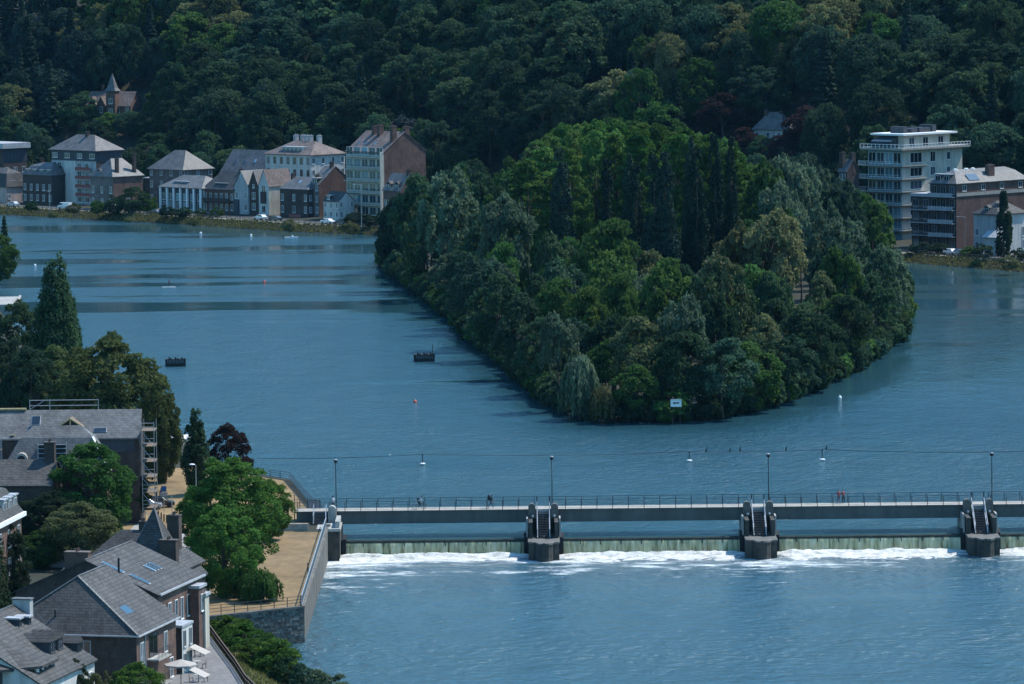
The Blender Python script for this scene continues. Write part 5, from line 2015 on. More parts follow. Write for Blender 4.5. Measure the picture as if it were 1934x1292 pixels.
B = far('flat_roofed_block', 'dark brick block with flat pale roof at the left edge', -60, 8, 38, 9, 281, 271, 'flat', 'brick_dark', 'zinc', z0=2.2, over=0.8)
B.panel('right', 0.0, B.l, B.h - 4.0, B.h - 0.3, 'dark_panel', 'upper_cladding', 0.06)
B.grid('right', 3, [4, 7.5], 1.3, 1.6)
B = far('white_gable_house', 'small white gabled house between the flat-roofed block and blue-green tree', 33, 43, 58, 4.2, 300, 284, 'gable_x', 'plaster', 'tile_red', z0=2.4)
B.grid('right', 1, [6.0, 9.5], 0.8, 1.3)
p = hill_hit(76, 262)
t = thing('garden_pavilion', 'flat pale-roofed pavilion half hidden in trees above the left-hand houses', 'pavilion', (p.x, p.y, p.z), -math.pi / 4)
MB().box(-2.0, 2.0, -1.2, 1.2, 2.6, 2.85).build('roof', M['zinc'], t)
for x in (-1.8, 1.7):
    MB().box(x, x + 0.15, -1, -0.85, -1, 2.6).build('post', M['timber'], t)
MB().box(-1.9, 1.9, 0.9, 1.1, -1, 2.6).build('back_wall', M['brick_dark'], t)

# --- villa with turret on the hill
p = villa
q = Py(218, 217, p.y)
V = Bld('turreted_villa', 'brick villa with steep red-brown gables and pointed turret among hillside trees', 'villa', (p.x - 9.0, p.y, 0), R(-20), 15.0, 8.0, p.z - 1.0, Py(218, 197, p.y).z, Py(218, 172, p.y + 4).z, 'gable_x', 'brick', 'tile_red', over=0.4)
V.grid('front', 5, [V.h - 1.5, V.h - 4.2], 1.1, 1.8)
for u in (2.4, 5.4):
    root = link('cross_gable', None, V.root, (u, -0.6, V.h - 2.2))
    mb = MB()
    mb.box(-1.3, 1.3, 0, 2, -2, 2.0)
    mb.add([(-1.3, 0, 2.0), (1.3, 0, 2.0), (0, 0, 4.4)], [(0, 1, 2)])
    mb.build('wall', M['brick'], root)
    mb = MB()
    for sx in (-1, 1):
        vs_ = [(0, -0.3, 4.7), (sx * 1.6, -0.3, 1.75), (sx * 1.6, 4.4, 1.75), (0, 4.4, 4.7)]
        mb.add(vs_ + [(a, b, c - .15) for a, b, c in vs_], [(0, 1, 2, 3), (7, 6, 5, 4), (0, 4, 5, 1), (1, 5, 6, 2)])
    mb.build('gable_roof', M['tile_red'], root)
    f_, g_ = window_meshes(1.0, 1.9, 'white', 'glass', 1)
    link('window', f_, root, (0, -0.03, 0.7))
    link('pane', g_, root, (0, -0.03, 0.7))
tw = link('turret', None, V.root, (9.4, -0.8, 0))
MB().box(-1.5, 1.5, -1.5, 1.5, -1, V.r + 0.3).build('wall', M['brick'], tw)
mb = MB()
zt = V.r + 0.3
mb.add([(-1.9, -1.9, zt), (1.9, -1.9, zt), (1.9, 1.9, zt), (-1.9, 1.9, zt), (-1.3, -1.3, zt + 0.9), (1.3, -1.3, zt + 0.9), (1.3, 1.3, zt + .9), (-1.3, 1.3, zt + .9), (0, 0, zt + 5.6)],
       [(0, 1, 5, 4), (1, 2, 6, 5), (2, 3, 7, 6), (3, 0, 4, 7), (4, 5, 8), (5, 6, 8), (6, 7, 8), (7, 4, 8), (3, 2, 1, 0)])
mb.build('spire', M['slate_pale'], tw)
f_, g_ = window_meshes(1.3, 1.7, 'white', 'glass', 1)
for z in (V.h - 2, V.h + 1.2):
    link('window', f_, tw, (0, -1.53, z))
    link('pane', g_, tw, (0, -1.53, z))
MB().box(12.4, 15.4, -1.8, -0.05, -1, V.h - 4).build('porch', M['brick'], V.root)
MB().box(12.2, 15.6, -2.0, -0.05, V.h - 3.99, V.h - 3.8).build('porch_roof', M['tile_red'], V.root)
V.chimney(3.8, 4.5, V.r - 1, V.r + 1.8)

# --- half-hidden grey villa on the right of the hill
p = villa2
V = Bld('grey_villa', 'half-hidden villa with tall grey roof and white balcony behind the copper beeches', 'villa', (p.x - 3.0, p.y, 0), R(-35), 9.0, 7.0, p.z - 3.0, Py(1440, 244, p.y).z, Py(1430, 211, p.y + 3).z, 'hip', 'plaster_grey', 'tile', inset=2.6, over=0.5)
V.grid('front', 3, [V.h - 1.5], 1.0, 1.5)
V.grid('right', 2, [V.h - 1.5], 1.2, 1.6)
V.balcony('right', 0.5, 5.5, V.h - 2.6, 1.2, 'white', 'white', solid='white')
V.chimney(2.2, 3, V.r - 2, V.r + 0.6, 1.0, 1.0)
V.chimney(6.4, 3.4, V.r - 2.5, V.r + 0.2, 0.8, 0.8)

# --- right-hand buildings
B = far('modern_block', 'modern cream apartment block with curved balcony slabs and flat-roofed penthouse', 1640, 1704, 40, 23, 284, 280, 'flat', 'plaster_cream', 'concrete_pale', over=1.4)
MOD = B
lev = [Py(1704, y, fb_x(1704, 40).y).z - 1.9 for y in (284, 313, 338, 362, 387, 411, 435)]
B.panel('front', 0.0, B.w, -0.5, B.h - 0.1, 'glass_teal', 'curtain_wall', 0.05)
for i in range(1, 7):
    z0, z1 = lev[i], lev[i - 1]
    B.grid('front', 4, [(z0 + z1) / 2 - 0.1], B.w / 4.6, (z1 - z0) * .72, B.w * .13, B.w * .87, gm='glass_teal', out=0.1)
    B.win('right', 5.2, (z0 + z1) / 2 - 0.1, 4.4, (z1 - z0) * .66, gm='glass', mull=2)
    B.win('right', 11.6, (z0 + z1) / 2 - 0.1, 1.8, (z1 - z0) * .66, gm='glass', mull=1)
    B.win('right', 17.6, (z0 + z1) / 2 - 0.1, 1.4, (z1 - z0) * .5, gm='glass', mull=0)
    bal = link('balcony', None, B.root, (0, 0, z0))
    mb = MB()
    mb.prism([(-2.6, 0.03), (-2.6, -0.9), (0.5, -1.5), (B.w + 0.2, -1.5), (B.w + 0.9, -0.6), (B.w + 0.9, 8.5), (B.w + 0.06, 9.0), (B.w + 0.06, -0.06), (0.0, -0.06), (0, 0.03)], -0.24, 0)
    mb.build('slab', M['concrete_pale'], bal)
    mb = MB()
    for a_, b_ in (((-2.5, -0.85), (0.5, -1.42)), ((0.5, -1.42), (B.w + 0.15, -1.42))):
        mb.bar((*a_, 0.95), (*b_, 0.95), 0.06)
        for q in np.linspace(0.04, 0.96, 9):
            x_, y_ = a_[0] + (b_[0] - a_[0]) * q, a_[1] + (b_[1] - a_[1]) * q
            mb.box(x_ - .03, x_ + .03, y_ - .03, y_ + .03, 0.003, 0.93)
    mb.build('balustrade', M['white' if i < 3 else 'rail_grey'], bal)
# roof terrace and penthouse
zt = B.h + 0.3
mb = MB()
e = [(-1.4, -1.4), (B.w + 1.4, -1.4), (B.w + 1.4, B.l + 1.4)]
for a_, b_ in zip(e, e[1:]):
    n_ = int((Vector(b_) - Vector(a_)).length / 1.2)
    for i in range(n_ + 1):
        x_, y_ = a_[0] + (b_[0] - a_[0]) * i / n_, a_[1] + (b_[1] - a_[1]) * i / n_
        mb.box(x_ - .05, x_ + .05, y_ - .05, y_ + .05, zt, zt + 1.05)
    mb.bar((*a_, zt + 1.08), (*b_, zt + 1.08), 0.12)
    mb.bar((*a_, zt + 0.5), (*b_, zt + 0.5), 0.06)
mb.build('terrace_railing', M['white'], B.root)
ph = link('penthouse', None, B.root, (1.4, 1.8, zt))
pw, pl_ = B.w - 2.4, B.l - 5.5
MB().box(0, pw, 0, pl_, 0, 3.2).build('wall', M['plaster_cream'], ph)
MB().box(-1.2, pw + 1.0, -1.2, pl_ + 1.8, 3.2, 3.65).build('flat_roof', M['white'], ph)
mb = MB()
mb.prism_x([(-0.1, 0.0), (-3.0, 0.0), (-3.0, 1.8), (-0.1, 3.0)][::-1], 0.5, pw * 0.8)
mb.build('conservatory', M['glass_sky'], ph)
f_, g_ = window_meshes(2.0, 2.2, 'white', 'glass', 1)
for y_ in (3.0, 8.2, 14.0):
    link('window', f_, ph, (pw + 0.03, y_, 1.5), math.pi / 2)
    link('pane', g_, ph, (pw + 0.03, y_, 1.5), math.pi / 2)
for y_, h_ in ((2.0, 1.6), (5.0, 1.0), (8.0, 1.2), (10.0, 1.1), (13.0, 1.7)):
    MB().box(pw * .3, pw * .8, y_, y_ + (1.4 if h_ > 1.3 else 2.2), 3.65, 3.65 + h_).build('roof_plant', M['dark_panel'], ph)

B = far('mansard_building', 'brick apartment building with dark mansard roof, balconies and solar panels', 1757, 1806, 22, 27, 347, 319, 'mansard', 'brick_dark', 'slate_pale', inset=2.2, wall_r='brick', over=0.35)
nf = 5
fh = B.h / nf
for i in range(nf):
    B.grid('front', 3, [fh * i + fh * .5], 1.5, fh * .62, 1.3, B.w - 1.3, gm='glass', fm='zinc')
    if i:
        B.balcony('front', 0.2, B.w - 0.2, fh * i, 1.3, 'rail_grey', 'plaster_grey', hgt=0.85, solid='plaster_grey')
B.panel('right', 0.0, B.l, B.h - 3.1, B.h - 2.3, 'concrete_pale', 'string_course', 0.18)
B.grid('right', 4, [B.h - 1.2], 1.4, 1.4, 3.0, 24, gm='glass', out=0.06)
for u in (2.0, 4.6):
    B.dormer('front', u, 0.5, 1.9, 1.9, B.h + 0.1, 1.8, 'flat', cheek='dark_panel')
so = MB()
k = (B.r - B.h) * .72 / 2.2
so.box(-1.9, 1.9, -1.0, 1.0, 0.04, 0.12)
o = so.build('solar_panel', M['glass'], B.root, (B.w - 1.1 + .2, 7.0, B.h + (B.r - B.h) * .4))
o.rotation_euler = (math.atan(k), 0, math.pi / 2)
B.chimney(B.w - 1.6, 14.5, B.h + .5, B.r + 0.8, 1.2, 2.2, 'brick')
for y_ in (4.5, 8.5, 11):
    MB().lathe([(0.6, B.r - .35), (0.5, B.r + 0.1), (0.2, B.r + .22)], 8, B.w / 2, y_).build('roof_light', M['white'], B.root)
# its lower balcony wing to the left
W2 = far('balcony_wing', 'narrow brick building of stacked balconies left of the brick mansard building', 1722, 1757, 24, 8, 372, 366, 'flat', 'brick_dark', 'zinc', over=0.25)
for i in range(4):
    z = W2.h / 4 * i
    W2.grid('front', 2, [z + W2.h / 8], 1.6, W2.h / 4 * .62, 1.3, W2.w - 1.3, fm='zinc')
    if i:
        W2.balcony('front', 0.1, W2.w - 0.1, z, 1.2, 'rail_grey', 'plaster_grey')
B = far('hipped_house', 'pale two-storey house with grey hipped roof beside the dark cypress', 1839, 1885, 13, 10, 405, 380, 'hip', 'plaster_grey', 'slate', inset=3.6, over=0.5)
B.panel('right', 0, B.l, -0.5, B.h - 0.2, 'plaster', 'side_cladding', 0.05)
B.grid('right', 2, [2.2, 5.2], 0.8, 2.2, out=0.09)
B.grid('front', 2, [2.2, 5.2], 1.0, 1.6)
B.dormer('front', B.w * .45, 0.8, 1.5, 1.2, B.h + 0.2, 2.0, 'gable')
B.chimney(B.w * .75, 4, B.r - 1, B.r + 1.4, 1.4, 0.9)
B = far('white_shed', 'small white shed with pitched pale roof in front of the hipped house', 1857, 1882, 10, 4, 447, 436, 'gable_x', 'plaster', 'zinc')
B.win('front', B.w / 2, 1.2, 1.0, 1.2)
B = far('chimney_house', 'brick house with tall chimneys showing between island willows and modern block', 1584, 1600, 30, 4.5, 322, 300, 'gable_x', 'brick_dark', 'tile', over=0.3)
B.chimney(0.4, 1.0, B.h - 2, B.r + 1.6, 1.1, 1.2, 'brick_dark')
B.chimney(B.w - 0.5, 2.6, B.h - 1, B.r + 1.4, 1.1, 1.2, 'brick_dark')
B.grid('front', 2, [B.h - 1.6], 0.9, 1.5)
# ------------------------------------------------------------------ near bank: houses
AN = R(-13.5)
XA, YA = Vector((math.cos(AN), math.sin(AN), 0)), Vector((-math.sin(AN), math.cos(AN), 0))


def near(name, label, right_eave_px, ze, w, l, zr, roof, wall, rmat, back=False, z0=GZ, ang=AN, cat='house', **kw):
    """placed by its front right eave corner"""
    e = Pz(right_eave_px[0], right_eave_px[1], ze)
    xa = Vector((math.cos(ang), math.sin(ang), 0))
    ya = Vector((-math.sin(ang), math.cos(ang), 0))
    c = Vector((e.x, e.y, 0)) - xa * w - (ya * l if back else Vector())
    return Bld(name, label, cat, c, ang, w, l, z0, ze, zr, roof, wall, rmat, **kw)


# house with the big hipped slate roof; front's shade put into darker brick
A = near('slate_house', 'brick house, its shaded front darker, with large hipped slate roof and blue skylight, in front', (257, 1200), 8.0, 14.8, 13.0, 13.2, 'hip_front', 'brick_dark', 'slate', inset=4.2, over=0.35, wall_r='brick')
for u in (7.4, 9.3):
    A.win('front', u, A.h - 1.3, 1.5, 1.3, 'plaster_grey', 'glass', 1)
A.win('front', 8.3, A.h - 4.6, 2.0, 2.2, 'dark_panel', 'glass', 1)
A.skylight('right', 4.6, 2.0, 2.2, 2.6)
for u in (1.6, 9.4):
    A.win('right', u, A.h - 2.0, 1.1, 2.1, 'white', 'glass', 1, out=0.06)
for u in (1.6, 11.2):
    A.win('right', u, A.h - 4.9, 1.1, 2.0, 'white', 'glass', 1, out=0.06)
A.balcony('right', 3.2, 7.4, A.h - 2.9, 1.3, 'rail', 'concrete')
A.balcony('right', 3.2, 7.4, A.h - 5.6, 1.3, 'rail', 'concrete')
A.win('right', 5.3, A.h - 1.7, 2.6, 2.2, 'dark_panel', 'glass', 1, out=0.05)
MB().tube([(A.w + .1, 2.6, -1), (A.w + .1, 2.6, A.h - .2)], 0.07, 6).build('drainpipe', M['zinc'], A.root)
mb = MB()
mb.bar((-0.3, A.l * 0, 0), (-0.3, 0.01, 0), 0.01)
k_ = Vector((A.w / 2, 4.2, A.r + 0.03))
mb = MB()
for e_ in ((-0.35, -0.35, A.h + .04), (A.w + 0.35, -0.35, A.h + .04)):
    mb.bar(k_, e_, 0.22, 0.1)
mb.bar(k_, (A.w / 2, A.l, A.r + .03), 0.22, 0.1)
mb.build('ridge_cap', M['slate_pale'], A.root)
mb = MB()
mb.bar((A.w + .42, -0.4, A.h - .08), (A.w + .42, A.l + .3, A.h - .08), 0.16, 0.14)
mb.bar((-0.4, -0.42, A.h - .08), (A.w + .4, -0.42, A.h - .08), 0.16, 0.14)
mb.build('gutter', M['zinc'], A.root)
MB().lathe([(0.1, A.h + 1.0), (0.1, A.h + 2.2)], 6, 6.0, 1.0).build('vent_pipe', M['black'], A.roof)
A.dormer('front', 2.2, 0.6, 2.4, 0.9, A.h + .1, 2.4, 'gable', n=1, cheek='brick_dark')

# white wing with flat top against its right side; front's shade put into dark brick
e = Pz(343, 1184, 6.9)
Wg = Bld('white_annexe', 'narrow flat-topped annexe, white towards the walk, beside the hipped slate house', 'building', Vector((e.x, e.y, 0)) - XA * 3.4, AN, 3.4, 3.6, GZ, 6.8, 7.0, 'flat', 'brick_dark', 'zinc', over=0.12, wall_r='plaster')
Wg.grid('right', 2, [1.2, 3.6], 0.8, 1.7, fm='plaster_grey', out=0.06)

# longer house behind; the shade on its gable put into darker brick
Bh = near('slate_house', 'long slate-roofed brick house with row of three small roof windows', (297, 1122), 9.5, 15.5, 15.5, 12.9, 'gable_y', 'brick_dark', 'slate', over=0.3, wall_r='brick')
for u in (6.2, 8.2, 10.5, 12.6):
    Bh.win('right', u, Bh.h - 2.6, 0.9, 2.3, 'white', 'glass', 0, out=0.06)
    Bh.win('right', u, Bh.h - 6.2, 0.9, 2.0, 'white', 'glass', 0, out=0.06)
for u in (1.6, 4.0):
    Bh.win('right', u, Bh.h - 2.4, 1.1, 1.9, 'white', 'glass', 1, out=0.06)
for i in range(3):
    Bh.skylight('right', 8.0 + i * 1.0, 3.4, 0.5, 1.5)
Bh.skylight('right', 2.2, 2.6, 0.8, 2.4)
Bh.skylight('right', 1.8, 5.4, 0.8, 2.6)
mb = MB()
mb.bar((Bh.w + .36, -0.1, Bh.h - .1), (Bh.w + .36, Bh.l + .1, Bh.h - .1), 0.18, 0.2)
mb.build('gutter', M['zinc'], Bh.root)
mb = MB()
mb.bar((Bh.w / 2, -.1, Bh.r + .04), (Bh.w / 2, Bh.l + .1, Bh.r + .04), 0.22, 0.1)
mb.build('ridge_cap', M['slate_pale'], Bh.root)
p = Pz(200, 1052, 13.6)
Bh.chimney(Bh.w / 2 - 1.3, 1.4, Bh.h + 1.5, Bh.r + 0.7, 2.6, 1.1, 'brick')
MB().lathe([(0.12, Bh.h + 1.2), (0.12, Bh.r + 0.2)], 6, Bh.w * .72, 0.6).build('stove_pipe', M['black'], Bh.roof)
# its end wing, in dark red brick
e = Pz(375, 1112, 8.6)
Ew = Bld('brick_end_house', 'dark red narrow brick house end beside the walk, at the lawn\'s corner', 'house', Vector((e.x, e.y, 0)) - XA * 2.6, AN, 2.6, 2.4, GZ, 8.6, 8.9, 'flat', 'brick', 'zinc', over=0.15)
Ew.win('right', 1.2, 5.0, 1.0, 1.8)
e = Pz(389, 1126, 7.6)
Gw = Bld('grey_end_house', 'small pale rendered house end with tall green-grey doors at the lawn corner', 'house', Vector((e.x, e.y, 0)) - XA * 1.4, AN, 1.3, 1.4, GZ, 7.6, 7.9, 'flat', 'plaster_cream', 'zinc', over=0.15)
Gw.win('front', 0.75, 2.8, 0.7, 2.6, 'plaster_grey', 'glass_teal', 0)
Gw.win('front', 0.75, 5.8, 0.7, 1.5, 'plaster_grey', 'glass', 0)

# house with pyramid turret
e = Pz(340, 1076, 8.6)
Cx = Bld('turret_house', 'slate house with tall pyramid roof and two big dark brick chimneys', 'house', Vector((e.x, e.y, 0)) - XA * 11.5, AN, 11.5, 7.4, GZ, 8.6, 12.4, 'hip', 'brick_dark', 'slate', inset=3.6, over=0.5)
py_ = link('pyramid_turret', None, Cx.root, (8.3, 1.2, 0))
MB().box(-3.0, 3.0, -3.0, 3.0, 0, Cx.h - 0.6).build('wall', M['brick_dark'], py_)
mb = MB()
hz_ = Cx.h - 0.6
mb.add([(-3.5, -3.5, hz_), (3.5, -3.5, hz_), (3.5, 3.5, hz_), (-3.5, 3.5, hz_), (-2.6, -2.6, hz_ + 1.3), (2.6, -2.6, hz_ + 1.3), (2.6, 2.6, hz_ + 1.3), (-2.6, 2.6, hz_ + 1.3), (0, 0, hz_ + 7.2)],
       [(0, 1, 5, 4), (1, 2, 6, 5), (2, 3, 7, 6), (3, 0, 4, 7), (4, 5, 8), (5, 6, 8), (6, 7, 8), (7, 4, 8), (3, 2, 1, 0)])
mb.build('spire', M['slate'], py_)
mb = MB()
for s_ in ((-2.6, -2.6), (2.6, -2.6)):
    mb.bar((0, 0, hz_ + 7.22), (s_[0], s_[1], hz_ + 1.32), 0.14, 0.08)
mb.build('ridge_cap', M['slate_pale'], py_)
Cx.chimney(9.6, 4.2, Cx.h, Cx.r + 1.7, 1.35, 1.1, 'brick_dark')
Cx.chimney(10.5, -0.7, 3.0, Cx.h + 3.4, 1.9, 1.1, 'brick_dark')
Cx.chimney(6.0, 4.4, Cx.h + 2, Cx.r + 0.9, 0.9, 0.8, 'brick_dark')
mb = MB()
mb.add([(11.6, 2.0, 8.2 - GZ + .3), (12.7, 2.0, 7.4 - GZ), (12.7, 6.4, 7.4 - GZ), (11.6, 6.4, 8.2 - GZ + .3), (11.6, 2.0, 8.0 - GZ + .3), (12.7, 2.0, 7.2 - GZ), (12.7, 6.4, 7.2 - GZ), (11.6, 6.4, 8.0 - GZ + .3)],
       [(0, 1, 2, 3), (7, 6, 5, 4), (0, 4, 5, 1), (1, 5, 6, 2), (2, 6, 7, 3)])
mb.build('side_roof', M['slate'], Cx.root)
MB().box(11.52, 12.4, 2.2, 6.2, 0, 7.1 - GZ).build('side_wing', M['brick_dark'], Cx.root)
mb = MB()
mb.box(-3.6, -0.1, 1.5, 6.5, 0, 4.6)
mb.build('left_wing', M['brick_dark'], Cx.root)
mb = MB()
mb.add([(-4.0, 1.1, 4.6), (-0.1, 1.1, 4.6), (-0.1, 6.9, 4.6), (-4.0, 6.9, 4.6), (-2.6, 4.0, 6.6), (-0.1, 4.0, 6.6)], [(0, 1, 5, 4), (2, 3, 4, 5), (3, 0, 4), (3, 2, 1, 0), (1, 2, 5)])
mb.build('left_roof', M['slate'], Cx.root)

# low garden walls left of it
p = Pz(118, 1072, GZ)
t = thing('garden_wall', 'low grey garden wall with small brick pier left of the turret house', 'wall', (p.x, p.y, GZ), AN)
MB().box(-7, 2.5, 0, 0.3, 0, 2.2).build('wall', M['plaster_grey'], t)
MB().box(2.6, 5.5, -0.2, 0.6, 0, 2.6).build('pier', M['brick_dark'], t)
MB().box(-7, 2.6, -0.06, 0.36, 2.2, 2.3).build('coping', M['concrete'], t)

# house in the lower left corner: gabled slate roof with dormers
D = near('dormer_slate_house', 'slate-roofed house with small dark dormers in the lower left corner', (178, 1242), 7.0, 16.5, 16.0, 12.0, 'gable_y', 'plaster', 'slate', back=True, over=0.3)
for u, d in ((12.2, 2.2), (9.9, 2.2)):
    D.dormer('right', u, d, 1.7, 1.3, D.h + d * (D.r - D.h) / 8.25 - .1, 2.2, 'gable', n=1, cheek='dark_panel', fm='dark_panel')
for u, d in ((13.6, 5.8), (11.4, 6.0)):
    D.dormer('right', u, d, 0.9, 0.8, D.h + d * (D.r - D.h) / 8.25 - .1, 1.3, 'flat', n=1, cheek='dark_panel', fm='dark_panel')
D.dormer('right', 15.0, 1.2, 1.3, 1.2, D.h + 0.5, 1.6, 'gable', n=1, cheek='dark_panel', fm='dark_panel')
mb = MB()
mb.bar((D.w / 2, -.1, D.r + .04), (D.w / 2, D.l + .1, D.r + .04), 0.22, 0.1)
mb.build('ridge_cap', M['slate_pale'], D.root)
p = Pz(55, 1128, 12.6)
MB().box(D.w / 2 - 0.2, D.w / 2 + 1.6, D.l + .25, D.l + 1.2, 4.0, D.r + 0.5).build('gable_wall', M['plaster_grey'], D.root)
MB().box(D.w / 2 - 0.3, D.w / 2 + 1.7, D.l + .15, D.l + 1.3, D.r + 0.502, D.r + 0.62).build('gable_coping', M['slate_pale'], D.root)
D.win('right', 14.6, 3.0, 1.0, 1.6)
# pavilion roof at the very corner
c_ = Py(-20, 1190, 447)
t = thing('bay_pavilion', 'octagonal slate-roofed bay with tall white pilasters, extreme lower left', 'pavilion', (c_.x, 447, GZ), R(10))
mb = MB()
n8 = 8
ra, zb, zt2 = 6.6, 8.3 - GZ, 10.9 - GZ
ring = [(ra * math.cos(2 * math.pi * i / n8), ra * math.sin(2 * math.pi * i / n8)) for i in range(n8)]
mb.add([(x, y, zb) for x, y in ring] + [(0, 0, zt2)] + [(x, y, zb - .25) for x, y in ring],
       [(i, (i + 1) % n8, n8) for i in range(n8)] + [(n8 + 1 + i, n8 + 1 + (i + 1) % n8, (i + 1) % n8, i) for i in range(n8)] + [tuple(n8 + 1 + i for i in reversed(range(n8)))])
mb.build('roof', M['slate'], t)
MB().prism([(x * .86, y * .86) for x, y in ring], -1, zb - .26).build('wall', M['dark_panel'], t)
for i in range(n8):
    for q in (0.0, 0.33, 0.66):
        x = ring[i][0] * (1 - q) + ring[(i + 1) % n8][0] * q
        y = ring[i][1] * (1 - q) + ring[(i + 1) % n8][1] * q
        MB().box(-0.2, 0.2, -0.2, 0.2, -1, zb - .27).build('pilaster', M['white'], t, (x * .88, y * .88, 0), math.atan2(y, x))

# house at the left edge with cornice and dormer windows
e = Pz(40, 968, 12.3)
F = Bld('cornice_house', 'brick house with white-cornered dormer windows and ivy at the left edge', 'house', Vector((e.x, e.y, 0)) - Vector((math.cos(R(-8)), math.sin(R(-8)), 0)) * 10 - Vector((-math.sin(R(-8)), math.cos(R(-8)), 0)) * 14, R(-8), 10, 14, GZ, 12.3, 16.4, 'mansard', 'brick', 'slate', inset=1.4, over=0.3)
MB().box(F.w + .02, F.w + 0.55, -0.3, F.l + 0.3, F.h - .35, F.h + 0.12).build('cornice', M['white'], F.root)
for u in (12.6, 10.2, 7.8):
    F.dormer('right', u, 0.35, 1.5, 2.0, F.h + .15, 1.6, 'flat', n=1, fm='white', cheek='plaster')
F.grid('right', 3, [F.h - 2.2, F.h - 5.4], 1.1, 2.0, 4, 12.4)
cen, nrm, szs, lvs = [], [], [], []
rng = np.random.default_rng(8)
n_iv = 2600
yy = rng.uniform(0, 11, n_iv)
zz = rng.uniform(0, 1, n_iv) * (F.h - 1.5) * np.clip(0.45 + 0.5 * np.sin(yy * 0.7) + yy * .03, 0.2, 1)
cen = np.stack([F.w + rng.uniform(0.05, 0.7, n_iv), yy, zz], 1)
nrm = np.stack([np.ones(n_iv), rng.normal(0, .6, n_iv), rng.normal(.3, .6, n_iv)], 1)
iv = link('ivy', leaf_mesh('ivy', cen, nrm, rng.uniform(.1, .22, n_iv), 1.2, rng.normal(.45, .2, n_iv), 0, L['dark']), F.root)

# building under repair, with scaffolding
e = Pz(262, 823, 13.4)
S = Bld('roof_repair_house', 'long grey slate roof under repair with open gabled dormer and scaffolding', 'building', Vector((e.x, e.y, 0)) - Vector((30, 0, 0)), 0.0, 30.0, 7.4, GZ, 13.4, 16.5, 'gable_x', 'brick_dark', 'slate_pale', over=0.3)
root = link('open_dormer', None, S.root, (21.2, -0.1, S.h + .25))
mb = MB()
for x in (-1.55, 1.45):
    mb.box(x, x + .14, 0.0, .16, -.1, 1.0)
mb.bar((-1.6, 0.05, 1.0), (0, 0.05, 2.05), 0.16, 0.16)
mb.bar((1.6, 0.05, 1.0), (0, 0.05, 2.05), 0.16, 0.16)
mb.box(-.07, .07, 0.03, .15, -.1, 1.9)
mb.build('timber_frame', M['timber_new'], root)
mb = MB()
mb.box(-1.5, 1.5, 0.3, 2.2, -.2, 1.0)
mb.add([(-1.5, .3, 1), (1.5, .3, 1), (0, .3, 1.95)], [(0, 1, 2)])
mb.build('opening', M['black'], root)
mb = MB()
for sx in (-1, 1):
    vs_ = [(0, 0.25, 2.1), (sx * 1.75, 0.25, 0.95), (sx * 1.75, 2.4, 0.95), (0, 3.4, 2.1)]
    mb.add(vs_ + [(a, b, c - .12) for a, b, c in vs_], [(0, 1, 2, 3), (7, 6, 5, 4), (0, 4, 5, 1), (1, 5, 6, 2)])
mb.build('gable_roof', M['timber'], root)
S.skylight('front', 16.6, 2.2, 1.2, 1.6, 'glass')
S.skylight('front', 16.4, 0.9, 1.6, 1.4, 'glass')
S.skylight('front', 25.0, 0.8, 1.7, .8, 'glass')
MB().box(13.5, 14.0, -0.0, 0.2, S.h + .2, S.h + .3).build('batten', M['timber_new'], S.root)
mb = MB()
kk2 = (S.r - S.h) / 3.7
mb.bar((10.6, -0.2, S.h + .1), (10.9, 3.6, S.r + .08), 0.14, 0.1)
mb.build('verge_board', M['timber_new'], S.root)
MB().box(0, 15.2, 3.45, 3.9, S.r + .02, S.r + 0.26).build('ridge_board', M['timber_new'], S.root)
mb = MB()
for x in (15.6, 18.2, 24.5):
    mb.tube([(x, 4.2, S.r - .3), (x, 4.2, S.r + 1.3)], .05, 5)
for z in (.5, 1.2):
    mb.tube([(15.6, 4.2, S.r + z), (24.5, 4.2, S.r + z)], .045, 5)
mb.tube([(15.6, 4.2, S.r), (17.6, 4.2, S.r + 1.2)], .04, 5)
mb.build('roof_scaffold', M['rail_grey'], S.root)
MB().box(14, 29.4, -.07, .2, S.h - 2.1, S.h - .3).build('dark_frieze', M['dark_panel'], S.root)


def scaffold(label, p, w, d, h, lift=2.0, bays=2):
    t = thing('scaffold', label, 'scaffolding', p, 0)
    for i in range(bays + 1):
        for y in (0, d):
            MB().tube([(w * i / bays, y, 0), (w * i / bays, y, h)], .05, 5).build('standard', M['rail_grey'], t)
    z = lift
    while z < h:
        MB().box(-.1, w + .1, 0, d, z, z + .06).build('platform', M['timber'], t)
        mb = MB()
        for zz_ in (.55, 1.05):
            mb.tube([(0, 0, z + zz_), (w, 0, z + zz_)], .035, 4)
        mb.tube([(0, 0, z), (w / bays, 0, z - lift)], .03, 4)
        mb.build('guard_rail', M['rail_grey'], t)
        z += lift
    return t


p = Pz(262, 905, GZ)
scaffold('scaffold tower at the right end of the grey roof under repair', (e.x + .4, e.y - 0.4, GZ), 1.6, 4.0, 13.2, 2.0, 1)
scaffold('scaffold in front of the brick wall at the left end of the repaired building', (e.x - 30.5, e.y - 3.0, GZ), 13.0, 1.2, 11.5, 2.0, 5)
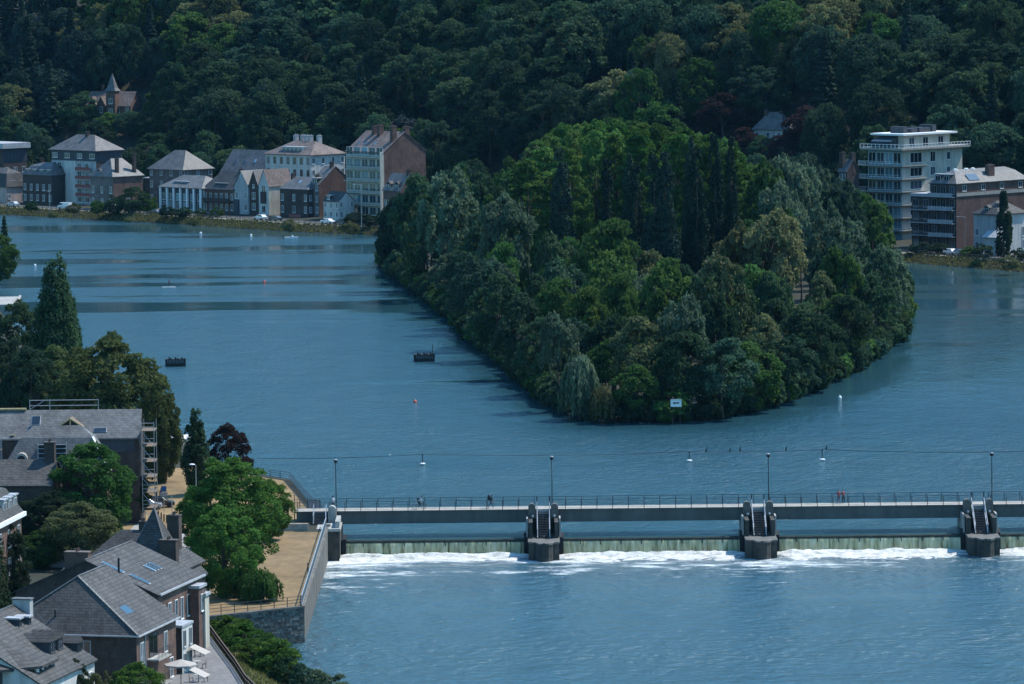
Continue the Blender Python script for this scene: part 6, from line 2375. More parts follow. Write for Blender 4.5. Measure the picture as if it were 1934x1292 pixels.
# lower mansard wing in front of it
e2 = Pz(205, 878, 10.6)
S2 = Bld('mansard_wing', 'pale grey mansard-roofed wing with arched dormer in front of the repaired building', 'building', (e2.x - 13.0, e2.y - 2.5, 0), 0, 13.0, 7.0, GZ, 10.6, 15.6, 'mansard', 'brick', 'slate_pale', inset=1.9, over=0.15)
mb = MB()
mb.bar((S2.w + .1, -.15, S2.h), (S2.w - 1.9, 1.9, S2.h + (S2.r - S2.h) * .72 + .05), 0.3, 0.16)
mb.build('hip_flashing', M['white'], S2.root)
MB().box(4.4, 7.8, .2, 1.6, S2.h + 1.0, S2.h + 2.9).build('open_bay', M['black'], S2.root)
mb = MB()
for z in (1.2, 1.8, 2.4, 2.9):
    mb.tube([(4.2, 0.1, S2.h + z), (8.0, 0.1, S2.h + z)], .05, 4)
for x in (4.3, 7.9):
    mb.tube([(x, 0.1, S2.h), (x, .1, S2.h + 3.3)], .05, 4)
mb.build('bay_scaffold', M['rail_grey'], S2.root)
root = link('arched_dormer', None, S2.root, (2.2, -.15, S2.h - .4))
mb = MB()
arch_top(mb, -0.75, 0.75, -0.02, 1.6, 0, 2.3)
mb.build('surround', M['offwhite'], root)
mb = MB()
arch_top(mb, -0.5, 0.5, -0.06, 0.1, 0.1, 2.0)
mb.build('pane', M['black'], root)
S2.grid('right', 2, [S2.h - 1.8], 0.9, 1.6, fm='offwhite')
# low dark house in front of the wing, gable to the river
e3 = Pz(100, 905, 9.9)
S3 = Bld('dark_gable_house', 'dark brick gable house with sloping roof below the pale mansard wing', 'house', (e3.x - 8.0, e3.y - 2, 0), R(-4), 8.0, 9.0, GZ, 9.6, 12.2, 'gable_x', 'brick_dark', 'slate', over=0.3)
S3.chimney(7.2, 4.5, S3.r - 1, S3.r + 2.2, 1.3, 1.3, 'brick_dark')
# pale hull-like houseboat roof at the shore behind the trees
p = Pz(340, 856, 0.4)
t = thing('houseboat', 'white houseboat seen between two dark trees at the near shore', 'boat', (p.x, p.y, 0), R(80))
MB().prism([(-5, -1.6), (4, -1.6), (6, 0), (4, 1.6), (-5, 1.6)], -.5, 0.9).build('hull', M['black'], t)
MB().box(-4, 3, -1.3, 1.3, .9, 2.7).build('cabin', M['white'], t)
MB().box(-4.3, 3.3, -1.5, 1.5, 2.7, 2.85).build('cabin_roof', M['white'], t)
# quay terrace at the left edge
p = Pz(14, 578, 1.2)
t = thing('landing_stage', 'beige flat landing stage beside the water at the left edge', 'landing stage', (p.x - 1.5, p.y, 0), R(4))
MB().box(-8, 4, -11, 11, -1, 2.35).build('deck', M['road_pale'], t)
MB().box(3.6, 4.05, -11, 11, 2.353, 2.6).build('kerb', M['concrete'], t)

# terrace in front of the white annexe: parasols, awnings, tables
def parasol(label, p, r_, h, m='offwhite'):
    t = thing('parasol', label, 'parasol', p, R(12))
    MB().tube([(0, 0, 0), (0, 0, h)], .04, 6).build('pole', M['timber'], t)
    mb = MB()
    n = 8
    v_ = [(r_ * math.cos(2 * math.pi * (i + .5) / n), r_ * math.sin(2 * math.pi * (i + .5) / n), h - .45) for i in range(n)]
    mb.add(v_ + [(0, 0, h + .05)] + [(x, y, z - .16) for x, y, z in v_], [(i, (i + 1) % n, n) for i in range(n)] + [(n + 1 + i, n + 1 + (i + 1) % n, (i + 1) % n, i) for i in range(n)])
    mb.build('canopy', M[m], t)
    return t


def awning(label, p, w, d, h):
    t = thing('awning', label, 'awning', p, AN)
    mb = MB()
    mb.add([(0, 0, h), (0, w, h), (d, w, h - .75), (d, 0, h - .75), (0, 0, h - .06), (0, w, h - .06), (d, w, h - .81), (d, 0, h - .81)], [(3, 2, 1, 0), (4, 5, 6, 7), (0, 4, 7, 3), (3, 7, 6, 2), (2, 6, 5, 1)])
    mb.build('canvas', M['offwhite'], t)
    for y in (0.1, w - .1):
        MB().tube([(d - .05, y, h - .8), (0.05, y, h - 1.2)], .03, 5).build('arm', M['rail_grey'], t)
    return t


p = Pz(357, 1262, GZ)
awning('white awning over the walk beside the annexe, upper of two', Pz(357, 1222, 4.6), 2.0, 1.7, 0.0)
awning('white awning over the walk beside the annexe, lower of two', Pz(357, 1265, 4.3), 2.0, 1.6, 0.0)
p = Pz(342, 1300, GZ)
parasol('cream parasol at the bottom edge below the white annexe', (p.x, p.y, GZ), 1.7, 2.9)
for i, (a, b) in enumerate(((372, 1262), (368, 1240), (375, 1288))):
    p = Pz(a, b, GZ)
    t = thing('cafe_table', ['cafe table under the lower white awning', 'cafe table between the two white awnings', 'cafe table beside the walk at the bottom edge'][i], 'table', (p.x, p.y, GZ), .3 * i, 'cafe tables on the walk')
    MB().lathe([(.45, .72), (.45, .76)], 10).build('table_top', M['plaster_grey'], t)
    MB().lathe([(.25, 0), (.05, .06), (.04, .72)], 8).build('leg', M['rail'], t)
    for s_ in (-1, 1):
        c = thing('cafe_chair', ('left' if s_ < 0 else 'right') + ' dark chair at the ' + ['cafe table under the lower awning', 'cafe table between the awnings', 'bottom-edge cafe table'][i], 'chair', (p.x + s_ * .75, p.y, GZ), -s_ * math.pi / 2, 'cafe chairs on the walk')
        MB().box(-.21, .21, -.21, .21, .42, .46).build('seat', M['timber'], c)
        MB().box(-.21, .21, .18, .22, .46, .88).build('backrest', M['timber'], c)
        for x, y in ((-.18, -.18), (.18, -.18), (-.18, .18), (.18, .18)):
            MB().box(x - .02, x + .02, y - .02, y + .02, 0, .42).build('leg', M['rail'], c)

# rustic fence along the riverside walk
t = thing('walk_fence', 'dark low railing of close posts along the outer edge of the riverside walk', 'fence', (0, 0, GZ))
wp = MB().box(-.06, .06, -.06, .06, 0, 1.0).mesh('walk_post', M['timber_black'])
for a, b in zip(fl[:-1], fl[1:]):
    a, b = Vector((*a, 0)), Vector((*b, 0))
    n = int((b - a).length / 0.85)
    for i in range(n):
        q = a.lerp(b, i / n)
        if q.y > 462:
            link('post', wp, t, q)
for z in (.95, .5):
    mb = MB()
    for a, b in zip(fl[:-1], fl[1:]):
        mb.bar((*a, z), (*b, z), .1, .09)
    mb.build('rail', M['timber'], t)

# ------------------------------------------------------------------ near bank: trees
def near_tree(label, base, topy, k, leaf, r_, name='broadleaf_tree', cat='tree', z=GZ, rot=None):
    p = Pz(base[0], base[1], z)
    h = Py(base[0], topy, p.y).z - z
    return tree(name, label, (p.x, p.y, z - .1), k, leaf, h, r_, None, cat, rot)


near_tree('big bright green tree in front of the bridge\'s left end', (446, 1085), 860, 'near_plane', 'plane', 6.0, rot=0.4)
near_tree('bright green lower tree in front of the big one, beside the weeping tree', (425, 1128), 955, 'near_round', 'plane', 4.6)
near_tree('bright green tree filling in behind the turret house chimneys', (400, 1040), 905, 'near_round2', 'plane', 4.6)
near_tree('mid-green tree low behind the big bright green tree, right', (505, 1020), 905, 'near_round', 'plane', 3.6)
near_tree('small weeping tree on the parched lawn', (487, 1136), 1072, 'near_weeping', 'mid', 2.5, 'weeping_tree')
near_tree('narrow dark columnar tree standing at the shore left of the copper maple', (371, 935), 768, 'near_column', 'deep', 2.1, 'columnar_tree')
near_tree('dark copper maple just right of the narrow columnar tree', (433, 930), 800, 'near_round', 'copper', 3.2, 'copper_maple')
near_tree('huge olive-tinged chestnut tree behind the grey roof under repair', (215, 890), 636, 'near_chestnut', 'chestnut', 8.8, rot=1.0)
near_tree('olive-tinged chestnut at the shore beside the scaffold tower', (300, 912), 722, 'near_chestnut', 'chestnut', 3.4, rot=2.2)
near_tree('olive-tinged tree above the left part of the repaired roof', (110, 840), 650, 'near_round2', 'chestnut', 5.6)
near_tree('pale olive bush-headed tree above the roof scaffold', (105, 830), 722, 'near_round', 'olive', 3.6)
near_tree('dark cone-shaped tree towering at the left above the chestnuts', (110, 800), 495, 'near_cone', 'deep', 4.4, 'conical_tree', rot=0.7)
near_tree('dark green slimmer shoot beside the cone-shaped tree, right', (140, 790), 562, 'near_cone', 'deep', 1.9, 'conical_tree')
near_tree('dark green tree at the left edge below the landing stage', (35, 790), 568, 'near_round', 'deep', 5.0)
near_tree('deep green tree at the left edge beside the cone-shaped tree', (20, 830), 640, 'near_round2', 'dark', 5.6)
near_tree('deep green tree at the left, left of the chestnuts', (62, 850), 655, 'near_round', 'dark', 4.4)
near_tree('rounded green tree at the far left edge overhanging the water', (-6, 534), 440, 'near_round', 'mid', 5.4)
near_tree('pointed dark conifer at the far left edge over the rounded tree', (10, 520), 408, 'spruce1', 'deep', 2.4, 'conifer')
near_tree('large rounded tree right in front of the pale mansard wing', (172, 1020), 836, 'near_round', 'mid', 6.2)
near_tree('pale olive-green tree left of the turret house roof', (155, 1070), 945, 'near_round2', 'olive', 4.8)
near_tree('mid-green tree between mansard wing and park road', (232, 985), 880, 'near_round2', 'mid', 3.6)
near_tree('dark tree below the dark gable house at the left', (95, 1035), 925, 'near_round2', 'dark', 4.4)
near_tree('dark tree at the left edge between cornice house and dark gable house', (45, 1010), 890, 'near_round', 'dark', 3.6)
near_tree('small tree beside the garden wall left of the turret house', (75, 1075), 1000, 'near_round', 'mid', 2.6)
near_tree('dark clipped tree against the ivy-clad brick house', (12, 1150), 985, 'near_round', 'dark', 2.8)
near_tree('round bright green bush at the bottom edge in front of the slate house', (262, 1356), 1247, 'near_round2', 'plane', 2.8, 'garden_bush', 'bush')
near_tree('dark conifer-like bush at the bottom edge below the dormer house', (140, 1350), 1243, 'near_round', 'dark', 1.7, 'garden_bush', 'bush')
for i, (a, b) in enumerate(((182, 1345), (203, 1347), (222, 1345))):
    near_tree('yellow-green clipped hedge bush at the bottom edge, ' + ['left one', 'middle one', 'right one'][i] + ' of three', (a, b), 1275, 'shrub%d' % i, 'olive', 0.9, 'hedge_bush', 'bush')
# shrubs on the embankment
emb = [((430, 1215), 1165, 'plane', 2.8), ((405, 1205), 1172, 'plane', 2.4), ((460, 1230), 1180, 'plane', 2.6), ((455, 1205), 1168, 'mid', 1.6), ((478, 1262), 1212, 'plane', 2.6), ((505, 1285), 1205, 'mid', 2.6),
       ((525, 1300), 1212, 'plane', 2.6), ((545, 1310), 1246, 'deep', 2.0), ((575, 1320), 1256, 'bluegreen', 1.9), ((605, 1325), 1266, 'willow', 1.8), ((635, 1330), 1276, 'willow', 1.7), ((490, 1240), 1206, 'yellow', 1.3)]
enm = ['bright green shrub under the front quay wall, leftmost', 'mid-green shrub at the top of the embankment by the fence', 'bright green shrub below the front quay wall', 'small mid-green shrub touching the quay coping', 'mid-green shrub on the embankment\'s middle',
       'deep green shrub in front of the quay wall\'s foot', 'mid-green upright shrub at the waterside below the quay corner', 'deep green shrub low at the waterside near the bottom edge', 'blue-green shrub at the bottom edge by the water',
       'pale shrub at the bottom edge by the water, left one of two', 'pale shrub at the bottom edge by the water, right one of two', 'small yellow-green shrub on the embankment']
for (b, ty, lf, r_), nm in zip(emb, enm):
    z_ = 0.6 if b[0] < 480 else -1.2
    near_tree(nm, b, ty, 'shrub%d' % (b[0] % 3), lf, r_, 'waterside_shrub', 'shrub', z_)
# dry grass tufts on the embankment and lawn edge
rng = np.random.default_rng(12)
cen, nrm = [], []
for i in range(5200):
    s_ = rng.random() * (len(fl) - 2)
    j = int(s_)
    q = s_ - j
    a = Vector(fl[j]).lerp(Vector(fl[j + 1]), q)
    b = Vector(wlp[j]).lerp(Vector(wlp[j + 1]), q)
    u = rng.random() ** 1.3
    p = a.lerp(b, u)
    cen.append((p.x, p.y, GZ + (LOW - .5 - GZ) * u ** 1.25 + 0.12))
cen = np.array(cen)
ang_ = rng.uniform(0, 6.28, len(cen))
nrm = np.stack([np.cos(ang_), np.sin(ang_), rng.uniform(0.1, 0.7, len(cen))], 1)
tag(link('grass', leaf_mesh('grass', cen, nrm, rng.uniform(.04, .11, len(cen)), 2.6, rng.normal(.5, .25, len(cen)), 0.8, L['reed'])), 'rough dry grass on the embankment below the walk', None, None, 'stuff')
# ------------------------------------------------------------------ far bank: planting, fence, cars
rng = np.random.default_rng(14)
cen, siz, lvs = [], [], []
s_lo, s_hi = 420, seg[-1] - 120
for i in range(26000):
    s_ = rng.uniform(s_lo, s_hi)
    p, nn = along(s_)
    k = rng.uniform(-0.3, 3.6)
    q = p + nn * k
    hgt = 0.2 + 0.7 * vnoise(s_ * 0.12, 2, 3) ** 2
    cen.append((q.x, q.y, max(0.05, bank_z(k)) + rng.uniform(0, hgt)))
cen = np.array(cen)
ang_ = rng.uniform(0, 6.28, len(cen))
nrm = np.stack([np.cos(ang_), np.sin(ang_), rng.uniform(0.2, 0.9, len(cen))], 1)
tag(link('grass', leaf_mesh('grass', cen, nrm, rng.uniform(.1, .2, len(cen)), 1.7, rng.normal(.5, .25, len(cen)), .6, L['reed'])), 'yellowing grass and weeds along the far bank', None, None, 'stuff')


def far_bush(label, px_, py_, top, r_, leaf, k='shrub0', name='shrub'):
    p = Pz(px_, py_, 1.4)
    h = max(1.5, Py(px_, top, p.y).z - 1.4)
    return tree(name, label, (p.x, p.y, 1.3), k, leaf, h, r_, None, 'shrub')


for i, (a, b, c, r_, lf, nm) in enumerate([
        (546, 437, 414, 1.9, 'yellow', 'bright yellow-green bush on the far bank below the dark brick house'), (661, 440, 419, 2.2, 'olive', 'olive bush on the far bank below the balcony apartment house'),
        (243, 420, 410, 1.3, 'olive', 'small olive bush on the far bank below the corner house'), (365, 426, 412, 1.5, 'olive', 'rounded olive bush on the far bank below the columned house'),
        (1904, 508, 484, 2.1, 'olive', 'olive bush on the far bank at the right, below the dark cypress'), (1846, 504, 492, 1.3, 'deep', 'small dark bush on the far bank near the parked cars'),
        (100, 411, 401, 1.4, 'olive', 'low olive bush on the far bank at the left')]):
    far_bush(nm, a, b, c, r_, lf, 'shrub%d' % (i % 3))
for i, (a, b, c, r_, lf, nm) in enumerate([
        (250, 402, 356, 4.2, 'deep', 'dense dark garden bush in front of the corner house, largest one'), (215, 402, 372, 3.0, 'bluegreen', 'blue-green garden bush left of the corner house\'s big bush'), (278, 402, 368, 2.8, 'mid', 'mid-green garden bush right of the corner house\'s big bush'),
        (185, 402, 380, 2.4, 'mid', 'garden bush in front of the grey apartment block'), (140, 402, 384, 2.0, 'olive', 'small olive garden bush below the blank panel of the apartment block'), (315, 408, 388, 2.3, 'dark', 'dark clipped bush in front of the columned house'),
        (345, 409, 392, 2.6, 'dark', 'dark hedge bush below the white columns'), (378, 409, 394, 1.8, 'deep', 'deep green bush right of the columned house'), (410, 410, 392, 1.9, 'mid', 'mid-green bush in front of the brick balcony house'),
        (672, 425, 402, 3.2, 'dark', 'dark hedge bush below the balcony apartment house, left part'), (702, 427, 404, 3.0, 'dark', 'dark hedge bush below the balcony apartment house, right part'), (735, 430, 405, 3.0, 'deep', 'deep green bush under the house with white gabled dormers'),
        (600, 345, 308, 2.4, 'deep', 'palm-like dark tree in front of the white villa'), (500, 333, 300, 2.6, 'deep', 'deep green tree at the left corner of the white villa'), (60, 398, 380, 2.2, 'deep', 'deep green bush at far left below the dormer house'),
        (1830, 484, 466, 2.4, 'mid', 'mid-green hedge bush behind the parked cars, right bank'), (1855, 486, 462, 2.6, 'deep', 'deep green hedge bush below the white shed'), (1740, 478, 458, 2.8, 'dark', 'dark hedge bush left of the mansard building\'s cars'),
        (1775, 479, 460, 2.6, 'dark', 'dark hedge bush at the foot of the mansard building'), (1925, 492, 470, 2.2, 'dark', 'dark bush at the right edge below the hipped house')]):
    p = Pz(a, b, 1.9)
    h = max(1.5, Py(a, c, p.y).z - 1.9)
    tree('garden_bush', nm, (p.x, p.y, 1.8), 'shrub%d' % (i % 3), lf, h, r_, None, 'shrub')
p = Pz(1896, 487, 1.9)
tree('cypress', 'tall dark cypress in front of the hipped house on the right bank', (p.x, p.y, 1.8), 'cypress', 'dark', Py(1896, 352, p.y).z - 1.8, 2.1, None, 'tree')

# bank fence
fp = MB().box(-.06, .06, -.06, .06, 0, 1.0).mesh('fence_post', M['timber'])
for (a, b), nm in (((450, seg[5] + 6), 'low post and rail fence along the far bank, left stretch'), ((seg[6] - 12, seg[7] + 30), 'low post and rail fence along the far bank, right of the island')):
    t = thing('bank_fence', nm, 'fence', (0, 0, 1.75))
    n = int((b - a) / 2.0)
    prev = None
    rails = [MB(), MB()]
    for i in range(n + 1):
        p, nn = along(a + (b - a) * i / n)
        q = p + nn * 3.45
        link('post', fp, t, q, math.atan2(nn.y, nn.x))
        if prev is not None:
            for rl, z in zip(rails, (.9, .5)):
                rl.bar((prev.x, prev.y, z), (q.x, q.y, z), .07, .1)
        prev = q
    for rl in rails:
        rl.build('rail', M['timber'], t)


def car(label, p, rot, paint, van=False, group='cars parked along the far bank'):
    t = thing('parked_car', label, 'van' if van else 'car', p, rot, group)
    if van:
        prof = [(-2.3, .35), (2.3, .35), (2.35, .95), (1.75, 1.15), (1.25, 1.95), (-2.25, 2.0), (-2.35, 1.0)]
        gl = [(1.8, 1.2), (1.3, 1.85), (.3, 1.85), (.3, 1.2)]
    else:
        prof = [(-2.1, .3), (2.1, .3), (2.15, .7), (1.2, .92), (.5, 1.42), (-1.1, 1.45), (-1.75, 1.0), (-2.15, .9)]
        gl = [(1.1, .95), (.48, 1.36), (-1.05, 1.39), (-1.6, 1.0)]
    mb = MB()
    n = len(prof)
    rows = [(-.84, .0), (-.78, .0), (.78, .0), (.84, 0)]
    ys = [-.86, -.7, .7, .86]
    v_ = []
    for y in ys:
        s_ = 1.0 if abs(y) < .8 else 0.96
        for x, z in prof:
            zz_ = z if z < 1.0 else (z if abs(y) < .8 else z - .12)
            v_.append((x * s_, y if z < 1.0 else y * .9, zz_))
    f_ = [tuple(range(n))[::-1][::-1], tuple(range(3 * n, 4 * n))[::-1]]
    for r0 in range(3):
        for i in range(n):
            f_.append((r0 * n + i, (r0 + 1) * n + i, (r0 + 1) * n + (i + 1) % n, r0 * n + (i + 1) % n))
    mb.add(v_, f_)
    mb.build('body', M[paint], t)
    m = len(gl)
    mb = MB()
    for y in (-.80, .80):
        s_ = 1 if y > 0 else -1
        vs_ = [(x, y * .97, z) for x, z in gl] + [(x, y * .97 + s_ * .02, z) for x, z in gl]
        mb.add(vs_, [tuple(range(m)), tuple(range(m, 2 * m))[::-1]] + [(i, m + i, m + (i + 1) % m, (i + 1) % m) for i in range(m)])
    a, b = gl[0], gl[1]
    mb.add([(a[0] + .04, -.62, a[1]), (a[0] + .04, .62, a[1]), (b[0] + .06, .58, b[1] - .02), (b[0] + .06, -.58, b[1] - .02)], [(0, 1, 2, 3)])
    mb.build('glazing', M['glass'], t)
    for x in (-1.35, 1.35):
        for y in (-.8, .8):
            w_ = MB()
            w_.tube([(0, -.1, 0), (0, .1, 0)], .32, 12)
            w_.build('wheel', M['tyre'], t, (x, y, .32))
    for y in (-.6, .6):
        MB().box(2.09, 2.16, y - .16, y + .16, .6, .74).build('headlight', M['white'], t)
    return t


cars = [(8, 391, 'car_silver', 0, 'silver car parked at the left end of the far bank road'), (98, 397, 'car_white', 1, 'white van with glinting roof on the far bank road, left'), (265, 407, 'car_dark', 0, 'dark car on the far bank road below the corner house'),
        (378, 411, 'car_dark', 0, 'dark car on the far bank road below the columned house'), (482, 416, 'car_white', 0, 'white car parked in front of the narrow gabled houses'), (508, 418, 'car_dark', 0, 'dark car behind the white car by the narrow gabled houses'),
        (607, 424, 'car_white', 0, 'white car parked below the small white house'), (632, 425, 'car_dark', 0, 'dark car right of the white car below the small white house'), (718, 429, 'car_silver', 0, 'silver car parked beside the island\'s left corner'),
        (1756, 480, 'car_dark', 0, 'dark car parked on the right bank, leftmost of five'), (1783, 482, 'car_white', 0, 'white car parked on the right bank, second of five'), (1801, 483, 'car_silver', 0, 'silver car parked on the right bank, middle of five'),
        (1817, 484, 'car_dark', 0, 'black car parked on the right bank, fourth of five'), (1836, 486, 'car_grey', 0, 'grey car parked on the right bank, rightmost of five')]
for a, b, paint, van, nm in cars:
    p = Pz(a, b, 1.84)
    kq = inland(p.x, p.y)
    _, nn = along(min(range(380, int(seg[-1])), key=lambda s_: (along(s_)[0] - Vector((p.x, p.y, 0))).length))
    q = Vector((p.x, p.y, 0)) + nn * (9.0 - kq) * .6
    car(nm, (q.x, q.y, 1.84), math.atan2(nn.y, nn.x) - math.pi / 2 + (0.03 if a % 2 else math.pi), paint, van)
# far street lamps
for a, b, ty, nm in ((94, 398, 362, 'thin grey street lamp on the far bank at the left'), (683, 430, 350, 'thin street lamp on the far bank before the balcony apartments'), (1823, 478, 411, 'street lamp on the right bank against the brick mansard wall')):
    p = Pz(a, b, 1.85)
    h = Py(a, ty, p.y).z - 1.85
    t = thing('street_lamp', nm, 'street lamp', (p.x, p.y, 1.85), -math.pi / 4)
    MB().tube([(0, 0, 0), (0, 0, h)], [.1, .06], 6).build('pole', M['rail_grey'], t)
    MB().tube([(0, 0, h), (-.5, -.5, h + .25), (-1.1, -1.1, h + .25)], .05, 5).build('arm', M['rail_grey'], t)
    MB().box(-1.5, -1.0, -1.5, -1.0, h + .18, h + .3).build('lamp_head', M['zinc'], t)

# ------------------------------------------------------------------ on the water
def mooring(label, px_, py_, w, h, pole=False):
    p = Pz(px_, py_, 0)
    t = thing('mooring_platform', label, 'mooring platform', (p.x, p.y + 1, 0), R(3), 'black mooring platforms in the river')
    MB().box(-w / 2, w / 2, -1.0, 1.0, -.8, h * .28).build('base', M['timber_black'], t)
    n = 9
    for i in range(n):
        x = -w / 2 + w * (i + .5) / n
        MB().box(x - w / n * .44, x + w / n * .44, -1.08, -1.0, -.3, h * (.86 + .06 * ((i * 7) % 3))).build('plank', M['timber_black'], t)
    for x in (-w / 2 - .05, w / 2 - .05):
        MB().box(x, x + .1, -1.0, 1.0, -.3, h * .9).build('side', M['timber_black'], t)
    MB().box(-w / 2, w / 2, -.98, 1.0, h * .78, h * .86).build('deck', M['timber_black'], t)
    for x in (-w * .3, 0, w * .32):
        MB().lathe([(.16, h * .85), (.14, h * 1.05), (.2, h * 1.08)], 8, x, 0).build('bollard', M['timber_black'], t)
    if pole:
        MB().tube([(w * .42, 0, 0), (w * .42, 0, h + 1.6)], .07, 6).build('pole', M['rail'], t)
    return t


mooring('black timber mooring platform in the river, left one without pole', 331, 692, 3.6, 1.5)
mooring('black timber mooring platform in the river with thin pole, near the island', 801, 683, 3.7, 1.5, True)

# float line above the weir
fl_px = [(798, 858, 878), (1302, 853, 872), (1553, 849, 870)]
fpts = []
for (a, ty, by), nm in zip(fl_px, ('leftmost float post with white disc on the wire above the weir', 'float post with white disc left of the third lamp post', 'float post with white disc right of the third lamp post')):
    p = Pz(a, by, 0)
    h = Py(a, ty, p.y).z
    t = thing('float_post', nm, 'float post', (p.x, p.y, 0), 0, 'float posts carrying the wire')
    MB().tube([(0, 0, -.8), (0, 0, h)], .07, 8).build('post', M['rail'], t)
    MB().lathe([(.2, -.05), (.42, .1), (.42, .22), (.2, .3)], 12).build('float_disc', M['white'], t)
    MB().box(-.12, .12, -.06, .06, h - .12, h).build('wire_clamp', M['rail'], t)
    fpts.append(Vector((p.x, p.y, h)))
p0 = Py(490, 866, 690)
p3 = Py(1990, 851, 668)
pts = [p0, fpts[0], fpts[1], fpts[2], p3]
wire = []
for a, b in zip(pts, pts[1:]):
    sag = 0.35 * (b - a).length / 40
    for i in range(10):
        q = i / 10
        c = a.lerp(b, q)
        c.z -= 4 * sag * q * (1 - q)
        wire.append(c)
wire.append(pts[-1])
tag(MB().tube(wire, .035, 5).build('wire', M['rail']), 'long sagging wire strung over the water above the weir', 'wire')


def wire_at(px_):
    return min(wire, key=lambda w_: abs(pix(w_)[0] - px_)), None


def bird(label, px_):
    w_ = None
    for a, b in zip(wire, wire[1:]):
        xa, xb = pix(a)[0], pix(b)[0]
        if xa <= px_ <= xb:
            w_ = a.lerp(b, (px_ - xa) / (xb - xa))
    t = thing('cormorant', label, 'bird', w_ + Vector((0, 0, .03)), R(20), 'cormorants perched on the wire')
    MB().tube([(0, .12, -.12), (0, .05, .1), (0, 0, .3), (.02, -.02, .5), (.05, -.02, .62), (.12, -.03, .66)], [.03, .1, .12, .06, .045, .03], 8).build('body', M['black'], t, smooth=True)
    MB().tube([(.12, -.03, .66), (.26, -.04, .68)], [.02, .006], 5).build('beak', M['timber'], t)
    for s_ in (-1, 1):
        MB().add([(0, s_ * .1, .38), (-.06, s_ * .2, .1), (.06, s_ * .18, .05), (.05, s_ * .11, .36), (0, s_ * .13, .38), (-.06, s_ * .23, .1)], [(0, 1, 2, 3), (0, 4, 5, 1), (4, 3, 2, 5)]).build('wing', M['black'], t)
    return t


for a, nm in ((1334, 'dark cormorant on the wire nearest the middle float post'), (1379, 'dark cormorant on the wire, left of a close pair by the lamp post'), (1398, 'dark cormorant on the wire, right of a close pair by the lamp post'),
              (1485, 'dark cormorant on the wire right of the third lamp post'), (1561, 'dark cormorant on the wire beside the right-hand float post')):
    bird(nm, a)
# small floats and birds on the wire and water; two stand in for mirrored glints
for a, b, nm, m_ in ((66, 502, 'small white buoy near the left edge', 'white'), (744, 858, 'tiny white gull on the wire left of the first float post', 'white'), (379, 441, 'white float standing in for a mirrored glint near the far bank, left one of two', 'white'), (474, 445, 'white float standing in for a mirrored glint near the far bank, right one of two', 'white'),
                     (499, 533, 'red and white float in the middle of the river', 'orange'), (784, 760, 'small pink-red float left of the island tip', 'orange'), (1586, 752, 'tiny white buoy off the island\'s right shore', 'white')):
    if b == 858:
        w_ = min(wire, key=lambda q: abs(pix(q)[0] - a))
        t = thing('gull', nm, 'bird', w_ + Vector((0, 0, .03)))
        MB().tube([(-.2, 0, .06), (0, 0, .12), (.14, 0, .2), (.22, 0, .22)], [.02, .09, .06, .02], 7).build('body', M[m_], t)
        MB().tube([(.22, 0, .22), (.29, 0, .21)], [.015, .005], 4).build('beak', M['orange'], t)
        continue
    p = Pz(a, b, 0)
    t = thing('buoy', nm, 'buoy', (p.x, p.y, 0))
    MB().lathe([(.12, -.25), (.32, -.05), (.34, .12), (.2, .35), (.06, .42)], 10).build('float', M[m_], t, smooth=True)
    MB().lathe([(.05, .42), (.05, .62), (.09, .66)], 6).build('lifting_eye', M['rail_grey'], t)
# small white motorboat
p = Pz(549, 451, 0)
t = thing('motorboat', 'small white motorboat glinting in the sun near the far bank', 'boat', (p.x, p.y, 0), R(5))
mb = MB()
hull = [(-1.7, -.62), (.6, -.7), (1.5, -.4), (2.0, 0), (1.5, .4), (.6, .7), (-1.7, .62)]
n = len(hull)
mb.add([(x * .9, y * .8, -.2) for x, y in hull] + [(x, y, .5) for x, y in hull] + [(x * .85, y * .8, .5) for x, y in hull] + [(x * .8, y * .7, .15) for x, y in hull],
       [tuple(reversed(range(n)))] + [(i, (i + 1) % n, n + (i + 1) % n, n + i) for i in range(n)] + [(n + i, n + (i + 1) % n, 2 * n + (i + 1) % n, 2 * n + i) for i in range(n)] + [(2 * n + i, 2 * n + (i + 1) % n, 3 * n + (i + 1) % n, 3 * n + i) for i in range(n)] + [tuple(range(3 * n, 4 * n))])
mb.build('hull', M['white'], t)
MB().add([(.4, -.5, .5), (.9, 0, .5), (.4, .5, .5), (.2, -.45, .95), (.6, 0, .95), (.2, .45, .95)], [(0, 1, 4, 3), (1, 2, 5, 4)]).build('windscreen', M['glass_sky'], t)
MB().box(-1.85, -1.6, -.15, .15, -.3, .85).build('outboard_motor', M['black'], t)
MB().box(-.9, -.5, -.5, .5, .16, .45).build('seat', M['white'], t)


# sign on the island tip
p = Pz(1277, 803, 0)
t = thing('sign', 'white navigation sign with black arrow at the island\'s near tip', 'sign', (p.x, p.y - 0.2, 0.2))
zc_ = Py(1277, 761, p.y - .2).z - 0.2
MB().box(-.85, .85, -.04, .04, zc_ - .62, zc_ + .58).build('panel', M['white'], t)
mb = MB()
for x in (-.6, .6):
    mb.tube([(x, .1, -.6), (x, .1, zc_ + .5)], .05, 6)
mb.build('post', M['timber_black'], t)
mb = MB()
mb.add([(-.55, -.048, zc_ - .02), (-.2, -.048, zc_ + .2), (-.2, -.048, zc_ + .07), (.5, -.048, zc_ + .12), (.5, -.048, zc_ - .1), (-.2, -.048, zc_ - .12), (-.2, -.048, zc_ - .24)], [(0, 6, 5, 4, 3, 2, 1)])
mb.box(-.8, .8, -.05, -.046, zc_ + .44, zc_ + .5)
mb.build('arrow', M['black'], t)


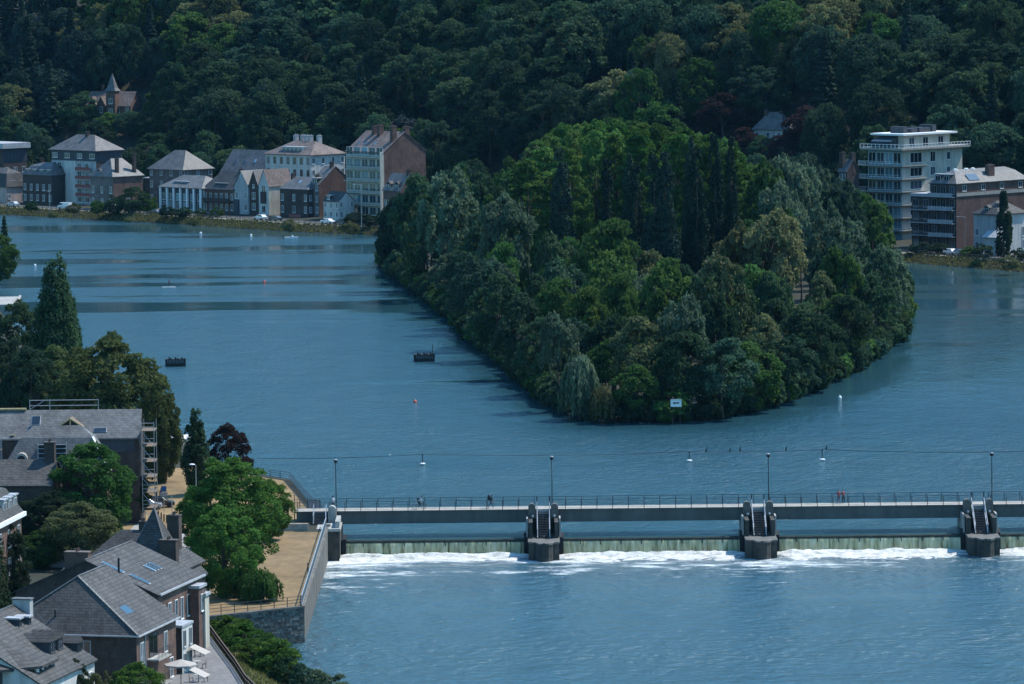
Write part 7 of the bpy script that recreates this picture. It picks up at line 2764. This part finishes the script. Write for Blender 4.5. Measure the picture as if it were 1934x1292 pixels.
# ------------------------------------------------------------------ people
def person(label, loc, rotz, joints, edges, radii, paint, group=None, hair='timber_black'):
    """one continuous body grown from a skeleton; paint(co) gives the clothing index: 0 skin, 1 top, 2 trousers, 3 shoes"""
    me_ = bpy.data.meshes.new('person_skeleton')
    me_.from_pydata([Vector(j) for j in joints], edges, [])
    o = bpy.data.objects.new('person_tmp', me_)
    C.objects.link(o)
    md = o.modifiers.new('skin', 'SKIN')
    for i, v_ in enumerate(me_.skin_vertices[0].data):
        v_.radius = (radii[i], radii[i])
        v_.use_root = i == 0
    sb = o.modifiers.new('sub', 'SUBSURF')
    sb.levels = sb.render_levels = 1
    dg = bpy.context.evaluated_depsgraph_get()
    dg.update()
    m2 = bpy.data.meshes.new_from_object(o.evaluated_get(dg))
    bpy.data.objects.remove(o)
    m2.materials.clear()
    top, bottom = paint[0], paint[1]
    for k_ in ('skin', top, bottom, 'black'):
        m2.materials.append(M[k_])
    for p_ in m2.polygons:
        p_.material_index = paint[2](p_.center)
        p_.use_smooth = True
    t = thing('person', label, 'person', loc, rotz, group)
    link('body', m2, t)
    return t


def stand(lean=0.0, arm_f=0.25, stride=0.0, arm_up=0.0):
    """joints of a standing or walking figure facing -y; returns joints, edges, radii"""
    s_ = stride
    hip, chest, neck = (0, 0, .92), (0, -.02 - lean * .4, 1.3), (0, -.04 - lean, 1.5)
    J = [hip, (0, -.01, 1.1), chest, neck, (0, -.07 - lean * 1.2, 1.62), (0, -.06 - lean * 1.2, 1.74),
         (.19, -.02 - lean * .7, 1.42), (.25, -.02 - lean + s_ * .3, 1.15), (.22, -.12 - arm_f - lean + s_ * .4, .98 + arm_up), (.21, -.2 - arm_f - lean + s_ * .4, .95 + arm_up),
         (-.19, -.02 - lean * .7, 1.42), (-.25, -.02 - lean - s_ * .3, 1.15), (-.22, -.12 - arm_f - lean - s_ * .4, .98 + arm_up), (-.21, -.2 - arm_f - lean - s_ * .4, .95 + arm_up),
         (.1, 0, .86), (.11, -s_ * .42 - .02, .48), (.11, -s_ * .75 + (.1 if s_ > 0 else 0), .08 + (0.0)), (.12, -s_ * .75 - .12 + (.1 if s_ > 0 else 0), .04),
         (-.1, 0, .86), (-.11, s_ * .3 - .02, .48), (-.11, s_ * .8, .1), (-.12, s_ * .8 - .12, .04)]
    E_ = [(0, 1), (1, 2), (2, 3), (3, 4), (4, 5), (2, 6), (6, 7), (7, 8), (8, 9), (2, 10), (10, 11), (11, 12), (12, 13), (0, 14), (14, 15), (15, 16), (16, 17), (0, 18), (18, 19), (19, 20), (20, 21)]
    Rr = [.14, .13, .16, .06, .1, .07, .07, .05, .04, .04, .07, .05, .04, .04, .1, .07, .05, .045, .1, .07, .05, .045]
    return J, E_, Rr


def dress(co):
    if co.z > 1.53:
        return 0
    if co.z < .1:
        return 3
    if co.z < .93 and abs(co.x) < .19 and co.y > -.5:
        return 2
    if co.z < 1.12 and abs(co.x) > .17:
        return 0
    return 1


def hair_on(t, y, z, r_=.105, m_='black'):
    MB().lathe([(r_ * .9, z - .03), (r_, z + .03), (r_ * .75, z + .1), (.02, z + .135)], 8, 0, y).build('hair', M[m_], t, smooth=True)


DY = BY + 1.4
# walker with rucksack, striding towards the right
p = Py(927, 960, DY)
J, E_, Rr = stand(.08, .1, .5)
t = person('person walking on the footbridge with a big dark rucksack, left of first pier', (p.x, DY, DZ), R(90), J, E_, Rr, ('cloth_dark', 'cloth_blue', dress))
hair_on(t, -.17, 1.7)
MB().prism_x([(.06, 1.0), (.36, 1.02), (.4, 1.4), (.3, 1.66), (.1, 1.62)], -.2, .2).build('rucksack', M['cloth_dark'], t)
MB().tube([(-.2, .3, 1.72), (.2, .3, 1.72)], .1, 8).build('bedroll', M['cloth_dark'], t)
MB().box(-.16, .16, -.42, -.22, .98, 1.1).build('waist_bag', M['cloth_dark'], t)
# two people leaning at the rail
for a, nm, top, bot, ln in ((1584, 'person in dark red standing at the footbridge rail, left of two', 'cloth_red', 'cloth_blue', .1), (1593, 'person leaning on the footbridge rail, right of two', 'cloth_red', 'cloth_dark', .26)):
    yy_ = BY + 2.7
    p = Py(a, 955, yy_)
    J, E_, Rr = stand(ln, .2, .08, .1)
    t = person(nm, (p.x, yy_, DZ), R(180), J, E_, Rr, (top, bot, dress), 'people at the rail')
    hair_on(t, -.07 - ln * 1.2, 1.7)
# cyclist
p = Py(793, 962, DY)
JC = [(0, 0, 1.0), (.14, 0, 1.14), (.32, 0, 1.32), (.42, 0, 1.42), (.5, 0, 1.52), (.53, 0, 1.62),
      (.34, .17, 1.3), (.42, .2, 1.1), (.56, .2, 1.0), (.62, .2, 1.0), (.34, -.17, 1.3), (.42, -.2, 1.1), (.56, -.2, 1.0), (.62, -.2, 1.0),
      (0, .09, .95), (.28, .1, .72), (.12, .1, .38), (.24, .1, .34), (0, -.09, .95), (.2, -.1, .6), (.02, -.1, .22), (.14, -.1, .18)]


def dress_c(co):
    if co.x > .4 and co.z > 1.42:
        return 0
    if co.x > .46 and co.z < 1.1:
        return 0
    if co.z < .4:
        return 3
    if co.z < 1.0 and co.x < .38:
        return 2
    return 1


t = person('cyclist in pale top and dark shorts riding across the footbridge', (p.x - .2, DY, DZ + .02), 0, JC, E_, Rr, ('cloth_grey', 'cloth_dark', dress_c))
MB().lathe([(.11, 1.62), (.115, 1.68), (.08, 1.75), (.02, 1.77)], 8, .53, 0).build('helmet', M['black'], t, smooth=True)
MB().prism_x([(0, 1.1), (-.01, 1.3), (.0, 1.3)], -.1, .1)
mb = MB()
mb.add([(-.08, -.15, 1.12), (.2, -.15, 1.38), (.02, -.15, 1.52), (-.22, -.15, 1.26), (-.08, .15, 1.12), (.2, .15, 1.38), (.02, .15, 1.52), (-.22, .15, 1.26)], [(0, 1, 2, 3), (7, 6, 5, 4), (0, 4, 5, 1), (1, 5, 6, 2), (2, 6, 7, 3), (3, 7, 4, 0)])
mb.build('backpack', M['cloth_dark'], t)
bk = thing('bicycle', 'bicycle under the cyclist crossing the footbridge', 'bicycle', (p.x - .2, DY, DZ), 0)
for x in (-.45, .68):
    wm = MB()
    ringp = [(x + .34 * math.cos(a), 0, .35 + .34 * math.sin(a)) for a in np.linspace(0, 2 * math.pi, 19)]
    wm.tube(ringp, .025, 6, cap=False)
    w_ = wm.build('wheel', M['tyre'], bk)
    sp_ = MB()
    for a in np.linspace(0, math.pi, 5)[:-1]:
        sp_.bar((x - .32 * math.cos(a), 0, .35 - .32 * math.sin(a)), (x + .32 * math.cos(a), 0, .35 + .32 * math.sin(a)), .012)
    sp_.build('spokes', M['rail_grey'], w_)
mb = MB()
for a, b in (((-.45, 0, .35), (.1, 0, .3)), ((.1, 0, .3), (.0, 0, .88)), ((.02, 0, .8), (.5, 0, .82)), ((.1, 0, .3), (.5, 0, .8)), ((-.45, 0, .35), (.02, 0, .8)), ((.68, 0, .35), (.52, 0, .95))):
    mb.bar(a, b, .045)
mb.build('frame', M['rail'], bk)
MB().bar((.6, -.26, 1.0), (.6, .26, 1.0), .035).build('handlebar', M['rail'], bk)
MB().box(-.12, .12, -.07, .07, .88, .93).build('saddle', M['black'], bk)
MB().tube([(.1, -.06, .3), (.1, .06, .3)], .11, 10).build('chainring', M['rail_grey'], bk)

# people on the steps and in the park
for a, b, rot, nm, top, bot, zz_ in ((628, 968, 200, 'person on the steps at the near end of the footbridge', 'cloth_grey', 'cloth_dark', DZ),
                                    (303, 948, 120, 'person in dark clothes beside the cars in the parched park, left one', 'cloth_dark', 'cloth_dark', GZ), (296, 945, 250, 'person in dark clothes in the park, standing close to the signs', 'cloth_dark', 'cloth_blue', GZ),
                                    (275, 936, 30, 'person under the tree at the parched park, furthest left', 'cloth_dark', 'cloth_dark', GZ), (402, 1112, 60, 'person in the shade under the big bright green tree, left', 'cloth_blue', 'cloth_dark', GZ),
                                    (415, 1112, 300, 'person in the shade under the big bright green tree, right', 'cloth_dark', 'cloth_dark', GZ)):
    p = Pz(a, b, zz_)
    if zz_ == DZ:
        p = Vector((p.x, BY + 1.5, zz_))
    J, E_, Rr = stand(.03, .05, .12)
    t = person(nm, (p.x, p.y, zz_), R(rot), J, E_, Rr, (top, bot, dress))
    hair_on(t, -.1, 1.7)
# paddler on a board
p = Pz(319, 543, 0)
t = thing('paddleboard', 'white board carrying a paddler in the left arm of the river', 'paddleboard', (p.x, p.y, 0), R(10))
MB().prism([(-1.5, -.25), (-1.0, -.38), (.9, -.38), (1.6, 0), (.9, .38), (-1.0, .38), (-1.5, .25)], .02, .14).build('deck', M['white'], t)
MB().prism([(-1.2, -.03), (-.9, -.03), (-.9, .03), (-1.2, .03)], -.2, .018).build('fin', M['black'], t)
J, E_, Rr = stand(.1, .25, .05, .1)
t = person('paddler standing on a white board in the left arm of the river', (p.x, p.y, .14), R(100), J, E_, Rr, ('cloth_red', 'cloth_dark', dress))
hair_on(t, -.17, 1.7)
t = thing('paddle', 'paddle held by the standing paddler', 'paddle', (p.x + .3, p.y - .25, 0))
MB().tube([(0, 0, .2), (-.1, 0, 1.5)], .02, 5).build('shaft', M['black'], t)
MB().box(-.05, .12, -.01, .01, -.25, .2).build('blade', M['white'], t)

# park furniture: bollards, signs, lamps, parked cars
bo = MB().tube([(0, 0, 0), (0, 0, .95)], .09, 8).mesh('bollard', M['timber_black'])
cap_ = MB().lathe([(.1, .95), (.03, 1.05)], 8).mesh('cap', M['timber_black'])
bl = [(289 + (a * 5.2), 974 + a * 2.9) for a in range(12)]
for i, (a, b) in enumerate(bl):
    p = Pz(a, b, GZ)
    t = thing('bollard', 'dark wooden bollard in the row edging the park road, ' + ['first from the left', 'second from the left', 'third from the left', 'fourth from the left', 'fifth from the left', 'sixth from the left', 'sixth from the right', 'fifth from the right', 'fourth from the right', 'third from the right', 'second from the right', 'last on the right'][i],
              'bollard', (p.x, p.y, GZ), 0, 'bollards edging the park road')
    link('shaft', bo, t)
    link('cap', cap_, t)
for a, b, ty, nm, blue in ((310, 968, 918, 'blue parking sign with grey plate below it beside the park road', True), (325, 972, 935, 'bare dark sign post right of the blue sign', False)):
    p = Pz(a, b, GZ)
    h = Py(a, ty, p.y).z - GZ
    t = thing('sign', nm, 'sign', (p.x, p.y, GZ))
    MB().tube([(0, 0, 0), (0, 0, h)], .045, 6).build('post', M['rail_grey'], t)
    if blue:
        MB().box(-.35, .35, -.08, -.05, h - .75, h).build('panel', M['sign_blue'], t)
        MB().box(-.5, .5, -.08, -.05, h - 1.35, h - .82).build('lower_panel', M['plaster_grey'], t)
    else:
        MB().lathe([(.05, h), (.02, h + .08)], 6).build('cap', M['rail'], t)
for a, b, ty, nm in ((371, 950, 878, 'grey street lamp in front of the narrow columnar tree'), (383, 1036, 965, 'grey street lamp half hidden in the big bright green tree'), (390, 1160, 1112, 'thin lamp post at the lawn corner by the house ends')):
    p = Pz(a, b, GZ)
    h = Py(a, ty, p.y).z - GZ
    t = thing('street_lamp', nm, 'street lamp', (p.x, p.y, GZ))
    MB().tube([(0, 0, 0), (0, 0, h)], [.09, .05], 7).build('pole', M['rail_grey'], t)
    MB().tube([(0, 0, h - .02), (-.45, -.1, h + .06)], .04, 5).build('arm', M['rail_grey'], t)
    MB().lathe([(.1, h), (.38, h + .04), (.36, h + .12), (.1, h + .18)], 10, -.5, -.1).build('lamp_head', M['white'], t)
for a, b, paint, rot, nm in ((300, 958, 'car_dark', 5, 'dark car parked where the park road bends'), (275, 962, 'car_silver', 10, 'silver car half hidden under trees by the park road')):
    p = Pz(a, b, GZ)
    car(nm, (p.x, p.y, GZ), R(rot), paint, group='cars parked by the park')
# picnic tables in the shade
for i, (a, b) in enumerate(((425, 1122), (398, 1122))):
    p = Pz(a, b, GZ)
    t = thing('picnic_table', ['picnic table under the big tree, right one', 'picnic table under the big tree, left one'][i], 'picnic table', (p.x, p.y, GZ), .4 * i)
    MB().box(-.9, .9, -.38, .38, .72, .77).build('table_top', M['timber'], t)
    for y in (-.75, .55):
        MB().box(-.9, .9, y, y + .25, .42, .46).build('bench', M['timber'], t)
    for x in (-.7, .7):
        MB().add([(x, -.8, 0), (x + .08, -.8, 0), (x + .08, -.2, .72), (x, -.2, .72), (x, .8, 0), (x + .08, .8, 0), (x + .08, .2, .72), (x, .2, .72)], [(0, 1, 2, 3), (4, 5, 6, 7)]).build('leg', M['timber'], t)
# ------------------------------------------------------------------ air
hz = MB()
hz.box(-420, 420, -20, 1900, LOW - 6.5, 176)
m, n, l, b = newmat('haze')
n.remove(b)
pv = n.new('ShaderNodeVolumePrincipled')
pv.inputs['Color'].default_value = (0.22, 0.6, 1.0, 1)
pv.inputs['Density'].default_value = HAZE
pv.inputs['Anisotropy'].default_value = 0.2
l.new(pv.outputs[0], n['Material Output'].inputs['Volume'])
if HAZE > 0:
    tag(hz.build('haze', m), None, None, None, 'stuff')
print('objects', len(bpy.data.objects), 'tris', sum(len(me_.polygons) for me_ in bpy.data.meshes) * 2)
